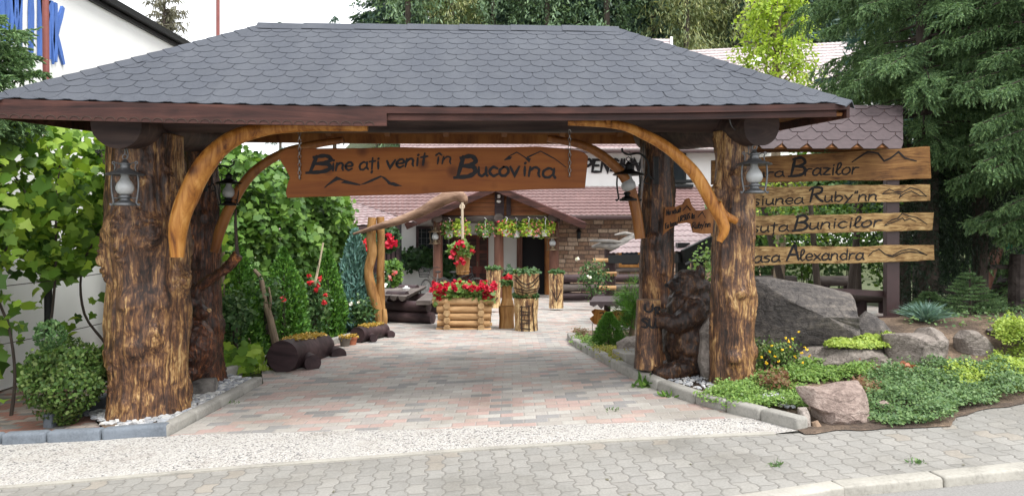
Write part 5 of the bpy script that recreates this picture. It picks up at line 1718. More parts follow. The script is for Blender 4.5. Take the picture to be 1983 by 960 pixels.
def pot(px, py, d, mat, label, r=.09, h=.14, plant=True):
    b = P(px, py, d)
    t_ = thing('flower_pot', b, label, 'pot', 'small pots beside the log trough')
    mb = MB(); mb.lathe([(r * .7, 0), (r * .95, h * .8), (r * 1.08, h * .82), (r * 1.1, h), (r * .95, h), (r * .9, h * .85)], b, 20, True); mb.build('pot', M[mat], t_, angle=40)
    n = 60; u = unit(n); p = np.abs(u) * np.array([1, 1, .5]); p = u * np.array([r, r, .03]) + np.array(b) + np.array([0, 0, h + .01])
    V, k = leafverts(p, [(0, 0, 1)] * n, .04, 'round', 1, .8); fastpoly('plant', V, k, M['petal_orange'], t_)
pot(668, 671, 12.0, 'pot_grey', 'grey-brown flower pot left of the two orange pots')
pot(681, 669, 12.15, 'terracotta', 'orange flower pot between the grey pot and the small log trough')
pot(692, 667, 12.45, 'terracotta', 'orange flower pot touching the small log trough')

# right bed: dwarf spruce and plants
b = G(1179, 676)
dw = thing('dwarf_spruce', b, 'small dense conical dwarf spruce at the right kerb', 'spruce')
n = 4500; s = rng.random(n) ** 1.3; a = rng.uniform(0, 6.283, n); h, r = .52, .205
rr = r * np.interp(s, [0, .15, .4, .75, 1], [.85, 1, .9, .5, .05]) * (1 - .35 * rng.random(n) ** 2) * (1 + .12 * np.sin(a * 9 + s * 40))
p = np.stack([np.cos(a) * rr, np.sin(a) * rr, s * h], 1) + np.array(b)
o_ = np.stack([np.cos(a), np.sin(a), np.full(n, .55)], 1)
V = brushes(p, o_, np.full(n, .035), 8, .018, .004, .8)
fastpoly('foliage', V, 3, M['thuja'], dw)
mb = MB(); mb.tube([b - Vector((0, 0, .05)), b + Vector((0, 0, .45))], [.03, .01], 8); mb.build('trunk', M['bark'], dw)

def patch(name, pix, n, size, mat, label, h=.08, shape='round', tall=0.0, off=.02, kind='stuff', cat='ground cover', wob=2.2):
    poly = gx(*pix)
    n = int(n * 1.7); size *= .72
    pp = [(x + rng.normal(0, .028), y + rng.normal(0, .028)) for x, y in scatter_poly(poly, n)]
    pts = np.array([(x, y, ground(x, y) + off + h * max(0, (.45 + 1.0 * noise.noise(Vector((x * wob, y * wob, len(pix)))) + .7 * noise.noise(Vector((x * 7, y * 7, 3))))) * rnd.uniform(.3, 1) + h * .25 * rnd.random()) for x, y in pp])
    nr = rng.normal(0, .35, (n, 3)) + np.array([0, -.35, 1])
    V, k = leafverts(pts, nr, size, shape, 1.0, .35, rng.normal(0, 1, (n, 3)) + np.array([0, 0, tall]), .3)
    o = fastpoly(name, V, k, M[mat])
    return tag(o, label, cat, kind=kind)
patch('ground_cover', [(1345, 782), (1420, 800), (1500, 800), (1570, 796), (1555, 760), (1480, 742), (1400, 752)], 6500, .027, 'sedum', 'bright green ground cover round the foot of the right front gate post', .12)
patch('ground_cover', [(1460, 745), (1560, 745), (1690, 740), (1690, 716), (1580, 715), (1470, 715)], 5500, .03, 'sedum', 'mixed green ground cover between the yellow flowers and the pinkish rock', .13)
patch('ground_cover', [(1668, 815), (1735, 828), (1838, 822), (1850, 800), (1990, 770), (2040, 735), (1940, 715), (1820, 712), (1700, 724), (1672, 760)], 15000, .027, 'sedum_d', 'dark green trailing ground cover spilling towards the pavement', .14)
patch('ground_cover', [(1830, 740), (1900, 715), (1935, 690), (1990, 690), (2060, 720), (2000, 760), (1900, 762)], 5000, .03, 'sedum_y', 'yellow-green ground cover at the right end of the rockery', .13)
patch('ground_cover', [(1925, 668), (1960, 650), (2010, 665), (2010, 705), (1940, 700)], 3000, .03, 'sedum_y', 'yellow-green sedum cushion beside the dark rock at the right edge', .2, off=.12)

def cushion(c, rad, n, size, mat, label):
    u = unit(n); u[:, 2] = np.abs(u[:, 2]); k = rng.uniform(.5, 1, n) ** .5
    p = u * np.array(rad) * k[:, None]; p[:, 2] *= np.array([1 + .6 * noise.noise(Vector((q[0] * 6, q[1] * 6, 0))) for q in p]); p += np.array(c)
    V, k = leafverts(p, u + np.array([0, -.3, .6]), size, 'round', 1.0, .5, rng.normal(0, 1, (n, 3)) + np.array([0, 0, .5]), .4)
    tag(fastpoly('ground_cover', V, k, M[mat]), label, 'ground cover', kind='stuff')
cushion(P(1660, 668, 8.25), (.36, .16, .08), 3200, .024, 'sedum_y', 'bright yellow-green sedum cushion on top of the flat rock slab')
cushion(P(1706, 654, 8.45), (.2, .13, .06), 1500, .024, 'sedum_y', 'bright yellow-green sedum spilling beside the dark sign post')
patch('ground_cover', [(1660, 790), (1690, 800), (1700, 730), (1670, 728)], 700, .04, 'sedum_r', 'reddish stems right of the pinkish rock', .16, tall=1.0, shape='diamond')
patch('ground_cover', [(1470, 765), (1530, 770), (1520, 742), (1465, 740)], 500, .05, 'sedum_r', 'reddish-brown stems below the yellow flowers', .15, tall=1.0, shape='diamond')
patch('ground_cover', [(1110, 668), (1150, 690), (1160, 672), (1120, 650)], 1500, .035, 'sedum', 'light green plants at the corner of the right kerb', .1)
patch('ground_cover', [(1150, 692), (1200, 716), (1240, 708), (1225, 690), (1165, 672)], 2200, .038, 'gold_leaf', 'golden leafy plants at the foot of the dwarf spruce', .12, tall=.4, shape='diamond')
patch('ground_cover', [(1105, 660), (1125, 670), (1140, 650), (1115, 642)], 600, .04, 'sedum_r', 'purplish dry heather at the far end of the right kerb', .12, tall=.8, shape='diamond')
patch('ground_cover', [(1240, 640), (1330, 640), (1345, 600), (1250, 605)], 1500, .06, 'sedum_d', 'green plants behind the dark gate post', .35, tall=.5)
patch('ground_cover', [(1745, 640), (1990, 640), (2080, 610), (1760, 615)], 3000, .04, 'sedum_d', 'low dark green growth under the spruces', .12)

# yellow daisies
b = G(1508, 738)
t_, p = bush('yellow_daisy', b + Vector((0, .1, 0)), (.33, .2, .42), 1500, .028, M['box'], 'loose plant with small yellow flowers beside the right front gate post', 'plant', None, shell=.1, lump=.4, base=.55, stems=12, seed=31)
flowers(t_, [P(x, y, 7.55 + rnd.uniform(-.1, .2)) for x, y in ((1521, 655), (1527, 660), (1535, 656), (1495, 668), (1500, 690), (1515, 676), (1530, 672), (1559, 672), (1563, 676), (1568, 689), (1484, 702), (1555, 703), (1546, 643), (1490, 680), (1540, 690), (1508, 700), (1474, 690), (1552, 683))], .026, M['petal_yellow'], 8, 'blossoms', False)
b = G(1391, 748); t_, p = bush('yellow_daisy', b, (.07, .06, .1), 60, .05, M['sedum'], 'single yellow flower low in front of the right front gate post', 'plant', None, stems=2, seed=3)
flowers(t_, [P(1391, 735, b.y - .05)], .045, M['petal_yellow'], 9, 'flower', True)
# coral succulent, fescue
b = G(1758, 735); t_ = thing('coral_plant', b, 'small coral-red leafy plant amid the green ground cover', 'plant')
n = 130; u = unit(n); u[:, 2] = np.abs(u[:, 2]); p = u * np.array([.11, .09, .1]) * rng.uniform(.3, 1, (n, 1)) + np.array(b) + np.array([0, 0, .04])
V, k = leafverts(p, u, .06, 'round', 1, .5, u, .5); fastpoly('foliage', V, k, M['succ_red'], t_)
b = gz(P(1792, 640, 9.3), .02)
t_ = thing('blue_fescue', b, 'tuft of blue-grey fescue grass behind the wide squared rock', 'grass tuft')
n = 600; a = rng.uniform(0, 6.283, n); e = rng.uniform(.15, 1.2, n)
d = np.stack([np.cos(a) * np.sin(e), np.sin(a) * np.sin(e), np.cos(e)], 1)
L_ = rng.uniform(.16, .33, n); base = np.array(b) + d * np.array([.08, .08, .0]); sd = np.cross(d, rng.normal(0, 1, (n, 3))); sd = nrmz(sd) * .005
mid = base + d * (L_ * .6)[:, None]; tip = base + d * L_[:, None] * np.array([1.15, 1.15, .8])
V = np.stack([base - sd, base + sd, mid + sd * .8, tip, mid - sd * .8], 1).reshape(-1, 3)
fastpoly('foliage', V, 5, M['fescue'], t_)
# ------------------------------------------------------------------ yard objects
# log crib planter with red geraniums
DPL = 14.55
cp_ = thing('log_crib_planter', P(897, 646, DPL), 'square planter of stacked pale logs full of red geraniums', 'planter')
u = DPL / F
rl = .064
rows = [(640, 845, 951), (626, 847, 949), (612, 848, 950), (598, 846, 952), (583, 838, 956)]
ends = (866, 932)
for i, (py, x0, x1) in enumerate(rows):
    for j, dd in enumerate((0.0, .75)):
        mb = MB(); a = P(x0, py, DPL); b = P(x1, py, DPL); a.y += dd; b.y += dd
        r_ = rl * (1.15 if i == 4 else 1)
        mb.tube([a.lerp(b, k / 8) for k in range(9)], r_, 16, True, .06, i * 3 + j)
        mb.build('log', M['log_light'], cp_, angle=50)
for i, py in enumerate((645, 633, 619, 605, 591)):
    for x in ends:
        a = P(x, py, DPL); mb = MB()
        mb.tube([a + Vector((0, -.12 + k * .125, 0)) for k in range(9)], rl * .93, 16, True, .05, i + x)
        mb.build('log_end', M['log_end'], cp_, angle=50)
n = 1400; p = np.stack([rng.uniform(-.55, .55, n), rng.uniform(-.12, .75, n), rng.normal(0, .06, n)], 1) + np.array(P(897, 569, DPL))
p[:, 2] += .06 * np.sin(p[:, 0] * 5)
V, k = leafverts(p, [(0, -.5, 1)] * n, .07, 'round', 1.1, .7); fastpoly('foliage', V, k, M['sedum'], cp_)
hd = [Vector((rng.uniform(-.58, .58), rng.uniform(-.15, .7), 0)) + P(897, 562, DPL) + Vector((0, 0, rng.normal(.03, .055))) for _ in range(135)]
hd += [P(945 + rng.uniform(-8, 10), 572 + rng.uniform(-12, 6), DPL - .05) for _ in range(10)] + [P(850 + rng.uniform(-8, 10), 572 + rng.uniform(-12, 6), DPL - .05) for _ in range(8)]
flowers(cp_, hd, .08, M['petal_red'], 20, 'blossoms')

# carved log planters
def logplanter(px, y0, y1, hw, d, label, seed, mat='carved', plant=True, shape=None, flower=None):
    b = P(px, y1, d); h = (y1 - y0) / F * d; r = hw / F * d
    t_ = thing('carved_log_planter', b, label, 'planter', 'carved log planters in the yard')
    vs = []; n, m = 48, 60; mb = MB()
    prof = shape or [1, .97, .95, .97, 1.0, 1.03]
    for i in range(m + 1):
        s = i / m
        for k in range(n):
            a = 6.28319 * k / n
            rr = r * np.interp(s, np.linspace(0, 1, len(prof)), prof)
            rr *= 1 + .05 * noise.noise(Vector((math.cos(a) * 2 + seed, math.sin(a) * 2, s * 3))) + .035 * noise.noise(Vector((math.cos(a) * 7 + seed, math.sin(a) * 7, s * 2)))
            vs.append(b + Vector((rr * math.cos(a), rr * math.sin(a), h * s)))
    fs = [(i * n + k, i * n + (k + 1) % n, (i + 1) * n + (k + 1) % n, (i + 1) * n + k) for i in range(m) for k in range(n)]
    fs.append(tuple(m * n + k for k in range(n)))
    mb.add(vs, fs); mb.build('trunk', M[mat], t_, angle=60)
    # carved grooves
    def on(px_, py_, hh):
        t2 = max(-1.4, min(1.4, (px_ - px) / hw)); t2 = math.asin(max(-.99, min(.99, t2)))
        s = (y1 - py_) / (y1 - y0); rr = r * np.interp(s, np.linspace(0, 1, len(prof)), prof) * 1.015 + hh
        return b + Vector((rr * math.sin(t2), -rr * math.cos(t2), h * s))
    if plant:
        n = 260; q = unit(n) * np.array([r * .95, r * .95, .05]) + np.array(b) + np.array([0, 0, h + .03])
        V, k = leafverts(q, [(0, -.3, 1)] * n, .06, 'round', 1, .8); fastpoly('plant', V, k, M['rose_leaf' if seed % 2 else 'sedum_d'], t_)
    if flower:
        flowers(t_, [b + Vector((rng.normal(0, r * .6), -r * .3 + rng.normal(0, r * .4), h + .08 + rng.random() * .05)) for _ in range(9)], .06, M[flower], 9, 'blossoms')
    return t_, on
t_, on = logplanter(1019, 576, 647, 23, 14.35, 'lower tier of the carved log planter with a ladder pattern, in front of the porch', 3)
mb = MB()
for x in (1010, 1024):
    ribbon(mb, dens([(x, 590), (x, 640)], 6), 2.2, on, .01)
for y in (592, 600, 608, 616, 624, 632): ribbon(mb, dens([(1008, y), (1026, y + (2 if y % 16 else -2))], 5), 2.2, on, .012)
ribbon(mb, dens([(1030, 585), (1034, 640)], 6), 1.6, on, .01)
mb.build('carving', M['carve_dark'], t_)
t_, on = logplanter(1019, 529, 574, 25, 14.35, 'upper tier of the carved log planter with a zigzag band, resting on the lower tier', 5, shape=[.62, .9, 1.0, 1.0, 1.0, 1.02])
mb = MB()
ribbon(mb, dens([(998, 533), (1010, 545), (1019, 549), (1030, 545), (1041, 533)], 5), 2.2, on, .012)
ribbon(mb, dens([(998, 540), (1010, 552), (1019, 556), (1030, 552), (1041, 540)], 5), 1.8, on, .012)
ribbon(mb, dens([(997, 556), (1019, 561), (1042, 556)], 6), 2.0, on, .012)
ribbon(mb, dens([(999, 562), (1019, 566), (1040, 562)], 6), 1.5, on, .012)
mb.build('carving', M['carve_dark'], t_)
t_, on = logplanter(981, 592, 636, 15, 14.8, 'low honey-coloured stump supporting a flower bowl', 7, 'poplar', False)
t_, on = logplanter(982, 551, 591, 11, 14.8, 'narrow honey-coloured stump with red blooms on the low stump', 8, 'poplar', True, [1.2, .9, .85, 1], 'petal_red')
t_, on = logplanter(956, 522, 595, 13.5, 19.0, 'tall carved log planter behind the geraniums, left of the doorway', 11)
mb = MB(); ribbon(mb, dens([(948, 550), (956, 560), (964, 550)], 4), 2, on, .012); ribbon(mb, dens([(948, 575), (956, 585), (964, 575)], 4), 2, on, .012); mb.build('carving', M['carve_dark'], t_)
t_, on = logplanter(1077, 529, 596, 14, 19.6, 'tall carved log planter right of the dark doorway', 13)
mb = MB(); ribbon(mb, dens([(1068, 560), (1077, 582), (1086, 560)], 4), 1.8, on, .012); ribbon(mb, dens([(1077, 540), (1077, 580)], 4), 1.6, on, .012); mb.build('carving', M['carve_dark'], t_)

# honey-coloured twin trunk with driftwood arm
DW = 13.7
tw_ = thing('twin_trunk_post', P(733, 640, DW), 'honey-coloured twin-trunk post with a long driftwood arm reaching right', 'post')
mb = MB()
mb.tube(catmull([P(742, 642, DW), P(731, 600, DW), P(720, 560, DW), P(714, 525, DW), P(721, 490, DW), P(719, 460, DW), P(721, 421, DW)], 7), [.1, .09, .09, .078, .09, .08, .075], 18, True, .12, 2)
mb.build('trunk', M['poplar'], tw_, angle=60)
mb = MB()
mb.tube(catmull([P(741, 642, DW + .12), P(738, 590, DW + .1), P(737, 540, DW + .05), P(738, 480, DW + .05), P(737, 420, DW + .05)], 7), [.085, .07, .07, .068, .066], 16, True, .1, 5)
mb.tube(catmull([P(743, 640, DW - .05), P(745, 615, DW - .05), P(744, 598, DW - .03)], 4), [.05, .05, .04], 10, True, .1, 6)
mb.build('trunk', M['poplar'], tw_, angle=60)
mb = MB()
mb.tube(catmull([P(684, 453, DW - .05), P(704, 447, DW - .1), P(728, 440, DW - .15), P(770, 428, DW - .15), P(810, 412, DW - .15), P(840, 396, DW - .15), P(866, 383, DW - .15), P(886, 379, DW - .15), P(898, 388, DW - .15), P(900, 397, DW - .15)], 7), [.015, .03, .05, .07, .085, .1, .115, .1, .08, .03], 18, True, .2, 11)
mb.build('arm', M['drift'], tw_, angle=60)
hb = thing('hanging_bucket', P(896, 398, DW - .2), 'wooden bucket of red geraniums hanging on pale ropes from the driftwood arm', 'bucket')
D_ = DW - .25
mb = MB()
mb.tube([P(895, 392, D_), P(896, 470, D_)], .022, 8)
for x in (883, 893, 903, 909): mb.tube([P(896, 462, D_), P(x, 500, D_ + (.1 if x in (893, 903) else -.1))], .009, 6)
mb.torus(P(895, 400, D_), .035, .014, 'Y', 14, 6)
mb.build('rope', M['rope'], hb)
b = P(896, 531, D_); mb = MB()
mb.lathe([(.105, 0), (.135, .36), (.12, .37), (.1, .33)], b, 22)
for z in (.05, .06): mb.torus(b + Vector((0, 0, z)), .113, .008, 'Z', 22, 6)
mb.build('bucket', M['poplar'], hb, angle=40)
n = 350; q = unit(n) * np.array([.2, .17, .13]) + np.array(b) + np.array([-.03, -.02, .42])
V, k = leafverts(q, [(0, -.5, 1)] * n, .06, 'round', 1, .8); fastpoly('foliage', V, k, M['sedum'], hb)
flowers(hb, [P(x, y, D_ - .17) for x, y in ((886, 475), (893, 470), (898, 476), (876, 497), (882, 492), (879, 488), (886, 510), (893, 503), (914, 486), (883, 480), (897, 508))], .09, M['petal_red'], 14, 'blossoms')

# picnic table of logs
tb = thing('picnic_table', P(780, 625, 16.3), 'dark weathered log picnic table with attached log benches', 'table')
T0, T1 = P(736, 569, 15.7), P(787, 577, 15.5)
zt_ = (T0.z + T1.z) / 2
T0 = Vector((T0.x, 15.75, zt_)); T1 = Vector((T1.x, 15.5, zt_)); T2 = Vector((P(830, 552, 18.6).x, 18.3, zt_)); T3_ = Vector((P(776, 552, 18.6).x, 18.5, zt_))
mb = MB()
for i in range(3):
    a0 = T0.lerp(T1, (i + .03) / 3); a1 = T0.lerp(T1, (i + .97) / 3); b0 = T3_.lerp(T2, (i + .03) / 3); b1 = T3_.lerp(T2, (i + .97) / 3)
    vs = []; 
    for (p0, p1) in ((a0, a1), (b0, b1)):
        vs.append(p0); vs.append(p1)
        for q in range(1, 8):
            t2 = q / 8; c_ = p1.lerp(p0, t2); vs.append(c_ - Vector((0, 0, .1 * math.sin(math.pi * t2) ** .7)))
    m_ = 9
    fs = [tuple(range(m_)), tuple(range(2 * m_ - 1, m_ - 1, -1))] + [(k2, m_ + k2, m_ + (k2 + 1) % m_, (k2 + 1) % m_) for k2 in range(m_)]
    mb.add(vs, fs)
mb.build('tabletop', M['log_grey'], tb, angle=50)
ax = (T3_ - T0).normalized(); sx_ = Vector((ax.y, -ax.x, 0))
def tl(s, w_, z): return T0.lerp(T3_, s) + (T1 - T0) * w_ + Vector((0, 0, z - zt_))
zg = ground(-2, 16)
for s in (.16, .8):
    mb = MB()
    mb.tube([tl(s, -.55, zg + .12), tl(s, .5, zg + .12), tl(s, 1.9, zg + .12)], .12, 16, True, .05, 3)
    mb.tube([tl(s, -.5, zg + .34), tl(s, .5, zg + .34), tl(s, 1.75, zg + .34)], .11, 16, True, .05, 4)
    mb.tube([tl(s, .15, zg + .54), tl(s, .5, zg + .54), tl(s, .9, zg + .54)], .1, 16, True, .05, 5)
    mb.build('trestle', M['log_dark'], tb, angle=50)
for w_, nm in ((1.62, 'bench'), (-.42, 'bench')):
    mb = MB(); mb.bar(tl(.02, w_, zg + .46), tl(.98, w_, zg + .46), .28, .08); mb.build(nm, M['log_grey'], tb)
mb = MB(); cc = tl(.55, .6, zt_); mb.lathe([(.07, 0), (.09, .05), (.04, .055), (.03, .09), (.02, .09)], cc, 14)
tag(mb.build('ashtray', M['white_plastic'], None), 'small white dish on the dark picnic table', 'dish')

# bicycles
def bike(loc, rz, colour, label, basket):
    t_ = thing('bicycle', loc, label, 'bicycle', None, rz)
    for x in (-.52, .52):
        mb = MB(); mb.torus((x, 0, .33), .31, .02, 'Y', 32, 8)
        w_ = mb.build('wheel', M['rubber'], t_, world=False, smooth=True)
        mb = MB(); mb.torus((x, 0, .33), .285, .01, 'Y', 32, 6)
        for k in range(12):
            a = k * math.pi / 6; mb.tube([(x, 0, .33), (x + .28 * math.cos(a), 0, .33 + .28 * math.sin(a))], .002, 4)
        mb.build('rim', M['chain'], w_, world=False)
    mb = MB()
    for a, b in (((-.52, .33), (-.05, .3)), ((-.05, .3), (-.18, .78)), ((-.52, .33), (-.17, .7)), ((-.05, .3), (.4, .72)), ((-.16, .6), (.38, .78)), ((.52, .33), (.38, .85))):
        mb.tube([(a[0], 0, a[1]), (b[0], 0, b[1])], .016, 8)
    mb.build('frame', colour, t_, world=False)
    mb = MB(); mb.tube(catmull([(.2, -.28, .98), (.34, -.25, 1.0), (.38, 0, .95), (.34, .25, 1.0), (.2, .28, .98)], 4), .012, 7); mb.tube([(.38, 0, .85), (.38, 0, .96)], .014, 7); mb.build('handlebar', M['black_metal'], t_, world=False)
    mb = MB(); mb.ell((-.2, 0, .83), (.13, .08, .035), None, 12); mb.build('saddle', M['rubber'], t_, world=False, smooth=True)
    mb = MB(); mb.tube([(-.05, 0, .3), (.06, -.09, .2), (.06, -.16, .2)], .012, 6); mb.torus((-.05, -.03, .3), .09, .008, 'Y', 20, 5); mb.build('pedal', M['black_metal'], t_, world=False)
    if basket:
        mb = MB()
        for k in range(4): mb.torus((.62, 0, .72 + .075 * k), .14 + .014 * k, .006, 'Z', 20, 5)
        for k in range(20):
            a = k * .314; mb.tube([(.62 + .14 * math.cos(a), .14 * math.sin(a), .72), (.62 + .182 * math.cos(a), .182 * math.sin(a), .95)], .004, 4)
        mb.build('basket', M['black_metal'], t_, world=False)
    return t_
b = P(842, 577, 23.9); bike((b.x, b.y, ground(b.x, b.y) + .02), R(245), M['chain'], 'pale bicycle with a dark front basket behind the porch post', True)
b = P(890, 577, 24.2); bike((b.x, b.y, ground(b.x, b.y) + .02), R(12), M['black_metal'], 'dark bicycle parked at the porch behind the geranium planter', False)

# low log fence, driftwood perch, roofed sign
lf = thing('log_fence', P(1165, 585, 23.0), 'low fence of dark stacked horizontal logs in front of the brick wall', 'fence')
for i, py in enumerate((539, 557, 574, 588)):
    mb = MB(); a = P(1086, py, 23.0); b = P(1262, py - 1, 23.0)
    mb.tube([a.lerp(b, k / 10) for k in range(11)], .12 if i < 3 else .14, 14, True, .08, i)
    mb.build('log', M['log_grey'] if i % 2 else M['log_dark'], lf, angle=50)
for px in (1097, 1240):
    mb = MB(); mb.tube([P(px, 595, 23.2), P(px, 532, 23.2)], .12, 12, True, .06, px); mb.build('post', M['log_dark'], lf, angle=50)
pr = thing('driftwood_perch', P(1181, 585, 20.5), 'dark post with three pale log rungs carrying a grey driftwood bird', 'sculpture')
mb = MB(); a = P(1181, 592, 20.5); b = P(1181, 482, 20.5); mb.tube([a, a.lerp(b, .5), b], .15, 14, True, .08, 3); mb.build('post', M['log_dark'], pr, angle=50)
for py, x0, x1 in ((504, 1148, 1192), (530, 1150, 1194), (557, 1160, 1193)):
    mb = MB(); a = P(x0, py, 20.3); b = P(x1, py, 20.3); mb.tube([a, a.lerp(b, .5), b], .055, 12, True, .08, py); mb.build('rung', M['log_light'], pr, angle=50)
mb = MB()
mb.tube(catmull([P(1146, 478, 20.3), P(1170, 474, 20.3), P(1195, 478, 20.3), P(1212, 470, 20.3), P(1226, 460, 20.3), P(1240, 452, 20.3)], 6), [.03, .11, .15, .14, .1, .05], 14, True, .35, 4)
mb.tube(catmull([P(1142, 466, 20.2), P(1165, 466, 20.2), P(1190, 468, 20.2), P(1205, 470, 20.2)], 5), [.02, .05, .05, .03], 10, True, .3, 7)
mb.tube(catmull([P(1190, 455, 20.3), P(1210, 452, 20.3), P(1230, 455, 20.3)], 5), [.02, .05, .04], 10, True, .3, 8)
mb.build('driftwood', M['grey_drift'], pr, angle=60)

rs = thing('roofed_signboard', P(1185, 650, 12.7), 'orange fish-shaped wooden board under a little brown scalloped roof', 'sign')
DR = 12.7
mb = MB()
A_0, A_1 = P(1142, 584, DR - .25), P(1246, 583, DR - .25); B_0, B_1 = P(1150, 573, DR + .1), P(1250, 572, DR + .1)
mb.plate([A_0, A_1, B_1, B_0], (0, -.7, .7), .02)
for k in range(7):
    s0 = A_0.lerp(A_1, k / 7); s1 = A_0.lerp(A_1, (k + 1) / 7)
    mb.plate([s0, s0 - Vector((0, 0, .05)), s0.lerp(s1, .5) - Vector((0, 0, .12 if k % 2 else .08)), s1 - Vector((0, 0, .05)), s1], (0, -1, 0), .012)
mb.plate([B_0, B_1, B_1 + Vector((0, .35, -.12)), B_0 + Vector((0, .35, -.12))], (0, .7, .7), .02)
mb.build('roof', M['tile_grey'], rs)
mb = MB()
for x in (1176, 1238): mb.tube([P(x, 658, DR + .1), P(x, 574, DR + .1)], .055, 12)
mb.build('post', M['log_dark'], rs)
mb = MB(); 
for x in (1147, 1158, 1168): mb.tube([P(x, 625, DR), P(x + 1, 658, DR)], .006, 6)
mb.build('rod', M['chain'], rs)
o = board('board', [(1145, 603), (1152, 598), (1170, 600), (1180, 604), (1196, 600), (1226, 601), (1226, 628), (1200, 630), (1180, 624), (1166, 631), (1150, 627), (1142, 617), (1150, 610)], DR - .02, .035, M['brace'], rs)
mb = MB(); W3 = plane_px(DR - .02)
ribbon(mb, sm2([(1161, 606), (1168, 605), (1169, 611), (1163, 613)]), 2.2, W3); ribbon(mb, dens([(1195, 610), (1197, 606), (1200, 610)]), 1.6, W3); ribbon(mb, dens([(1203, 625), (1206, 614), (1212, 624)]), 2.2, W3)
mb.build('lettering', M['ink'], o)
t_ = rose(1150, 585, 19.4, 34, 80, 900, 'pale leafy rose bush with a white bloom in front of the brick wall', [(1117, 501), (1141, 536)], 'petal_white', .09, None)
# ornamental grass/pine by the dark post
b = P(1222, 655, 11.5)
t_ = thing('young_pine', b, 'little young pine with long green needles beside the dark gate post', 'pine')
st_ = np.array([P(1228 + rng.normal(0, 9), 610 + rng.normal(0, 22), 11.5 + rng.normal(0, .06))[:] for _ in range(70)])
V = brushes(st_, rng.normal(0, .5, (70, 3)) + np.array([-.4, 0, .6]), np.full(70, .16), 40, .14, .004, 1.0)
fastpoly('foliage', V, 3, M['thuja'], t_)
mb = MB(); mb.tube([b, P(1232, 580, 11.5)], [.045, .02], 10); mb.build('trunk', M['bark_pale'], t_)
# ------------------------------------------------------------------ guest house
def roof_patch(mb, P00, P10, P11, P01, tw=.19, th=.36, amp=.015, step=.045, mul=5):
    """metal tile sheet between four corners (00 left eave, 10 right eave, 11 right top, 01 left top)"""
    P00, P10, P11, P01 = map(Vector, (P00, P10, P11, P01))
    Lu = ((P10 - P00).length + (P11 - P01).length) / 2; Lv = ((P01 - P00).length + (P11 - P10).length) / 2
    nu = int(Lu / tw * mul) + 1; rows = int(Lv / th + .5)
    n_ = (P10 - P00).cross(P01 - P00).normalized()
    if n_.z < 0: n_ = -n_
    vs = []; m = 0
    for r_ in range(rows):
        for q, fr in enumerate((0.0, .5, .97)):
            t2 = (r_ + fr) / rows; m += 1
            for i in range(nu + 1):
                s = i / nu
                b = P00.lerp(P10, s).lerp(P01.lerp(P11, s), t2)
                ph = 2 * math.pi * s * Lu / tw
                h = amp * (.5 + .5 * math.cos(ph)) + step * (1 - fr)
                # lower lip scallop
                vs.append(b + n_ * h)
    fs = [(j * (nu + 1) + i, j * (nu + 1) + i + 1, (j + 1) * (nu + 1) + i + 1, (j + 1) * (nu + 1) + i) for j in range(m - 1) for i in range(nu)]
    mb.add(vs, fs)

H = thing('guest_house', P(960, 572, 27), 'long brown-roofed guest house with a gabled log porch at the far end of the yard', 'house')
DWL = 27.3
zf = ground(0, 27)
def wall(name, x0, x1, d, z0, z1, mat, th=.2):
    mb = MB(); a = (x0 - CX) / F * d; b = (x1 - CX) / F * d
    mb.box(((a + b) / 2, d + th / 2, (z0 + z1) / 2), (b - a, th, z1 - z0))
    return mb.build(name, mat, H)
def zof(py, d): return EYE - (py - HY) / F * d
def xof(px, d): return (px - CX) / F * d
wall('brick_wall', 1082, 1480, DWL, zf - .1, zof(410, DWL), M['brickwall'])
wall('plaster_wall', 776, 1082, DWL, zf - .1, zof(418, DWL), M['white'])
wall('wooden_wall', 560, 776, 25.2, zf - .1, zof(425, 25.2), M['black_plate'])
mb = MB()
for i in range(16):
    x = 640 + i * 8.7; mb.box(P(x, 500, 25.15) , (.1, .04, 2.6))
mb.build('cladding', M['log_dark'], H)
# doors
dr = MB(); dr.box(((xof(905, DWL) + xof(946, DWL)) / 2, DWL - .02, (zf + zof(455, DWL)) / 2), (xof(946, DWL) - xof(905, DWL), .06, zof(455, DWL) - zf))
dr = dr.build('door', wood('red_brown_door', [(.06, .014, .01), (.11, .028, .02), (.14, .036, .026), (.18, .05, .035)], 'Z', 5, .1, .4, .2), H)
for z in (.25, .95, 1.5):
    for x in (915, 936):
        mb = MB(); mb.box((xof(x, DWL), DWL - .06, zf + z + .25), (.26, .03, .45), bev=.01); mb.build('door_panel', M['fascia'], dr)
mb = MB(); mb.box((xof(925, DWL), DWL - .07, zf + 1.05), (.03, .05, .18)); mb.build('handle', M['brass_metal'], dr)
wall('side_panel', 870, 905, DWL - .06, zf, zof(455, DWL), M['porch_post'], .05)
mb = MB(); mb.box((xof(1033, DWL), DWL - .03, (zf + zof(458, DWL)) / 2), (xof(1056, DWL) - xof(1010, DWL), .06, zof(458, DWL) - zf)); mb.build('doorway_shade_panel', M['painted_void'], H)  # solid panel on the wall, the shade inside is painted black
for x in (1006, 1060):
    mb = MB(); mb.tube([P(x, 576, DWL - .2), P(x, 440, DWL - .2)], .1, 14, True, .05, x); mb.build('door_post', M['porch_post'] if x < 1020 else M['brace_far'], H)
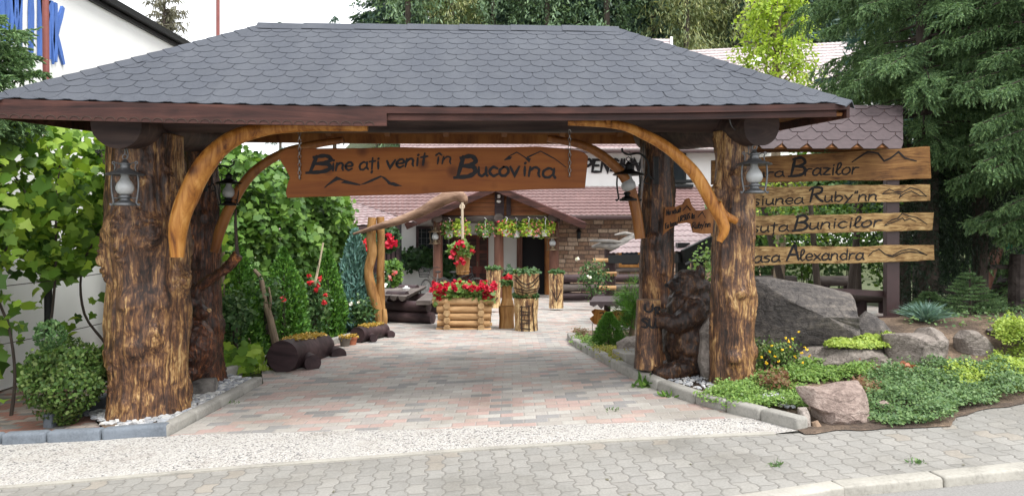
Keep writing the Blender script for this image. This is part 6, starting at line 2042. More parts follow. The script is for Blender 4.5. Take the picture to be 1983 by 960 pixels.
# windows
def window(x0, x1, y0, y1, d, fm, nx_, ny_, name='window', mun=None, sill=None):
    w_ = MB(); c = ((xof(x0, d) + xof(x1, d)) / 2, d - .02, (zof(y0, d) + zof(y1, d)) / 2)
    W_ = xof(x1, d) - xof(x0, d); Hh = zof(y0, d) - zof(y1, d)
    w_.box(c, (W_, .03, Hh)); w = w_.build(name, M['glass_dark'], H)
    f = MB(); t2 = .09
    f.box((c[0], c[1] - .03, c[2] + Hh / 2 - t2 / 2), (W_, .06, t2)); f.box((c[0], c[1] - .03, c[2] - Hh / 2 + t2 / 2), (W_, .06, t2))
    f.box((c[0] - W_ / 2 + t2 / 2, c[1] - .032, c[2]), (t2, .06, Hh - 2 * t2)); f.box((c[0] + W_ / 2 - t2 / 2, c[1] - .032, c[2]), (t2, .06, Hh - 2 * t2))
    f.build('frame', fm, w)
    if mun:
        g = MB()
        for i in range(1, nx_): g.box((c[0] - W_ / 2 + W_ * i / nx_, c[1] - .025, c[2]), (.014, .02, Hh - 2 * t2))
        for j in range(1, ny_): g.box((c[0], c[1] - .022, c[2] - Hh / 2 + Hh * j / ny_), (W_ - 2 * t2, .02, .014))
        g.build('muntins', mun, w)
    if sill:
        g = MB(); g.box((c[0], c[1] - .1, c[2] - Hh / 2 - .08), (W_ + .25, .22, .12), bev=.01); g.build('sill', sill, w)
window(806, 868, 438, 496, DWL, M['log_dark'], 6, 5, mun=M['lantern'])
window(1198, 1240, 468, 517, DWL, M['orange_wood'], 2, 1, sill=M['log_grey'])
# porch
DP = 25.2
for x in (848, 966, 1073):
    mb = MB(); mb.tube([P(x, 578, DP), P(x, 500, DP), P(x, 428, DP)], [.165, .155, .15], 18, True, .04, x); mb.build('porch_post', M['porch_post'], H, angle=50)
mb = MB(); a = P(836, 425, DP); b = P(1084, 425, DP); mb.tube([a.lerp(b, k / 12) for k in range(13)], .125, 16, True, .05, 3); mb.build('porch_beam', M['log_grey'], H, angle=50)
for x in (847, 966, 1070):
    mb = MB(); c = P(x, 422, DP - .25); mb.tube([c, c + Vector((0, 1.2, 0)), c + Vector((0, 2.2, 0))], .15, 14, True, .05, x); mb.build('porch_log', M['log_grey'], H, angle=50)
GX = [P(786, 430, 24.6), P(960, 356, 24.6), P(1134, 430, 24.6)]
mb = MB()
g0, g1, g2 = P(842, 417, DP + .15), P(960, 366, DP + .15), P(1084, 417, DP + .15)
mb.plate([g0, g2, g1], (0, -1, 0), .06); mb.build('gable_wall', M['house_wood'], H)
mb = MB()
for py in (377, 385, 393, 401, 409): mb.box(P(962, py, DP + .07), (xof(1084, DP) - xof(842, DP) if py > 400 else (.5 + (py - 366) / 51 * 3.4), .02, .012))
mb.build('gable_boarding', M['carve_dark'], H)
mb = MB(); mb.box(P(967, 395, DP + .02), (.3, .1, .8)); mb.box(P(985, 395, DP + .04), (.14, .06, .8)); mb.build('king_post', M['log_dark'], H)
mb = MB(); mb.box(P(966, 380, DP - .1), (.1, .08, .12), bev=.02); mb.ell(P(966, 390, DP - .13), (.08, .06, .05), None, 10); mb.build('porch_light', M['white_plastic'], H)
prf = MB(); DB2 = 29.4
for i, j in ((0, 1), (2, 1)):
    a, b = GX[i], GX[j]; c = Vector((b.x, 30.0, b.z)); d_ = Vector((a.x, 28.2, a.z))
    n_ = (b - a).cross(Vector((0, 1, 0))).normalized(); n_ = n_ if n_.z > 0 else -n_
    prf.plate([a, b, c, d_] if i == 0 else [b, a, d_, c], n_, .06)
pr_ = prf.build('porch_roof', M['tile_flat'], H)
mb = MB()
for k in range(1, 9):
    for i, j in ((0, 1), (2, 1)):
        a = GX[i].lerp(GX[j], k / 9) + Vector((0, .02, .012)); mb.bar(a, a + Vector((0, 4.0, 0)), .03, .02)
mb.build('seams', M['tile_flat'], pr_)
mb = MB()
for i, j in ((0, 1), (2, 1)):
    a, b = GX[i] - Vector((0, .04, .14)), GX[j] - Vector((0, .04, .14))
    mb.bar(a, b, .06, .2)
mb.build('verge_board', M['fascia'], H)
mb = MB()
for i, j in ((0, 1), (2, 1)):
    a, b = GX[i] - Vector((0, -.3, .12)), GX[j] - Vector((0, -.3, .12)); mb.bar(a, b, .5, .05)
mb.build('porch_soffit', M['house_wood'], H)
# porch lamps, wall lamp
def lamp(px, py, d, label, s, metal='brass_metal'):
    t2 = lantern(P(px, py, d), M[metal], label, s, group='porch lanterns'); return t2
lamp(843, 424, DP - .25, 'old brass lantern hanging at the left porch post', 1.35)
lamp(1070, 436, DP - .25, 'old brass lantern hanging at the right porch post', 1.35)
mb = MB(); mb.box(P(1121, 455, DWL - .08), (.12, .12, .26), bev=.02); mb.tube([P(1121, 441, DWL - .02), P(1121, 446, DWL - .16), P(1121, 450, DWL - .1)], .02, 6); mb.lathe([(.12, 0), (.02, .1)], P(1121, 449, DWL - .1), 10)
tag(mb.build('wall_lamp', M['black_metal'], None), 'black wall lamp on the brick wall under the eave', 'lamp')
# main roofs
mb = MB(); roof_patch(mb, P(500, 424, 26.5), P(1480, 416, 26.5), P(1480, 361, 29.6), P(500, 361, 29.6)); mb.build('roof', M['tile'], H)
mb = MB(); mb.box(((xof(1082, 26.4) + xof(1490, 26.4)) / 2, 26.42, zof(421, 26.42)), (xof(1490, 26.4) - xof(1090, 26.4), .14, .13), bev=.03); mb.build('gutter', M['dark_red_metal'], H)
mb = MB(); roof_patch(mb, P(520, 449, 22.2), P(806, 432, 24.0), P(640, 377, 26.8), P(470, 372, 26.8), .19, .36); mb.build('wing_roof', M['tile_pink'], H)
mb = MB(); mb.bar(P(520, 452, 22.2), P(720, 441, 23.4), .12, .12); mb.bar(P(640, 377.5, 26.75), P(806, 431.5, 23.95), .08, .05); mb.build('eave_trim', M['dark_red_metal'], H)
wall('upper_wall', 805, 1500, 29.62, zof(364, 29.6), zof(288, 29.6), M['white'])
mb = MB(); roof_patch(mb, P(775, 290, 29.0), P(1500, 290, 29.0), P(1500, 240, 31.6), P(775, 240, 31.6)); mb.build('upper_roof', M['tile_pink'], H)
mb = MB(); mb.box(((xof(775, 29) + xof(1500, 29)) / 2, 29.0, zof(293, 29.0)), (xof(1500, 29) - xof(775, 29), .14, .12), bev=.03); mb.build('gutter', M['dark_red_metal'], H)
window(1296, 1328, 297, 356, 29.6, M['black_metal'], 1, 1)
mb = MB(); U3 = plane_px(29.6)
letter(mb, 'PENSIUNEA', 1127, 1278, 333, 331, 14.5, 5.2, lambda x, y, h: U3(x, y, h * 6 + .02), .12)
mb.build('lettering', M['ink'], H)
mb = MB(); mb.box(P(1318, 360, 29.3), (.9, .3, .1)); mb.box(P(1318, 351, 29.4), (1.0, .15, .12)); mb.build('window_ledge', M['black_metal'], H)

# hanging baskets in the porch
def basket(px, py, d, seed, label, mats):
    b = P(px, py, d)
    t_ = thing('hanging_basket', b, label, 'flower basket', 'white hanging flower pots along the porch beam')
    mb = MB(); mb.lathe([(.1, 0), (.15, .2), (.155, .22), (.13, .22)], b, 16); mb.build('pot', M['white_plastic'], t_, angle=40)
    mb = MB(); mb.tube([b + Vector((0, -.08, .2)), b + Vector((0, -.08, .5)), b + Vector((.03, -.08, .58)), b + Vector((-.03, -.08, .62))], .014, 6); mb.build('hook', M['white_plastic'], t_)
    n = 420; q = unit(n) * np.array([.34, .26, .29]) * (rng.random((n, 1)) ** .35) + np.array(b) + np.array([0, 0, .26])
    V, k = leafverts(q, [(0, -.5, 1)] * n, .075, 'round', 1, .8); fastpoly('foliage', V, k, M['lime'] if seed % 2 else M['sedum'], t_)
    for mname, cnt in mats:
        flowers(t_, [b + Vector((rng.uniform(-.3, .3), -.2 + rng.uniform(-.06, .1), rng.uniform(.02, .5))) for _ in range(cnt)], .055, M[mname], 8, 'blossoms')
L_ = ['hanging basket nearest the left porch post', 'second hanging basket from the left porch post, pale pink blooms', 'hanging basket just left of the middle porch post', 'orange-red blooming basket right of the middle porch post', 'basket of pink blooms over the white wall panel', 'basket of pink blooms left above the dark doorway', 'hanging basket right above the dark doorway', 'hanging basket next to the right porch post']
for i, x in enumerate((871, 893, 940, 981, 1000, 1024, 1040, 1056)):
    basket(x, 459 - (i % 2) * 1.5, DP - .15 - .12 * (i % 2), i, L_[i], [('petal_red', 10), ('petal_pink', 12)] if i == 3 else [('petal_pink', 14)])
# ivy box under the window, hanging flowers left
t_ = thing('ivy_trough', P(838, 505, DWL - .3), 'dark green trailing ivy in a box under the barred window', 'plant')
pts = []
for _ in range(1500):
    x = rng.uniform(778, 884); y = 503 + rng.normal(0, 8) + 10 * noise.noise(Vector((x * .06, 1, 0)))
    pts.append(P(x, y, DWL - .25 - rng.uniform(0, .35))[:])
for _ in range(450):
    x = rng.uniform(850, 884); pts.append(P(x, rng.uniform(505, 548 + (x - 870)), DWL - .2 - rng.uniform(0, .3))[:])
V, k = leafverts(pts, [(0, -1, .4)] * len(pts), .13, 'grape', 1, .6); fastpoly('foliage', V, k, M['ivy'], t_)
mb = MB(); mb.box(P(838, 510, DWL - .2), (1.8, .2, .2)); mb.build('box', M['log_dark'], t_)
def flowermass(px, py, d, w_, h_, n, leafmat, blooms, mat, size, label, name='hanging_flowers', cat='flowers'):
    b = P(px, py, d); t_ = thing(name, b, label, cat)
    q = unit(n) * np.array([w_ / F * d, .25, h_ / F * d]) * (rng.random((n, 1)) ** .4) + np.array(b)
    V, k = leafverts(q, [(0, -.7, .7)] * n, .09, 'grape', 1, .7); fastpoly('foliage', V, k, M[leafmat], t_)
    flowers(t_, [P(x, y, d - .25) for x, y in blooms], size, M[mat], 12, 'blossoms')
flowermass(752, 462, 22, 22, 28, 520, 'ivy', [(755, 471), (759, 475), (751, 476), (742, 475), (757, 460), (753, 458), (763, 470)], 'petal_red', .17, 'red geraniums hanging right of the twin trunks')
flowermass(712, 480, 21, 18, 26, 380, 'ivy', [(710, 476), (713, 480), (707, 488), (709, 492), (704, 470)], 'petal_rose', .18, 'pink-red geraniums hanging left of the twin trunks')
flowermass(762, 528, 20.5, 18, 26, 480, 'vine_dark', [(744, 531), (748, 534), (756, 541), (742, 536), (765, 530)], 'petal_pink', .13, 'leafy shrub with pink and white blooms by the table')
flowermass(740, 545, 20, 10, 36, 200, 'ivy', [(741, 532), (744, 553), (738, 560)], 'petal_white', .12, 'pale blooms on a dark stem behind the twin trunks')
flowermass(985, 530, 21, 9, 14, 120, 'ivy', [(985, 533), (988, 536), (984, 541)], 'petal_rose', .13, 'red blooms behind the carved stumps by the bicycles')

# ------------------------------------------------------------------ white hall on the left
XW = -6.12
hall = thing('white_hall', (XW, 12, -.2), 'big plain white building along the left side with blue letters near its top', 'building')
mb = MB(); mb.box((XW - 1.0, 11.0, 2.4), (2.0, 12.6, 5.3)); mb.build('wall', M['white'], hall)
mb = MB(); mb.box((XW - .9, 11.0, 5.09), (2.1, 12.9, .09)); mb.box((XW + .02, 11.0, 5.0), (.06, 12.9, .06)); mb.build('roof_edge', M['black_metal'], hall)
mb = MB()
def wl(y0, z0): return lambda u_, v_, h: Vector((XW + .02 + h * 4, y0 + u_, z0 - v_))
zb = 3.93
for ch, y0, y1 in (('N', 8.95, 9.15), ('V', 9.3, 9.5), ('M', 9.5, 9.72), ('I', 9.86, 9.98), ('M', 10.08, 10.32), ('V', 10.33, 10.44), ('K', 10.44, 10.66)):
    letter(mb, ch, y0, y1, 0, 0, .46, .075, wl(0, zb))
mb.build('lettering', M['blue_paint'], hall)
pl_ = thing('steel_pole', gz((-5.38, 9.05)), 'tall red-brown steel pole with a dark foot in front of the white wall', 'pole')
x_, y_ = (92 - CX) / F * 9.05, 9.05
mb = MB(); mb.tube([(x_ , y_, 1.6), (x_ - .04, y_, 6.2)], .036, 14); mb.build('shaft', M['red_metal'], pl_)
mb = MB(); mb.tube([(x_ + .02, y_, ground(x_, y_) - .1), (x_, y_, 1.62)], .043, 14); mb.build('foot', M['black_metal'], pl_)
mb = MB(); mb.tube([P(422, 320, 19), P(422, -60, 19)], .045, 10); fp_ = tag(mb.build('flag_pole', M['red_metal'], None), 'thin red pole rising behind the left hip of the gate roof', 'pole')

# far house behind the roof on the right
FH = thing('hillside_house', P(1500, 200, 40), 'house with pale tiled roofs on the slope behind the gate roof on the right', 'house')
mb = MB(); roof_patch(mb, P(1130, 170, 36), P(1306, 172, 36), P(1300, 76, 40), P(1130, 74, 40), .2, .36); mb.build('roof', M['tile_pale'], FH)
mb = MB(); mb.bar(P(1304, 170, 35.9), P(1300, 76, 39.9), .12, .25); mb.build('verge_board', M['white_plastic'], FH)
mb = MB(); roof_patch(mb, P(1310, 186, 34), P(1770, 172, 34), P(1770, 74, 38.5), P(1310, 99, 38.5), .2, .36); mb.build('roof', M['tile_pale'], FH)
mb = MB(); a = P(1310, 186, 34.6); b = P(1770, 172, 34.6); mb.plate([a, b, Vector((b.x, 34.6, 1)), Vector((a.x, 34.6, 1))], (0, -1, 0), .2); a = P(1130, 170, 36.4); b = P(1300, 172, 36.4); mb.plate([a, b, Vector((b.x, 36.4, 1)), Vector((a.x, 36.4, 1))], (0, -1, 0), .2); mb.build('wall', M['white'], FH)
mb = MB(); mb.box(P(1462, 118, 35.9), (.5, .1, .7), rx=R(-50)); mb.build('skylight', M['white_plastic'], FH)

# little pavilion roof between the right posts
pv = thing('pavilion', P(1320, 600, 14.5), 'small open shelter with a pale tiled roof and dark verge between the right gate posts', 'shelter')
mb = MB(); q00, q10, q11, q01 = P(1180, 492, 15.5), P(1316, 489, 13.9), P(1440, 428, 15.2), P(1290, 428, 17.0)
roof_patch(mb, q00, q10, q11, q01, .14, .36, .015, .02); mb.build('roof', M['tile_pink'], pv)
mb = MB(); mb.bar(q10 + Vector((.06, -.02, -.07)), q11 + Vector((.06, -.02, -.07)), .06, .24); mb.bar(q00 - Vector((0, 0, .1)), q10 - Vector((0, 0, .1)), .06, .16); mb.build('verge_board', M['black_metal'], pv)
mb = MB(); mb.bar(q10 + Vector((.1, -.05, -.2)), q11 + Vector((.1, -.05, -.2)), .03, .03); mb.build('trim', M['lantern'], pv)
for px, d in ((1322, 14.3), (1352, 15.3), (1262, 16)):
    mb = MB(); a = P(px, 470, d); mb.box((a.x, a.y, a.z - 1.1), (.22, .22, 2.2)); mb.build('post', M['black_metal'], pv)
t_ = thing('leafy_shrub', P(1365, 530, 12.5), 'fresh green shrub behind the bear head', 'shrub')
q = unit(700) * np.array([.35, .3, .7]) * (rng.random((700, 1)) ** .4) + np.array(P(1372, 545, 12.6)); V, k = leafverts(q, [(0, -.6, .8)] * 700, .06, 'diamond', 1.2, .8); fastpoly('foliage', V, k, M['sedum'], t_)
mb = MB(); mb.tube([P(1372, 640, 12.6), P(1372, 540, 12.6)], .02, 6); mb.build('stem', M['bark'], t_)
# ------------------------------------------------------------------ right background
def hut(x0, x1, ytop, yeave, d, depth, label, h=1.3, mat='tile_grey'):
    t_ = thing('garden_hut', P((x0 + x1) / 2, 600, d), label, 'hut')
    A = P(x0, yeave, d); B2 = P(x1, yeave, d); C = P(x1 - 12, ytop, d + depth); D2_ = P(x0 + 4, ytop, d + depth)
    mb = MB(); ex = B2 - A; ey = D2_ - A; n_ = ex.cross(ey).normalized(); n_ = n_ if n_.z > 0 else -n_
    eu, ev = ex.normalized(), ey.normalized(); W_, Hh = ex.length, ey.length
    tw, te = .2, .15
    for r_ in range(int(Hh / te) + 1):
        for k in range(-1, int(W_ / tw) + 1):
            u0 = (k + .5 + .5 * (r_ % 2)) * tw
            pts = []
            for q in range(7):
                a = math.pi * q / 6; pts.append((u0 - tw / 2 * .97 * math.cos(a), r_ * te - .07 * math.sin(a), .014))
            pts += [(u0 + tw / 2 * .97, (r_ + 1.4) * te, 0), (u0 - tw / 2 * .97, (r_ + 1.4) * te, 0)]
            q = [A + eu * min(max(u, 0), W_) + ev * min(v, Hh) + n_ * h2 for u, v, h2 in pts]
            mb.add(q + [p - n_ * .008 for p in q], [tuple(range(9))] + [(i, 9 + i, 10 + i, i + 1) for i in range(6)])
    mb.build('roof', M[mat], t_)
    mb = MB(); mb.plate([A - n_ * .02, B2 - n_ * .02, C - n_ * .02, D2_ - n_ * .02], n_, .04); mb.build('roof_boards', M['log_dark'], t_)
    mb = MB()
    for p in (A.lerp(B2, .06), A.lerp(B2, .94), D2_.lerp(C, .06), D2_.lerp(C, .94)):
        mb.tube([(p.x, p.y + .1, p.z - .03), (p.x, p.y + .1, ground(p.x, p.y) - .1)], .06, 10)
    mb.build('posts', M['log_dark'], t_)
    return t_
hut(1806, 1960, 524, 549, 14.5, 1.1, 'low garden hut with pale scalloped roof under the spruce at the right')
hut(1900, 2080, 412, 488, 19, 2.2, 'garden hut with grey-brown scalloped roof at the far right edge')
mb = MB(); mb.box(P(1975, 500, 16), (.4, .5, .9), bev=.15); tag(mb.build('play_slide', M['green_plastic'], None), 'green plastic play slide panel at the right edge', 'slide')
wp = thing('wooden_post', P(1970, 632, 11.0), 'weathered thick wooden post at the right edge of the photo', 'post')
mb = MB(); mb.tube([P(1972, 640, 11), P(1972, 540, 11), P(1974, 492, 11)], [.13, .125, .12], 16, True, .06, 4); mb.build('shaft', M['log_grey'], wp)
mb = MB(); mb.tube([P(1915, 517, 11.1), P(1975, 516, 11.1)], .035, 8); mb.build('rail', M['log_grey'], wp)
mb = MB(); mb.tube([P(1906, 560, 13), P(1936, 470, 13)], .09, 10, True, .08); tag(mb.build('leaning_log', M['porch_post'], None), 'reddish leaning log behind the right spruce branches', 'log')
mb = MB(); mb.box(P(1893, 505, 21), (.55, .15, 1.0)); o = tag(mb.build('hut_wall', M['white'], None), 'white wall panel with an orange edge seen below the spruce', 'panel'); mb = MB(); mb.box(P(1909, 506, 20.9), (.2, .16, 1.0)); q = mb.build('edge_board', M['orange_wood'], None); q.parent = o
# benches and stones under the spruce
gb = thing('garden_bench', P(1860, 610, 13.6), 'grey garden bench of planks under the right spruce', 'bench')
mb = MB(); a = P(1815, 588, 13.4); b = P(1940, 588, 13.4); mb.bar(a, b, .4, .07); mb.build('seat', M['log_grey'], gb)
mb = MB(); mb.bar(P(1812, 560, 13.7), P(1945, 560, 13.7), .06, .16); mb.build('backrest', M['log_grey'], gb)
for x in (1825, 1930):
    mb = MB(); mb.box(P(x, 605, 13.4), (.12, .3, .35)); mb.build('leg', M['log_dark'], gb)
for i, (px, py, d) in enumerate(((1560, 590, 16), (1620, 560, 18), (1500, 560, 17), (1690, 590, 15))):
    t2 = thing('log_bench', P(px, py + 10, d), ['log bench under the trees behind the boulder, second from the left', 'log bench farthest back under the trees', 'log bench behind the right front gate post', 'log bench left of the dark sign post'][i], 'bench')
    mb = MB(); a = P(px - 40, py - 16, d); b = P(px + 40, py - 16, d); mb.tube([a, a.lerp(b, .5), b], .12, 12, True, .06, i); mb.build('seat', M['log_grey'], t2, angle=50)
    mb = MB(); mb.tube([P(px - 22, py - 16, d), P(px - 22, py + 16, d)], .1, 10); mb.build('leg', M['log_dark'], t2); mb = MB(); mb.tube([P(px + 22, py - 16, d), P(px + 22, py + 16, d)], .1, 10); mb.build('leg', M['log_dark'], t2)
# ------------------------------------------------------------------ trees
def conifer(name, x, y, z_lo, z_hi, prof, label, mat, twigs=46, spacing=.3, per=9, droop=.35, tw_len=.27, nl=.032, nn=26, nw=.008, trunk=.16, total=9.0, cat='spruce', seed=0, ang_w=None, hang=1.0):
    b = Vector((x, y, ground(x, y)))
    t_ = thing(name, b, label, cat)
    r_ = np.random.default_rng(seed + 50)
    S = []; D = []; Ls = []; mbb = MB()
    z = z_lo
    while z < z_hi:
        L0 = np.interp(z, prof[0], prof[1])
        for k in range(per):
            a = r_.uniform(0, 6.283)
            L = L0 * r_.uniform(.7, 1.08) * (ang_w(a) if ang_w else 1.0)
            if L < .2: continue
            zz = z + r_.uniform(-.15, .15)
            dh = np.array([math.cos(a), math.sin(a), 0]); sd = np.array([-math.sin(a), math.cos(a), 0])
            def ax(t): return np.array([x, y, zz]) + dh * L * t + np.array([0, 0, .1 * L * t - droop * L * t * t + .16 * L * max(0, t - .7)])
            mbb.tube([tuple(ax(t)) for t in (0, .35, .7, .97)], [.02, .013, .008, .004], 5, False)
            n = int(twigs * 1.35 * L / 1.4)
            for _ in range(n):
                t = r_.uniform(.14, 1) ** .8
                p = ax(t); side = r_.choice([-1, 1])
                ln = tw_len * (1.25 - .6 * t) * r_.uniform(.6, 1.3)
                d = dh * .45 + sd * side * r_.uniform(.25, .9) + np.array([0, 0, -hang * r_.uniform(.2, 1.3)])
                S.append(p + sd * side * r_.uniform(0, .06)); D.append(d); Ls.append(ln)
                # secondary twigs
                dn = d / np.linalg.norm(d)
                for q in range(2):
                    tt = r_.uniform(.3, .9)
                    S.append(p + dn * ln * tt); D.append(d + r_.normal(0, .45, 3) + np.array([0, 0, -.25])); Ls.append(ln * .6)
        z += spacing * r_.uniform(.8, 1.2)
    V = brushes(np.array(S), np.array(D), np.array(Ls), nn, nl, nw, .62)
    fastpoly('crown', V, 3, M[mat], t_)
    mbb.build('branches', M['bark'], t_)
    mb = MB(); mb.tube([b - Vector((0, 0, .2)), b + Vector((0, 0, total * .5)), b + Vector((0, 0, total))], [trunk, trunk * .6, .03], 14, True, .06, seed); mb.build('trunk', M['bark'], t_)
    return t_
def wmain(a):   # longer over the sign roof, clear of the gate
    return 1.0
conifer('spruce', 6.0, 11.4, 2.5, 7.4, ([2.4, 2.9, 3.6, 4.6, 7.5], [.7, 1.15, 1.75, 2.05, 1.3]), 'large dark green spruce with drooping branches behind the sign stand', 'spruce', per=9, spacing=.27, seed=1, total=10)
conifer('spruce', 6.9, 9.9, 1.75, 6.4, ([1.7, 2.1, 3.0, 4.2, 6.5], [.75, 1.15, 1.45, 1.6, 1.0]), 'spruce at the right edge with hanging branches lower than its neighbour', 'spruce', per=9, spacing=.27, seed=2, total=9, tw_len=.2)
conifer('blue_spruce', 7.9, 15.8, 2.2, 8.0, ([2.2, 4.0, 5.5, 8], [1.3, 1.75, 1.3, .5]), 'blue-green spruce behind the large dark spruce', 'spruce_blue', per=8, spacing=.3, seed=3, droop=.1, hang=.15, tw_len=.26, nl=.045, nw=.008, twigs=34, total=9, cat='spruce')
conifer('spruce', 9.6, 13.5, .8, 8.0, ([.8, 2, 5, 8], [2.0, 2.3, 2.1, .9]), 'dense dark spruce farthest right behind the others', 'spruce', per=8, spacing=.36, seed=4, twigs=32, tw_len=.3, nl=.05, nw=.009, total=10)
conifer('spruce', 11.5, 19.5, 1.0, 9.0, ([1, 3, 6, 9], [1.9, 2.2, 1.8, .8]), 'spruce standing far back behind the garden huts', 'spruce', per=8, spacing=.4, seed=14, twigs=28, tw_len=.36, nl=.06, nw=.011, total=11)
# trunk thicket of the main spruce, shade put into its needle colour
t_ = thing('spruce_thicket', gz((5.85, 11.0)), 'column of lower spruce twigs with painted-in shade right of the sign post', 'spruce')
n = 1500; p = np.stack([rng.normal(0, .17, n), rng.normal(0, .15, n), rng.uniform(-.2, 2.3, n)], 1) + np.array([5.85, 11.0, .25])
V = brushes(p, rng.normal(0, 1, (n, 3)) + np.array([0, 0, -.6]), np.full(n, .22), 12, .05, .007, .8); fastpoly('foliage', V, 3, M['spruce_dark'], t_)
mb = MB(); mb.tube([(5.85, 11.0, 0), (5.85, 11.0, 2.6)], .14, 12, True, .1); mb.build('trunk', M['bark'], t_)
n = 900; t_ = thing('hanging_twigs', gz((6.7, 11.2)), 'hanging twigs with painted-in shade below the right spruce branches', 'spruce')
p = np.stack([rng.uniform(-.65, .75, n), rng.normal(0, .25, n), rng.uniform(0, 1.0, n)], 1); p[:, 2] = 1.35 + p[:, 2] + .25 * np.sin(p[:, 0] * 4); p += np.array([6.7, 11.2, 0])
V = brushes(p, rng.normal(0, .3, (n, 3)) + np.array([0, 0, -1]), np.full(n, .3), 16, .05, .007, .6); fastpoly('foliage', V, 3, M['spruce_dark'], t_)
mb = MB(); mb.tube([(6.7, 11.2, 0), (6.7, 11.2, 2.6)], .1, 12, True, .1); mb.build('trunk', M['bark'], t_)
for i, (px, d, lean) in enumerate(((1640, 13.0, -14), (1535, 13.6, 30), (1590, 14.5, 10), (1665, 15.5, 4))):
    b = gz(P(px, 620, d)); mb = MB(); mb.tube(catmull([b, b + Vector((-lean / F * d, 0, 1.0)), b + Vector((-2.2 * lean / F * d, 0, 2.4))], 5), [.07, .06, .04], 10, True, .1, i)
    t_ = thing('slender_tree', b, ['slender leaning dark trunk just left of the sign post rail', 'crooked dark trunk behind the big boulder leaning left', 'slender dark trunk behind the middle of the sign planks', 'straight thin trunk behind the sign post'][i], 'tree')
    mb.build('trunk', M['bark'], t_)
    n = 420; q = unit(n) * np.array([.8, .6, .6]) * (rng.random((n, 1)) ** .4) + np.array(b) + np.array([-2 * lean / F * d, 0, 1.9]); V, k = leafverts(q, [(0, -.4, 1)] * n, .07, 'diamond', 1.2, .9); fastpoly('crown', V, k, M['vine_dark'], t_)
# small fir in the right bed
def young_fir(b, h, r, label, seed, mat='spruce'):
    t_ = thing('young_fir', b, label, 'fir'); r_ = np.random.default_rng(seed); S = []; D = []; Ls = []
    for i in range(11):
        z = h * (.08 + .84 * i / 11); L = r * (1 - .85 * i / 11)
        for k in range(6):
            a = r_.uniform(0, 6.283); dh = np.array([math.cos(a), math.sin(a), .12]); sd = np.array([-math.sin(a), math.cos(a), 0])
            S.append(np.array([b.x, b.y, b.z + z])); D.append(dh); Ls.append(L)
            for t in np.arange(.25, 1, .16):
                for s in (-1, 1):
                    S.append(np.array([b.x, b.y, b.z + z]) + dh * L * t); D.append(dh * .8 + sd * s * .8); Ls.append(L * .42 * (1.1 - t * .6))
    S.append(np.array([b.x, b.y, b.z + h * .85])); D.append(np.array([0, 0, 1])); Ls.append(h * .2)
    V = brushes(np.array(S), np.array(D), np.array(Ls), 18, .03, .004, .8); fastpoly('crown', V, 3, M[mat], t_)
    mb = MB(); mb.tube([b, b + Vector((0, 0, h))], [.02, .006], 8); mb.build('trunk', M['bark'], t_)
young_fir(gz(P(1878, 640, 9.9)), .6, .4, 'little young fir growing between the rocks and the garden hut', 5)
young_fir(gz(P(1800, 640, 10.2)), .35, .3, 'tiny young fir behind the blue fescue tuft', 6)
# spruce bough at the upper left edge
conifer('spruce', -5.62, 7.85, 2.6, 3.95, ([2.6, 3.1, 3.5, 3.95], [.85, 1.0, .8, .35]), 'spruce top at the left edge reaching over the vine', 'spruce', per=9, spacing=.2, seed=8, total=4.0, droop=.0, hang=.2, tw_len=.2, trunk=.09, twigs=60)
n = 500; V = None

# broadleaf with fine lime leaves
def lime(x, y, z0, z1, r, n, label, mat='lime', size=.1, name='lime_tree', cat='tree', seed=1):
    b = gz((x, y)); t_ = thing(name, b, label, cat); r_ = np.random.default_rng(seed); mb = MB(); pts = []; drs = []
    mb.tube([b, Vector((x + .1, y, (z0 + z1) / 2)), Vector((x + .15, y, z1 - .3))], [.13, .09, .02], 10, True, .08, seed)
    for i in range(70):
        t = r_.uniform(0, 1); zz = z0 + (z1 - z0) * t * .85; a = r_.uniform(0, 6.283); L = r * (1.0 - .55 * t) * r_.uniform(.5, 1.15)
        p0 = Vector((x + .1, y, zz)); e = p0 + Vector((math.cos(a) * L, math.sin(a) * L, .5 * L)); m_ = p0.lerp(e, .55) + Vector((0, 0, .2 * L))
        q = catmull([p0, m_, e, e + Vector((math.cos(a) * .2, math.sin(a) * .2, -.35))], 6); mb.tube(q, [.025, .004], 5, False)
        for _ in range(n // 70):
            k = q[int(len(q) * r_.uniform(.3, .999))]; pts.append((k.x + r_.normal(0, .1), k.y + r_.normal(0, .1), k.z - abs(r_.normal(0, .16)))); drs.append((math.cos(a) * .4, math.sin(a) * .4, -.9))
    V, k = leafverts(pts, [(0, -.5, .7)] * len(pts), size, 'diamond', .9, .8, drs, .6); fastpoly('crown', V, k, M[mat], t_)
    mb.build('trunk', M['bark_pale'], t_); return t_
lime(6.35, 19.0, 4.6, 7.9, 1.05, 6500, 'airy lime-green tree in front of the pale roof on the slope', seed=3)
lime(5.6, 16.5, 1.4, 3.3, .75, 1100, 'fresh green small tree behind the right gate posts', 'lime', .09, 'leafy_tree', seed=8)

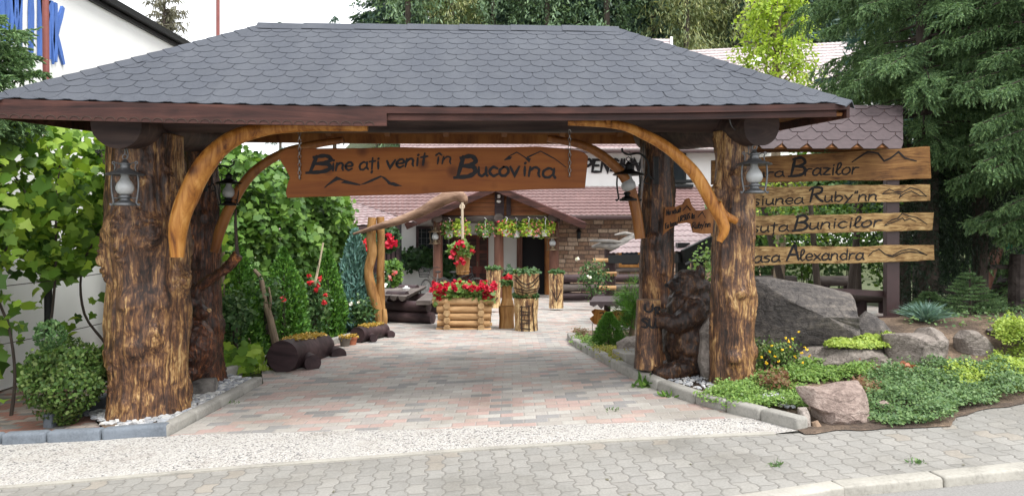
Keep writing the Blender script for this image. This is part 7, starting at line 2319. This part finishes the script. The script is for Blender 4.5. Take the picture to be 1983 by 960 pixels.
# bare larch at the upper left
def larch(b, h, r, n, label, mat='dry', dens_=1.0, seed=1, size=.09):
    t_ = thing('larch', b, label, 'larch'); r_ = np.random.default_rng(seed); mb = MB(); pts = []; drs = []
    mb.tube([b, b + Vector((0, 0, h * .5)), b + Vector((0, 0, h))], [.2, .13, .02], 8, True)
    for i in range(n):
        t = r_.uniform(.25, 1); z = b.z + h * t; a = r_.uniform(0, 6.283); L = r * (1.12 - t) * r_.uniform(.6, 1.2)
        q = [Vector((b.x + math.cos(a) * L * s, b.y + math.sin(a) * L * s, z - .1 * L * s + .2 * L * s * s)) for s in (0, .5, 1)]
        mb.tube(q, [.03, .012, .005], 4, False)
        for _ in range(int(22 * dens_)):
            s = r_.uniform(.15, 1); p = q[0].lerp(q[2], s); pts.append((p.x, p.y, p.z)); drs.append((r_.normal(0, .5), r_.normal(0, .5), -1))
    V, k = leafverts(pts, [(0, -1, .1)] * len(pts), size * 3, 'diamond', .22, .8, drs, .3); fastpoly('crown', V, k, M[mat], t_)
    mb.build('trunk', M['bark'], t_); return t_
b = gz(P(318, 300, 38)); larch(b, 15.5 - b.z, 3.1, 230, 'thin half-bare larch against the white sky at upper left', 'dry', 1.5, 4, .1)
for i, (px, yt, d) in enumerate(((648, 30, 70), (680, 48, 72), (693, 50, 75), (543, 38, 80))):
    b = gz(P(px, 300, d)); zt2 = EYE - (yt - HY) / F * d
    larch(b, zt2 - b.z, 2.2, 40, ['far thin conifer just left of the forest', 'far small conifer left of the forest edge', 'far conifer touching the forest edge', 'tiny far conifer against the sky above the ridge'][i], 'hazed_spruce', 1.2, 20 + i, .16)

# forest: three kinds, copied
def forest_proto(kind, h, r, n, seed):
    r_ = np.random.default_rng(seed)
    lab = {'spruce': 'tall dark spruce in the forest behind the gate roof', 'larch': 'tall yellowish larch with drooping sprays in the forest behind the gate roof', 'birch': 'tall soft green birch in the forest behind the gate roof'}[kind]
    t_ = thing({'spruce': 'forest_spruce', 'larch': 'forest_larch', 'birch': 'forest_birch'}[kind], (0, 0, 0), lab, {'spruce': 'spruce', 'larch': 'larch', 'birch': 'birch'}[kind], 'forest trees behind the roofs, ' + kind)
    pts = []; drs = []; nr = []
    nb = 170
    for i in range(nb):
        t = r_.uniform(.12, 1.0); a = r_.uniform(0, 6.283)
        if kind == 'spruce': L = r * (1.04 - t) * r_.uniform(.7, 1.15) + .25
        else: L = r * (np.interp(t, [.1, .4, .75, 1], [.7, 1, .75, .15])) * r_.uniform(.55, 1.2)
        for _ in range(n // nb):
            s = r_.uniform(.2, 1)
            up = {'spruce': -.25, 'larch': -.05, 'birch': .35}[kind]
            z = h * t + up * L * s - (.0 if kind == 'spruce' else r_.exponential(.5))
            pts.append((math.cos(a) * L * s + r_.normal(0, .14), math.sin(a) * L * s + r_.normal(0, .14), z + r_.normal(0, .1)))
            drs.append((math.cos(a) * (.7 if kind == 'spruce' else .25), math.sin(a) * (.7 if kind == 'spruce' else .25), -.6 if kind == 'spruce' else -1))
            nr.append((math.cos(a) * .5, math.sin(a) * .5, .8))
    V, k = leafverts(pts, nr, {'spruce': .38, 'larch': .34, 'birch': .26}[kind], 'diamond', {'spruce': .5, 'larch': .28, 'birch': .55}[kind], .6, drs, .3)
    fastpoly('crown', V, k, M[{'spruce': 'hazed_spruce', 'larch': 'hazed_larch', 'birch': 'hazed_birch'}[kind]], t_, world=False)
    mb = MB(); mb.tube([(0, 0, -.5), (0, 0, h * .5), (0, 0, h * .97)], [.3, .18, .03], 8); mb.build('trunk', M['bark'], t_, world=False)
    return t_
protos = {'spruce': forest_proto('spruce', 21, 3.6, 14000, 1), 'larch': forest_proto('larch', 19, 3.2, 13000, 2), 'birch': forest_proto('birch', 18, 3.4, 13000, 3)}
used = set()
spots = [(735, 54, 's'), (765, 60, 's'), (790, 50, 'b'), (812, 62, 's'), (838, 56, 's'), (875, 50, 'l'), (905, 58, 'l'), (930, 64, 's'), (955, 52, 'b'), (985, 60, 's'), (1005, 54, 's'), (1030, 62, 'b'), (1060, 50, 'b'), (1090, 57, 's'), (1120, 52, 's'), (1140, 64, 'l'), (1175, 50, 'b'), (1205, 56, 's'), (1235, 60, 's'), (1265, 52, 's'), (1295, 60, 'l'), (1330, 48, 'l'), (1360, 52, 'l'), (1395, 60, 'b'), (1425, 50, 'l'), (1460, 56, 's'), (1500, 50, 's'), (1540, 58, 'l'), (1580, 52, 's'), (1630, 60, 's'), (1680, 54, 'b'), (1730, 58, 's'), (1790, 52, 's'), (1850, 60, 's'), (1920, 54, 's'), (860, 70, 's'), (1045, 72, 's'), (1150, 74, 's'), (1400, 70, 's'), (1320, 72, 's')]
for px, d, kd in spots:
    kind = {'s': 'spruce', 'l': 'larch', 'b': 'birch'}[kd]
    x = xof(px, d); p = (x, d, ground(x, d) - .2)
    rz = rnd.uniform(0, 6.28); s = rnd.uniform(.88, 1.12)
    if kind not in used:
        used.add(kind); o = protos[kind]; o.location = p; o.rotation_euler = (0, 0, rz); o.scale = (s,) * 3
    else: copy_thing(protos[kind], p, rz, None, s)
# yellowish shrub tops right behind the ridge
for i, (px, d) in enumerate(((890, 33), (915, 34), (1010, 35), (860, 35))):
    b = gz(P(px, 300, d)); zt2 = EYE - (44 - HY) / F * d
    lime(b.x, d, zt2 - 3.5, zt2, 1.4, 1200, ['yellow-green tree top just above the gate ridge, left of the middle', 'yellow-green tree top above the middle of the gate ridge', 'small yellow-green tree top above the right half of the ridge', 'yellow-green tree top farthest left above the ridge'][i], 'gold_leaf', .2, 'leafy_tree', seed=30 + i)

# dark shrubs closing the view behind the sign stand
for i, (px, d, rx, h) in enumerate(((1480, 19, 1.3, 3.4), (1560, 21, 1.6, 4.2), (1640, 20, 1.5, 4.4), (1720, 22, 1.7, 4.6), (1420, 22, 1.2, 3.0))):
    b = gz(P(px, 600, d))
    bush('dark_shrub', b, (rx, rx * .8, h), 3600, .14, M['vine_dark' if i % 2 else 'rose_leaf'], ['tall dark shrub behind the second sign plank from the right gate post', 'tall green shrub behind the middle of the sign planks', 'tallest dark shrub behind the sign planks', 'green shrub behind the dark sign post', 'dark shrub just right of the right front gate post, far back'][i], 'shrub', None, seed=70 + i, shell=.3, wd=1.1)
